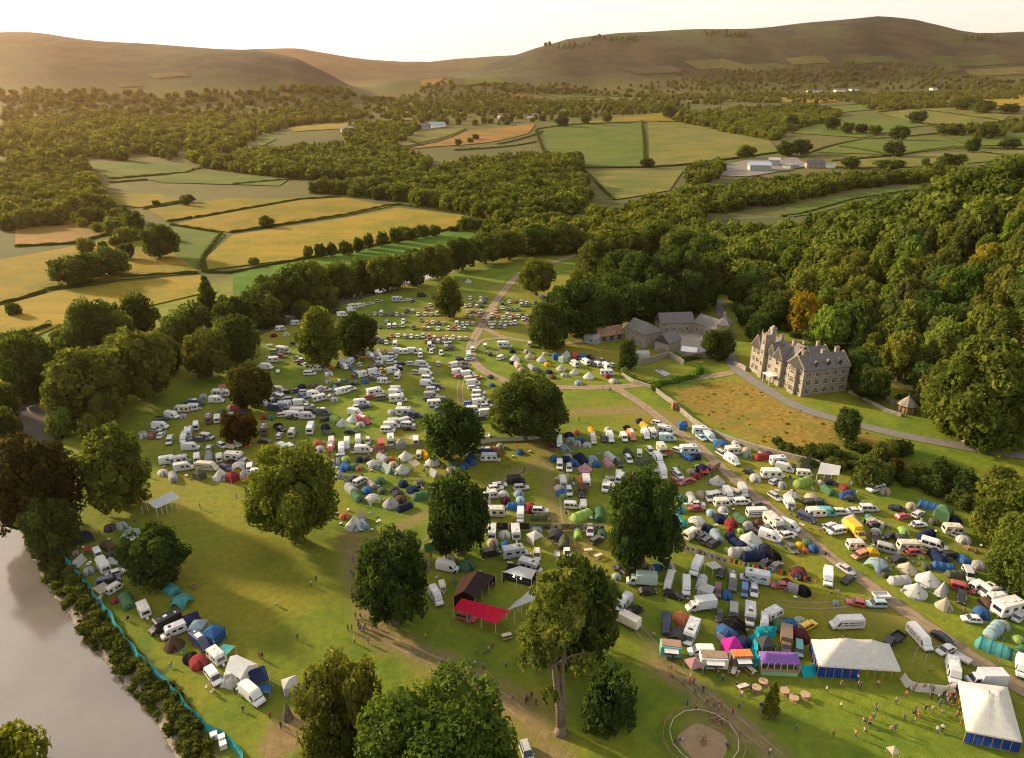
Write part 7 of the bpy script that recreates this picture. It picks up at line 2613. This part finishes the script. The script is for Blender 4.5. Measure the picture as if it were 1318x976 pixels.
def gable_tent(name, label, cat, A, B, R1, R2, col, col2=None, legs=4, end=None, mirror=1.0):
    """A-B near eave, R1-R2 ridge above it; the far slope mirrors the near one"""
    lf = Local(A, B)
    z0 = h1(A.x, A.y)
    t = empty(name, (A.x, A.y, z0), lf.rz)
    tag(t, label, cat)
    a, b, r1, r2 = [lf.inv(p) for p in (A, B, R1, R2)]
    dz = A.z - z0
    for p in (a, b, r1, r2):
        p.z += dz
    c1, c2 = r1 + (r1 - a) * mirror, r2 + (r2 - b) * mirror
    c1.z, c2.z = a.z, b.z
    if mirror < 1:
        c1.z = r1.z + (a.z - r1.z) * mirror
        c2.z = r2.z + (b.z - r2.z) * mirror

    def slope(nm, p, q, s, t_, cc, off=0.0):
        m_ = MB()
        n = 8
        V = []
        for i in range(n + 1):
            for j in range(5):
                u, v = i / n, j / 4
                w = (p.lerp(q, u)).lerp(t_.lerp(s, u), v)
                V.append((w.x, w.y, w.z - .1 * math.sin(math.pi * u) * math.sin(math.pi * v) * 1.0 + off))
        m_.add(V, [(i * 5 + j, (i + 1) * 5 + j, (i + 1) * 5 + j + 1, i * 5 + j + 1) for i in range(n) for j in range(4)], 0)
        o_ = m_.build(nm, ['canvas'], t, True)
        o_.color = (*cc, 1)
        return o_
    slope('roof_slope', a, b, r2, r1, col)
    s2 = slope('roof_slope', c1, c2, r2, r1, col2 or col, .006)
    for p, q in ((a, b), (c1, c2)):
        for k in range(legs):
            w = p.lerp(q, k / (legs - 1))
            m_ = MB()
            m_.tube([(w.x, w.y, -.05), (w.x, w.y, w.z)], .05, .05, 0, 5)
            m_.build('leg', ['whitepost'], t)
    if end:
        for p, q, r in ((a, c1, r1), (b, c2, r2)):
            m_ = MB()
            m_.add([(p.x, p.y, .02), (q.x, q.y, .02), (q.x, q.y, q.z), (r.x, r.y, r.z), (p.x, p.y, p.z)], [(0, 1, 2, 3, 4)], 0)
            o_ = m_.build('end_wall', ['canvas'], t)
            o_.color = (*end, 1)
    return t


t = gable_tent('frame_marquee', 'long white open-sided frame marquee alone on the lower meadow', 'marquee', at(201, 655, 2.2), at(232, 641, 2.2), at(190, 647, 3.5), at(222, 632, 3.5), (.72, .76, .8), None, 6, None)
ANCHORS.append(('white open frame marquee', 207, 648))
t = gable_tent('stage_tent', 'open tent with a bright red pitched roof', 'tent', at(583, 784, 2.1), at(638, 803, 2.1), at(594, 770, 3.6), at(655, 787, 3.6), (.75, .03, .09), None, 4, None, .45)
ANCHORS.append(('red-roofed tent', 620, 785))
t = gable_tent('stage_tent', 'dark ridge tent with one brown half, behind the red roof', 'tent', at(611, 770, 2.2), at(638, 742, 2.2), at(597, 761, 3.7), at(615, 735, 3.7), (.07, .05, .06), (.36, .18, .11), 4, (.05, .02, .02))
ANCHORS.append(('dark brown ridge tent', 608, 752))
# white stage canopy with black backing, lit by two lamps
A, B = at(646, 736, 2.7), at(684, 746, 2.7)
C2, D2 = at(690, 735, 3.2), at(667, 729, 3.2)
t = gable_tent('stage_canopy', 'white stage canopy with black walls and two lit lamps', 'canopy', A, B, D2, C2, WHITE, None, 3, None, .15)
lf = Local(A, B)
m = MB()
m.box((lf.len / 2, 3.4, 1.3), (lf.len * .95, .1, 2.5), 0)
m.box((.2, 1.7, 1.3), (.1, 3.2, 2.5), 0)
m.box((lf.len / 2, 2.2, .35), (lf.len * .8, 2.2, .6), 0)
m.build('backdrop_wall', ['rubber'], t)
for f in (.38, .62):
    m = MB()
    m.loft([[(f * lf.len + r_ * math.cos(k * .785), .4 + r_ * math.sin(k * .785), z) for k in range(8)] for r_, z in ((.05, 2.15), (.16, 2.0), (.05, 1.85))], 0)
    m.build('stage_lamp', ['lamp_glow'], t)
gable_tent('stage_canopy', 'pale canopy half hidden behind the old pine crown', 'canopy', at(652, 786, 2.0), at(690, 772, 2.0), at(664, 774, 2.8), at(686, 758, 2.8), (.72, .76, .8), None, 3, None, .3)
gable_tent('field_shelter', 'large white open-fronted shelter below the scrub slope', 'shelter', at(1052, 610, 2.3), at(1080, 612, 2.3), at(1056, 597, 3.0), at(1082, 601, 3.0), (.7, .74, .78), None, 4, None, .4)
t = gable_tent('frame_tent', 'large white party tent with closed gable between the riverside vans', 'tent', at(290, 862, 2.3), at(309, 874, 2.3), at(296, 845, 3.5), at(319, 857, 3.5), (.74, .78, .82), None, 4, (.72, .75, .8))
place('H', 'w', 683, 727, -15, 1.0, 'white motorhome parked behind the white stage canopy')


# ---- screens and fences made of cloth or panels
def screen(name, label, cat, px, h, col, mat='canvas', wav=.12, posts=True, step=.8, top=1.0, postmat='timber', pstep=3):
    ln = resample(smooth_line(G(px)), step)
    t = empty(name, (ln[0].x, ln[0].y, 0))
    tag(t, label, cat)
    m_ = MB()
    rg = random.Random(len(ln))
    rings = []
    for k, p in enumerate(ln):
        d = (ln[min(k + 1, len(ln) - 1)] - ln[max(k - 1, 0)]).normalized()
        nn = Vector((-d.y, d.x))
        z = h1(p.x, p.y)
        o = wav * math.sin(k * 1.3) + rg.uniform(-wav, wav) * .5
        rings.append([(p.x - ln[0].x + nn.x * (o + b), p.y - ln[0].y + nn.y * (o + b), z + q * h * (1 + rg.uniform(-.06, .06))) for b, q in ((-wav * 3, 0.02), (0, .55), (wav * .5, top))])
    m_.loft(rings, 0, False, False)
    o = m_.build('sheet', [mat], t)
    o.color = (*col, 1)
    if posts:
        for k in range(0, len(ln), pstep):
            p = ln[k]
            m_ = MB()
            x, y, z = p.x - ln[0].x, p.y - ln[0].y, h1(p.x, p.y)
            m_.tube([(x, y, z - .2), (x, y, z + h * 1.1)], .04, .03, 0, 5)
            m_.build('post', [postmat], t)
    return t


screen('netting_fence', 'long turquoise netting fence curving along the river bank', 'fence', [(73, 694), (82, 716), (98, 738), (116, 759), (124, 772), (140, 789), (155, 815), (172, 837), (180, 846), (204, 869), (224, 891), (247, 919), (270, 939), (296, 955), (314, 978)], 1.15, (.045, .27, .3), 'shade_cloth', .14, True, 1.2, 1.0, 'timber', 4)
screen('canvas_screen', 'sagging white canvas screen strung between the two marquees', 'screen', [(1161, 874), (1166, 883), (1180, 888), (1203, 891), (1222, 891), (1234, 886)], 1.5, (.72, .68, .64), 'canvas', .15, True, .8, 1.0, 'timber', 5)
screen('cloth_screen', 'crumpled turquoise cloth screen beside the purple-roofed stall', 'screen', [(970, 820), (974, 828), (971, 842), (974, 855), (972, 864)], 1.6, (.02, .45, .55), 'canvas', .35, True, .7)
screen('cloth_screen', 'turquoise cloth screen between the purple stall and the long marquee', 'screen', [(1030, 868), (1040, 866), (1051, 858)], 1.5, (.02, .45, .55), 'canvas', .35, True, .7)
screen('cloth_screen', 'turquoise cloth hung behind the grey gazebo', 'screen', [(972, 820), (982, 815), (998, 818)], 1.7, (.02, .45, .55), 'canvas', .3, True, .7)
screen('hurdle_fence', 'pale picket hurdle fence under the wide spreading oak', 'fence', [(612, 572), (640, 568), (668, 567), (694, 565)], 1.2, (.5, .5, .44), 'panel', .04, True, 1.5, 1.0, 'whitewood', 1)
screen('hurdle_fence', 'thin wire fence along the foot of the camper rows', 'fence', [(425, 583), (470, 580), (510, 577), (545, 575)], .9, (.25, .26, .2), 'netting', .03, True, 1.6, 1.0, 'timber', 2)


def banner_fence(label, a, b, n, h, cols, glyph=False):
    pa, pb_ = ground(*a), ground(*b)
    lf = Local(pa, pb_)
    t = empty('banner_fence', pa, lf.rz)
    tag(t, label, 'fence')
    for k in range(n):
        x0, x1 = lf.len * k / n, lf.len * (k + 1) / n
        m_ = MB()
        m_.box(((x0 + x1) / 2, 0, h / 2), (x1 - x0 - .06, .05, h), 0)
        rg = random.Random(k + n)
        # painted marks on the panel
        w = x1 - x0
        xm = (x0 + x1) / 2
        if glyph and k % 2 == 0:
            for s in (-1, 1):
                m_.box((xm + s * w * .13, -.035, h * .5), (w * .09, .012, h * .6), 1)
            m_.box((xm, -.035, h * .5), (w * .17, .012, h * .14), 1)
        else:
            for _ in range(4):
                m_.box((xm + rg.uniform(-.3, .3) * w, -.03 - .004 * _, h * rg.uniform(.3, .7)), (w * rg.uniform(.08, .22), .012, h * rg.uniform(.1, .35)), 1 if rg.random() < .6 else 2, ry=rg.uniform(-.6, .6))
        o_ = m_.build('banner', ['shade_cloth', 'rubber' if cols[k % len(cols)][0] > .1 else 'panel', 'rusty_roof'], t)
        o_.color = (*cols[k % len(cols)], 1)
        m_ = MB()
        m_.box((x0, .06, h / 2 + .1), (.08, .08, h + .3), 0)
        m_.build('post', ['timber'], t)
    return t


banner_fence('row of painted cloth banners along the lane below the purple tent', (626, 681), (778, 684), 11, 1.7, [(.55, .33, .2), (.04, .04, .045), (.55, .42, .3), (.05, .045, .045), (.2, .22, .12), (.2, .2, .13), (.6, .52, .42), (.3, .26, .14), (.3, .28, .2), (.55, .48, .4), (.58, .5, .4)])
banner_fence('white lettered banner fence running from the large dark oak', (866, 704), (936, 727), 9, 1.7, [(.6, .55, .46), (.45, .38, .3), (.58, .52, .45)], True)
# a line of hanging flags
pa, pb_ = ground(938, 730), ground(1050, 756)
lf = Local(pa, pb_)
t = empty('flag_line', pa, lf.rz)
tag(t, 'line of small coloured flags strung beyond the lettered banners', 'bunting')
m = MB()
m.tube([(lf.len * k / 20, 0, 2.3 - .15 * math.sin(k * math.pi / 5)) for k in range(21)], .02, .02, 0, 3)
m.build('line', ['trim'], t)
for k in range(18):
    m = MB()
    x = lf.len * (k + .5) / 18
    m.add([(x - .3, .02 * (-1) ** k, 2.15), (x + .3, 0, 2.15), (x + .28, .1, 1.0), (x, .02, 1.15), (x - .28, -.08, 1.0)], [(0, 1, 2, 3, 4)], 0)
    o = m.build('flag', ['canvas'], t)
    o.color = (*[(.5, .06, .05), (.03, .05, .04), (.6, .22, .05), (.04, .12, .3), (.05, .2, .08)][k % 5], 1)
for k in range(0, 21, 5):
    m = MB()
    m.tube([(lf.len * k / 20, 0, 0), (lf.len * k / 20, 0, 2.5)], .04, .03, 0, 5)
    m.build('pole', ['timber'], t)


# ---- food stalls
def food_stall(label, px, py, ang, body, roofc, L0=4.2, hatch=(.7, .7, .68)):
    p = ground(px, py, 1.2)
    x, y = plane(px, py, p.z + 1.2)
    t = empty('food_trailer', (x, y, h1(x, y)), R(ang))
    tag(t, label, 'food stall')
    m_ = MB()
    m_.loft(ext_profile([(-L0 / 2, .45), (L0 / 2, .45), (L0 / 2, 2.35), (L0 / 2 - .2, 2.5), (-L0 / 2 + .2, 2.5), (-L0 / 2, 2.35)], 1.05, .02), 0)
    o_ = m_.build('body', ['panel'], t)
    o_.color = (*body, 1)
    m_ = MB()
    m_.box((0, .1, 2.56), (L0 - .3, 1.7, .1), 0)
    o_ = m_.build('roof', ['roofdirt'], t)
    o_.color = (*roofc, 1)
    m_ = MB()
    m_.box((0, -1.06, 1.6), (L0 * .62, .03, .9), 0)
    o_ = m_.build('hatch_shade_panel', ['hatch_shade'], t)  # dark panel on the closed body, painted as the shade inside the hatch
    m_ = MB()
    m_.box((0, -1.5, 2.2), (L0 * .66, .95, .05), 0, rx=.25)
    o_ = m_.build('awning_flap', ['panel'], t)
    o_.color = (*hatch, 1)
    m_ = MB()
    m_.box((0, -1.25, 1.1), (L0 * .66, .38, .06), 0)
    m_.build('counter', ['metal'], t)
    for s in (-1, 1):
        w = link('wheel', wheel_mesh(.3).mesh('wheel', ['rubber', 'metal']), t)
        w.location = (0, s * .9, .3)
    ANCHORS.append((label.split(' with')[0].split(' beside')[0], px, py))
    return t


food_stall('white food trailer with a brown top and open hatch', 918, 851, -3, (.66, .64, .6), (.3, .22, .15), 4.6)
food_stall('orange-topped food trailer with a pale hatch', 954, 849, 2, (.12, .1, .1), (.8, .22, .05), 3.6)
food_stall('turquoise food trailer beside the trodden path', 863, 836, -8, (.12, .4, .36), (.35, .22, .16), 3.6)
place('G', 'z', 942, 830, 10, 1.05, 'magenta gazebo with pale pink walls behind the orange-topped food trailer', 0)
place('G', 'g', 985, 828, 10, 1.0, 'dark grey gazebo behind the purple-roofed stall', 0)
place('g', 'i', 893, 854, 10, .9, 'small faded pink gazebo in front of the white food trailer', 0)
place('g', 'c', 1150, 966, 10, .5, 'tiny cream parasol-like gazebo by itself on the marquee lawn', 0)


# ---- tables, planters, pen and odds and ends
def drum_table(px, py, label):
    p = ground(px, py)
    t = empty('drum_table', p)
    tag(t, label, 'table', 'round wooden tables')
    n = 16
    for nm, prof in (('table_top', ((.75, .68), (.78, .7), (.78, .76), (.75, .78))), ('drum', ((.34, .05), (.32, .36), (.34, .68))), ('base', ((.7, 0), (.72, .05), (.7, .07)))):
        m_ = MB()
        m_.loft([[(r_ * math.cos(2 * math.pi * j / n), r_ * math.sin(2 * math.pi * j / n), z) for j in range(n)] for r_, z in prof], 0)
        m_.build(nm, ['tabletop' if nm == 'table_top' else 'timber'], t)


for (x, y), lab in zip([(973.5, 889), (982, 881), (1009.5, 893), (1021.5, 902), (1036, 898)], ['round wooden drum table on the food-stall side of the little conifer', 'round wooden drum table just behind the little conifer', 'round wooden drum table nearest beyond the little conifer', 'round wooden drum table nearest the camera of the group', 'round wooden drum table farthest from the food stalls']):
    drum_table(x, y, lab)


def picnic_table(px, py, ang, label):
    p = ground(px, py)
    t = empty('picnic_table', p, R(ang))
    tag(t, label, 'table')
    for nm, c, s in (('table_top', (0, 0, .74), (1.8, .75, .05)), ('bench', (0, .75, .45), (1.8, .28, .05)), ('bench', (0, -.75, .45), (1.8, .28, .05))):
        m_ = MB()
        m_.box(c, s, 0)
        m_.build(nm, ['whitewood' if nm == 'table_top' else 'timber'], t)
    for s in (-.7, .7):
        m_ = MB()
        for k in (-1, 1):
            m_.tube([(s, k * .65, 0), (s, k * .2, .72)], .05, .05, 0, 4)
        m_.box((s, 0, .42), (.06, 1.6, .08), 0)
        m_.build('trestle', ['timber'], t)


picnic_table(757, 711, 10, 'pale picnic table beside the large dark oak, farther of the pair')
picnic_table(770, 718, 30, 'pale picnic table beside the large dark oak, nearer of the pair')
picnic_table(955, 887, 20, 'grey picnic table with people between the food stalls and conifer')
picnic_table(944, 867, 60, 'blue-grey picnic table before the orange-topped food trailer')
picnic_table(966, 865, -60, 'picnic table beside the turquoise cloth screen')
picnic_table(652, 821, 20, 'white-topped table on the grass near the old pine')
px_tree(991, 921, 872, 24, 'conifer', (1.7, 1.4, .8), 'conifer_tree', 'little golden-green conifer growing from pale planters on the lawn', .0)
for x, y, r_, lab in ((984, 921, .75, 'wide pale stone planter at the foot of the little conifer'), (998, 920, .7, 'second pale planter, on the marquee side of the conifer'), (980, 912, .5, 'small white planter behind the little conifer')):
    p = ground(x, y)
    m = MB()
    n = 14
    m.loft([[(q * r_ * math.cos(2 * math.pi * j / n), q * r_ * math.sin(2 * math.pi * j / n), z) for j in range(n)] for q, z in ((.8, 0), (.95, .3), (1.05, .75), (1.08, .8), (.9, .8), (.85, .6))], 0)
    t = empty('planter', p)
    tag(t, lab, 'planter')
    m.build('pot', ['gravel_rock'], t)
    m = MB()
    m.loft([[(.86 * r_ * math.cos(2 * math.pi * j / n), .86 * r_ * math.sin(2 * math.pi * j / n), .64 + .05 * math.sin(j * 2)) for j in range(n)]], 0)
    c = link('plants', MESHES['bush'][0], t, (1.1, 1.2, 1))
    c.scale = (r_ * .8, r_ * .8, r_ * .7)
    c.location = (0, 0, .6)

# the round pen with a double ring of rails round a sand floor
pc = ground(905, 956)
sheet('pen_sand', None, 'sand', None, .06, .8, world=[pc + Vector((3.6 * math.cos(a) * (1 + .12 * math.sin(3 * a)), 3.6 * math.sin(a) * (1 + .1 * math.cos(4 * a)) - .4, 0)) for a in [k * math.pi / 14 for k in range(28)]])
t = empty('round_pen', pc)
tag(t, 'round timber pen with pale double rails around a sand floor', 'pen')
for rad_, n, hp, off, rm in ((5.1, 13, 1.3, 0, 'whitewood'), (6.1, 13, 1.1, .2, 'timber')):
    pts = [(rad_ * math.cos(off + 2 * math.pi * k / n), rad_ * math.sin(off + 2 * math.pi * k / n)) for k in range(n)]
    for k, (x, y) in enumerate(pts):
        m = MB()
        m.tube([(x, y, -.2), (x, y, hp + .15)], .09, .08, 0, 6)
        m.build('post', ['timber'], t)
        x2, y2 = pts[(k + 1) % n]
        for z in ((hp,) if rm == 'whitewood' else (hp, hp * .55)):
            m = MB()
            m.tube([(x, y, z), (x2, y2, z)], .05, .05, 0, 5)
            m.build('rail', [rm], t)
m = MB()
for k, (a, h_, b) in enumerate([(0, 2.6, .5), (1.2, 2.0, .8), (2.3, 2.3, .6), (3.4, 1.7, 1.0), (4.6, 2.2, .7), (5.5, 1.6, 1.1)]):
    m.tube([(.5 * math.cos(a), .5 * math.sin(a), 0), (.2 * math.cos(a + 1), .2 * math.sin(a + 1), h_ * .5), (b * math.cos(a + 2), b * math.sin(a + 2), h_)], .1, .04, 0, 5)
o = m.build('branch_sculpture', ['timber'])
o.location = pc + Vector((0, -.3, 0))
tag(o, 'tangled branch sculpture standing on the sand of the round pen', 'sculpture')


def log_heap(px, py, label, n=9, L0=1.6, up=False, name='log_pile', cat='log pile'):
    p = ground(px, py)
    m_ = MB()
    rg = random.Random(int(px))
    for k in range(n):
        a = rg.uniform(0, 3.14)
        if up:
            b = k * 2.4
            m_.tube([(.8 * math.cos(b), .8 * math.sin(b), 0), (.1 * math.cos(b), .1 * math.sin(b), L0 * rg.uniform(.8, 1.1))], .08, .05, 0, 5)
        else:
            x, y, z = rg.uniform(-.7, .7), rg.uniform(-.6, .6), .15 + .22 * (k % 3)
            m_.tube([(x - math.cos(a) * L0 / 2, y - math.sin(a) * L0 / 2, z), (x + math.cos(a) * L0 / 2, y + math.sin(a) * L0 / 2, z + .1)], .14, .12, 0, 7)
    o_ = m_.build(name, ['timber' if not up else 'bark'])
    o_.location = p
    return tag(o_, label, cat)


log_heap(924, 926, 'reddish log pile just outside the round pen')
log_heap(371, 925, 'upright grey bonfire stack of branches on bare earth', 22, 3.0, True, 'bonfire_stack', 'bonfire')
log_heap(249, 756, 'low heap of logs and bags beside the turquoise tents', 10, 1.0)
log_heap(1248, 708, 'scattered rubbish heap under the pale edge tree', 14, 1.2)
log_heap(350, 462, 'untidy heap by the upper riverside caravan', 10, 1.4)
log_heap(800, 735, 'dark clutter heap under the large dark oak', 14, 1.3)
log_heap(560, 700, 'firewood heap at the foot of the stage yard oak', 10, 1.3)
for x, y, lab in ((276, 951, 'white caged water tank on a pallet, farthest from the camera'), (286, 954, 'white caged water tank in the middle of the three'), (288, 963, 'white caged water tank nearest the netting end')):
    p = ground(x, y)
    t = empty('water_tank', p, .5)
    tag(t, lab, 'water tank')
    m = MB()
    m.box((0, 0, .62), (1.0, .9, .95), 0)
    m.build('tank', ['whitepost'], t)
    m = MB()
    m.box((0, 0, .07), (1.05, .95, .13), 0)
    m.build('pallet', ['timber'], t)
    m = MB()
    for k in range(4):
        for s in (-1, 1):
            m.box((-.42 + k * .28, s * .47, .62), (.03, .02, 1.0), 0)
            m.box((s * .52, -.38 + k * .25, .62), (.02, .03, 1.0), 0)
    m.build('cage', ['metal'], t)
# ------------------------------------------------------------------ a label of its own for every repeat
ORD = ['', 'second', 'third', 'fourth', 'fifth', 'sixth', 'seventh', 'eighth', 'ninth', 'tenth', 'eleventh', 'twelfth', 'thirteenth', 'fourteenth', 'fifteenth', 'sixteenth', 'seventeenth', 'eighteenth', 'nineteenth', 'twentieth']
by_desc = {}
for it in ITEMS:
    by_desc.setdefault(it[1], []).append(it)
for d, its in by_desc.items():
    if len(its) == 1:
        o, d, cat, grp, x, y = its[0]
        a = min(ANCHORS, key=lambda q: math.hypot(q[1] - x, q[2] - y))
        o['label'] = 'only %s, near the %s' % (d, a[0])
        if cat in ('tent', 'van', 'caravan', 'motorhome', 'car', 'gazebo', 'lorry', 'truck', 'minibus') and y > 520:
            ANCHORS.append((d, x, y))


def rank_label(d, its):
    best = {}
    for a in ANCHORS:
        lst = sorted(its, key=lambda t: math.hypot(t[4] - a[1], t[5] - a[2]))
        for k, t in enumerate(lst[:19]):
            cost = k * 55 + math.hypot(t[4] - a[1], t[5] - a[2])
            i = id(t[0])
            if i not in best or cost < best[i][0]:
                best[i] = (cost, k, a[0])
    for t in its:
        i = id(t[0])
        if i in best:
            _, k, a = best[i]
            t[0]['label'] = '%s, %s nearest to the %s' % (d, ORD[k], a) if k else '%s, the one nearest to the %s' % (d, a)


for d, its in by_desc.items():
    if len(its) > 1:
        rank_label(d, its)
for it in ITEMS:
    if 'label' not in it[0]:
        d, x, y = it[1], it[4], it[5]
        its = by_desc[d]
        a = min(ANCHORS, key=lambda q: sum(math.hypot(t[4] - q[1], t[5] - q[2]) < math.hypot(x - q[1], y - q[2]) for t in its))
        it[0]['label'] = '%s, farther from the %s than its like' % (d, a[0])
for o in bpy.data.objects:
    l = o.get('label')
    if l and len(l.replace('-', '-').split()) > 16:
        o['label'] = ' '.join(l.replace(', the one', ',').replace(' of the ', ' ').split()[:16])
# ------------------------------------------------------------------ air, light, camera
m, nt, out = new_mat('air')
pv = N(nt, 'ShaderNodeVolumePrincipled')
pv.inputs['Color'].default_value = (.82, .52, .33, 1)
pv.inputs['Density'].default_value = .000037
pv.inputs['Anisotropy'].default_value = .72
L(nt, pv.outputs[0], out.inputs['Volume'])
m.cycles.homogeneous_volume = True
mb = MB()
mb.box((0, 4900, 395), (21000, 11400, 950))
tag(mb.build('haze', ['air']), kind='stuff')

world = bpy.data.worlds.new('World')
scene.world = world
world.use_nodes = True
wt = world.node_tree
for n in list(wt.nodes):
    wt.nodes.remove(n)
wo = wt.nodes.new('ShaderNodeOutputWorld')
bg = wt.nodes.new('ShaderNodeBackground')
sky = wt.nodes.new('ShaderNodeTexSky')
sky.sky_type = 'NISHITA'
sky.sun_disc = False
sky.sun_elevation = SUN_EL
sky.sun_rotation = SUN_AZ
sky.altitude = 100
sky.air_density = 1.0
sky.dust_density = 1.5
sky.ozone_density = 1.0
hs = wt.nodes.new('ShaderNodeHueSaturation')
hs.inputs['Saturation'].default_value = .35
gm = wt.nodes.new('ShaderNodeGamma')
gm.inputs[1].default_value = .5
wt.links.new(sky.outputs[0], gm.inputs[0])
wt.links.new(gm.outputs[0], hs.inputs['Color'])
wm = wt.nodes.new('ShaderNodeMix')
wm.data_type = 'RGBA'
wm.blend_type = 'MULTIPLY'
wm.inputs[0].default_value = 1
wm.inputs[7].default_value = (1.5, 1.4, 1.28, 1)
wt.links.new(hs.outputs[0], wm.inputs[6])
wt.links.new(wm.outputs[2], bg.inputs[0])
bg.inputs[1].default_value = .15
wt.links.new(bg.outputs[0], wo.inputs[0])

sl = bpy.data.lights.new('sun', 'SUN')
sl.energy = 3.8
sl.angle = R(4)
sl.color = (1, .76, .47)
so = bpy.data.objects.new('sun', sl)
COL.objects.link(so)
sd = Vector((math.sin(SUN_AZ) * math.cos(SUN_EL), math.cos(SUN_AZ) * math.cos(SUN_EL), math.sin(SUN_EL)))
so.rotation_euler = sd.to_track_quat('Z', 'Y').to_euler()
so.location = (0, 0, 400)

cam = bpy.data.cameras.new('camera')
cam.sensor_width = 36
cam.lens = 36 * FPX / PW
cam.clip_start = .5
cam.clip_end = 40000
co = bpy.data.objects.new('camera', cam)
COL.objects.link(co)
co.location = (0, 0, CAMH)
co.rotation_euler = (math.pi / 2 - PITCH, 0, 0)
scene.camera = co

scene.view_settings.view_transform = 'Standard'
scene.view_settings.look = 'None'
scene.view_settings.gamma = 1
scene.view_settings.use_curve_mapping = False
scene.view_settings.exposure = 1.5
cy = scene.cycles
cy.max_bounces = 6
cy.diffuse_bounces = 3
cy.glossy_bounces = 3
cy.transmission_bounces = 3
cy.transparent_max_bounces = 4
cy.volume_bounces = 1
cy.use_denoising = True
cy.use_adaptive_sampling = True
cy.adaptive_threshold = .006
scene.cycles.pixel_filter_type = 'BLACKMAN_HARRIS'
scene.cycles.filter_width = 1.1
cy.sample_clamp_indirect = 6
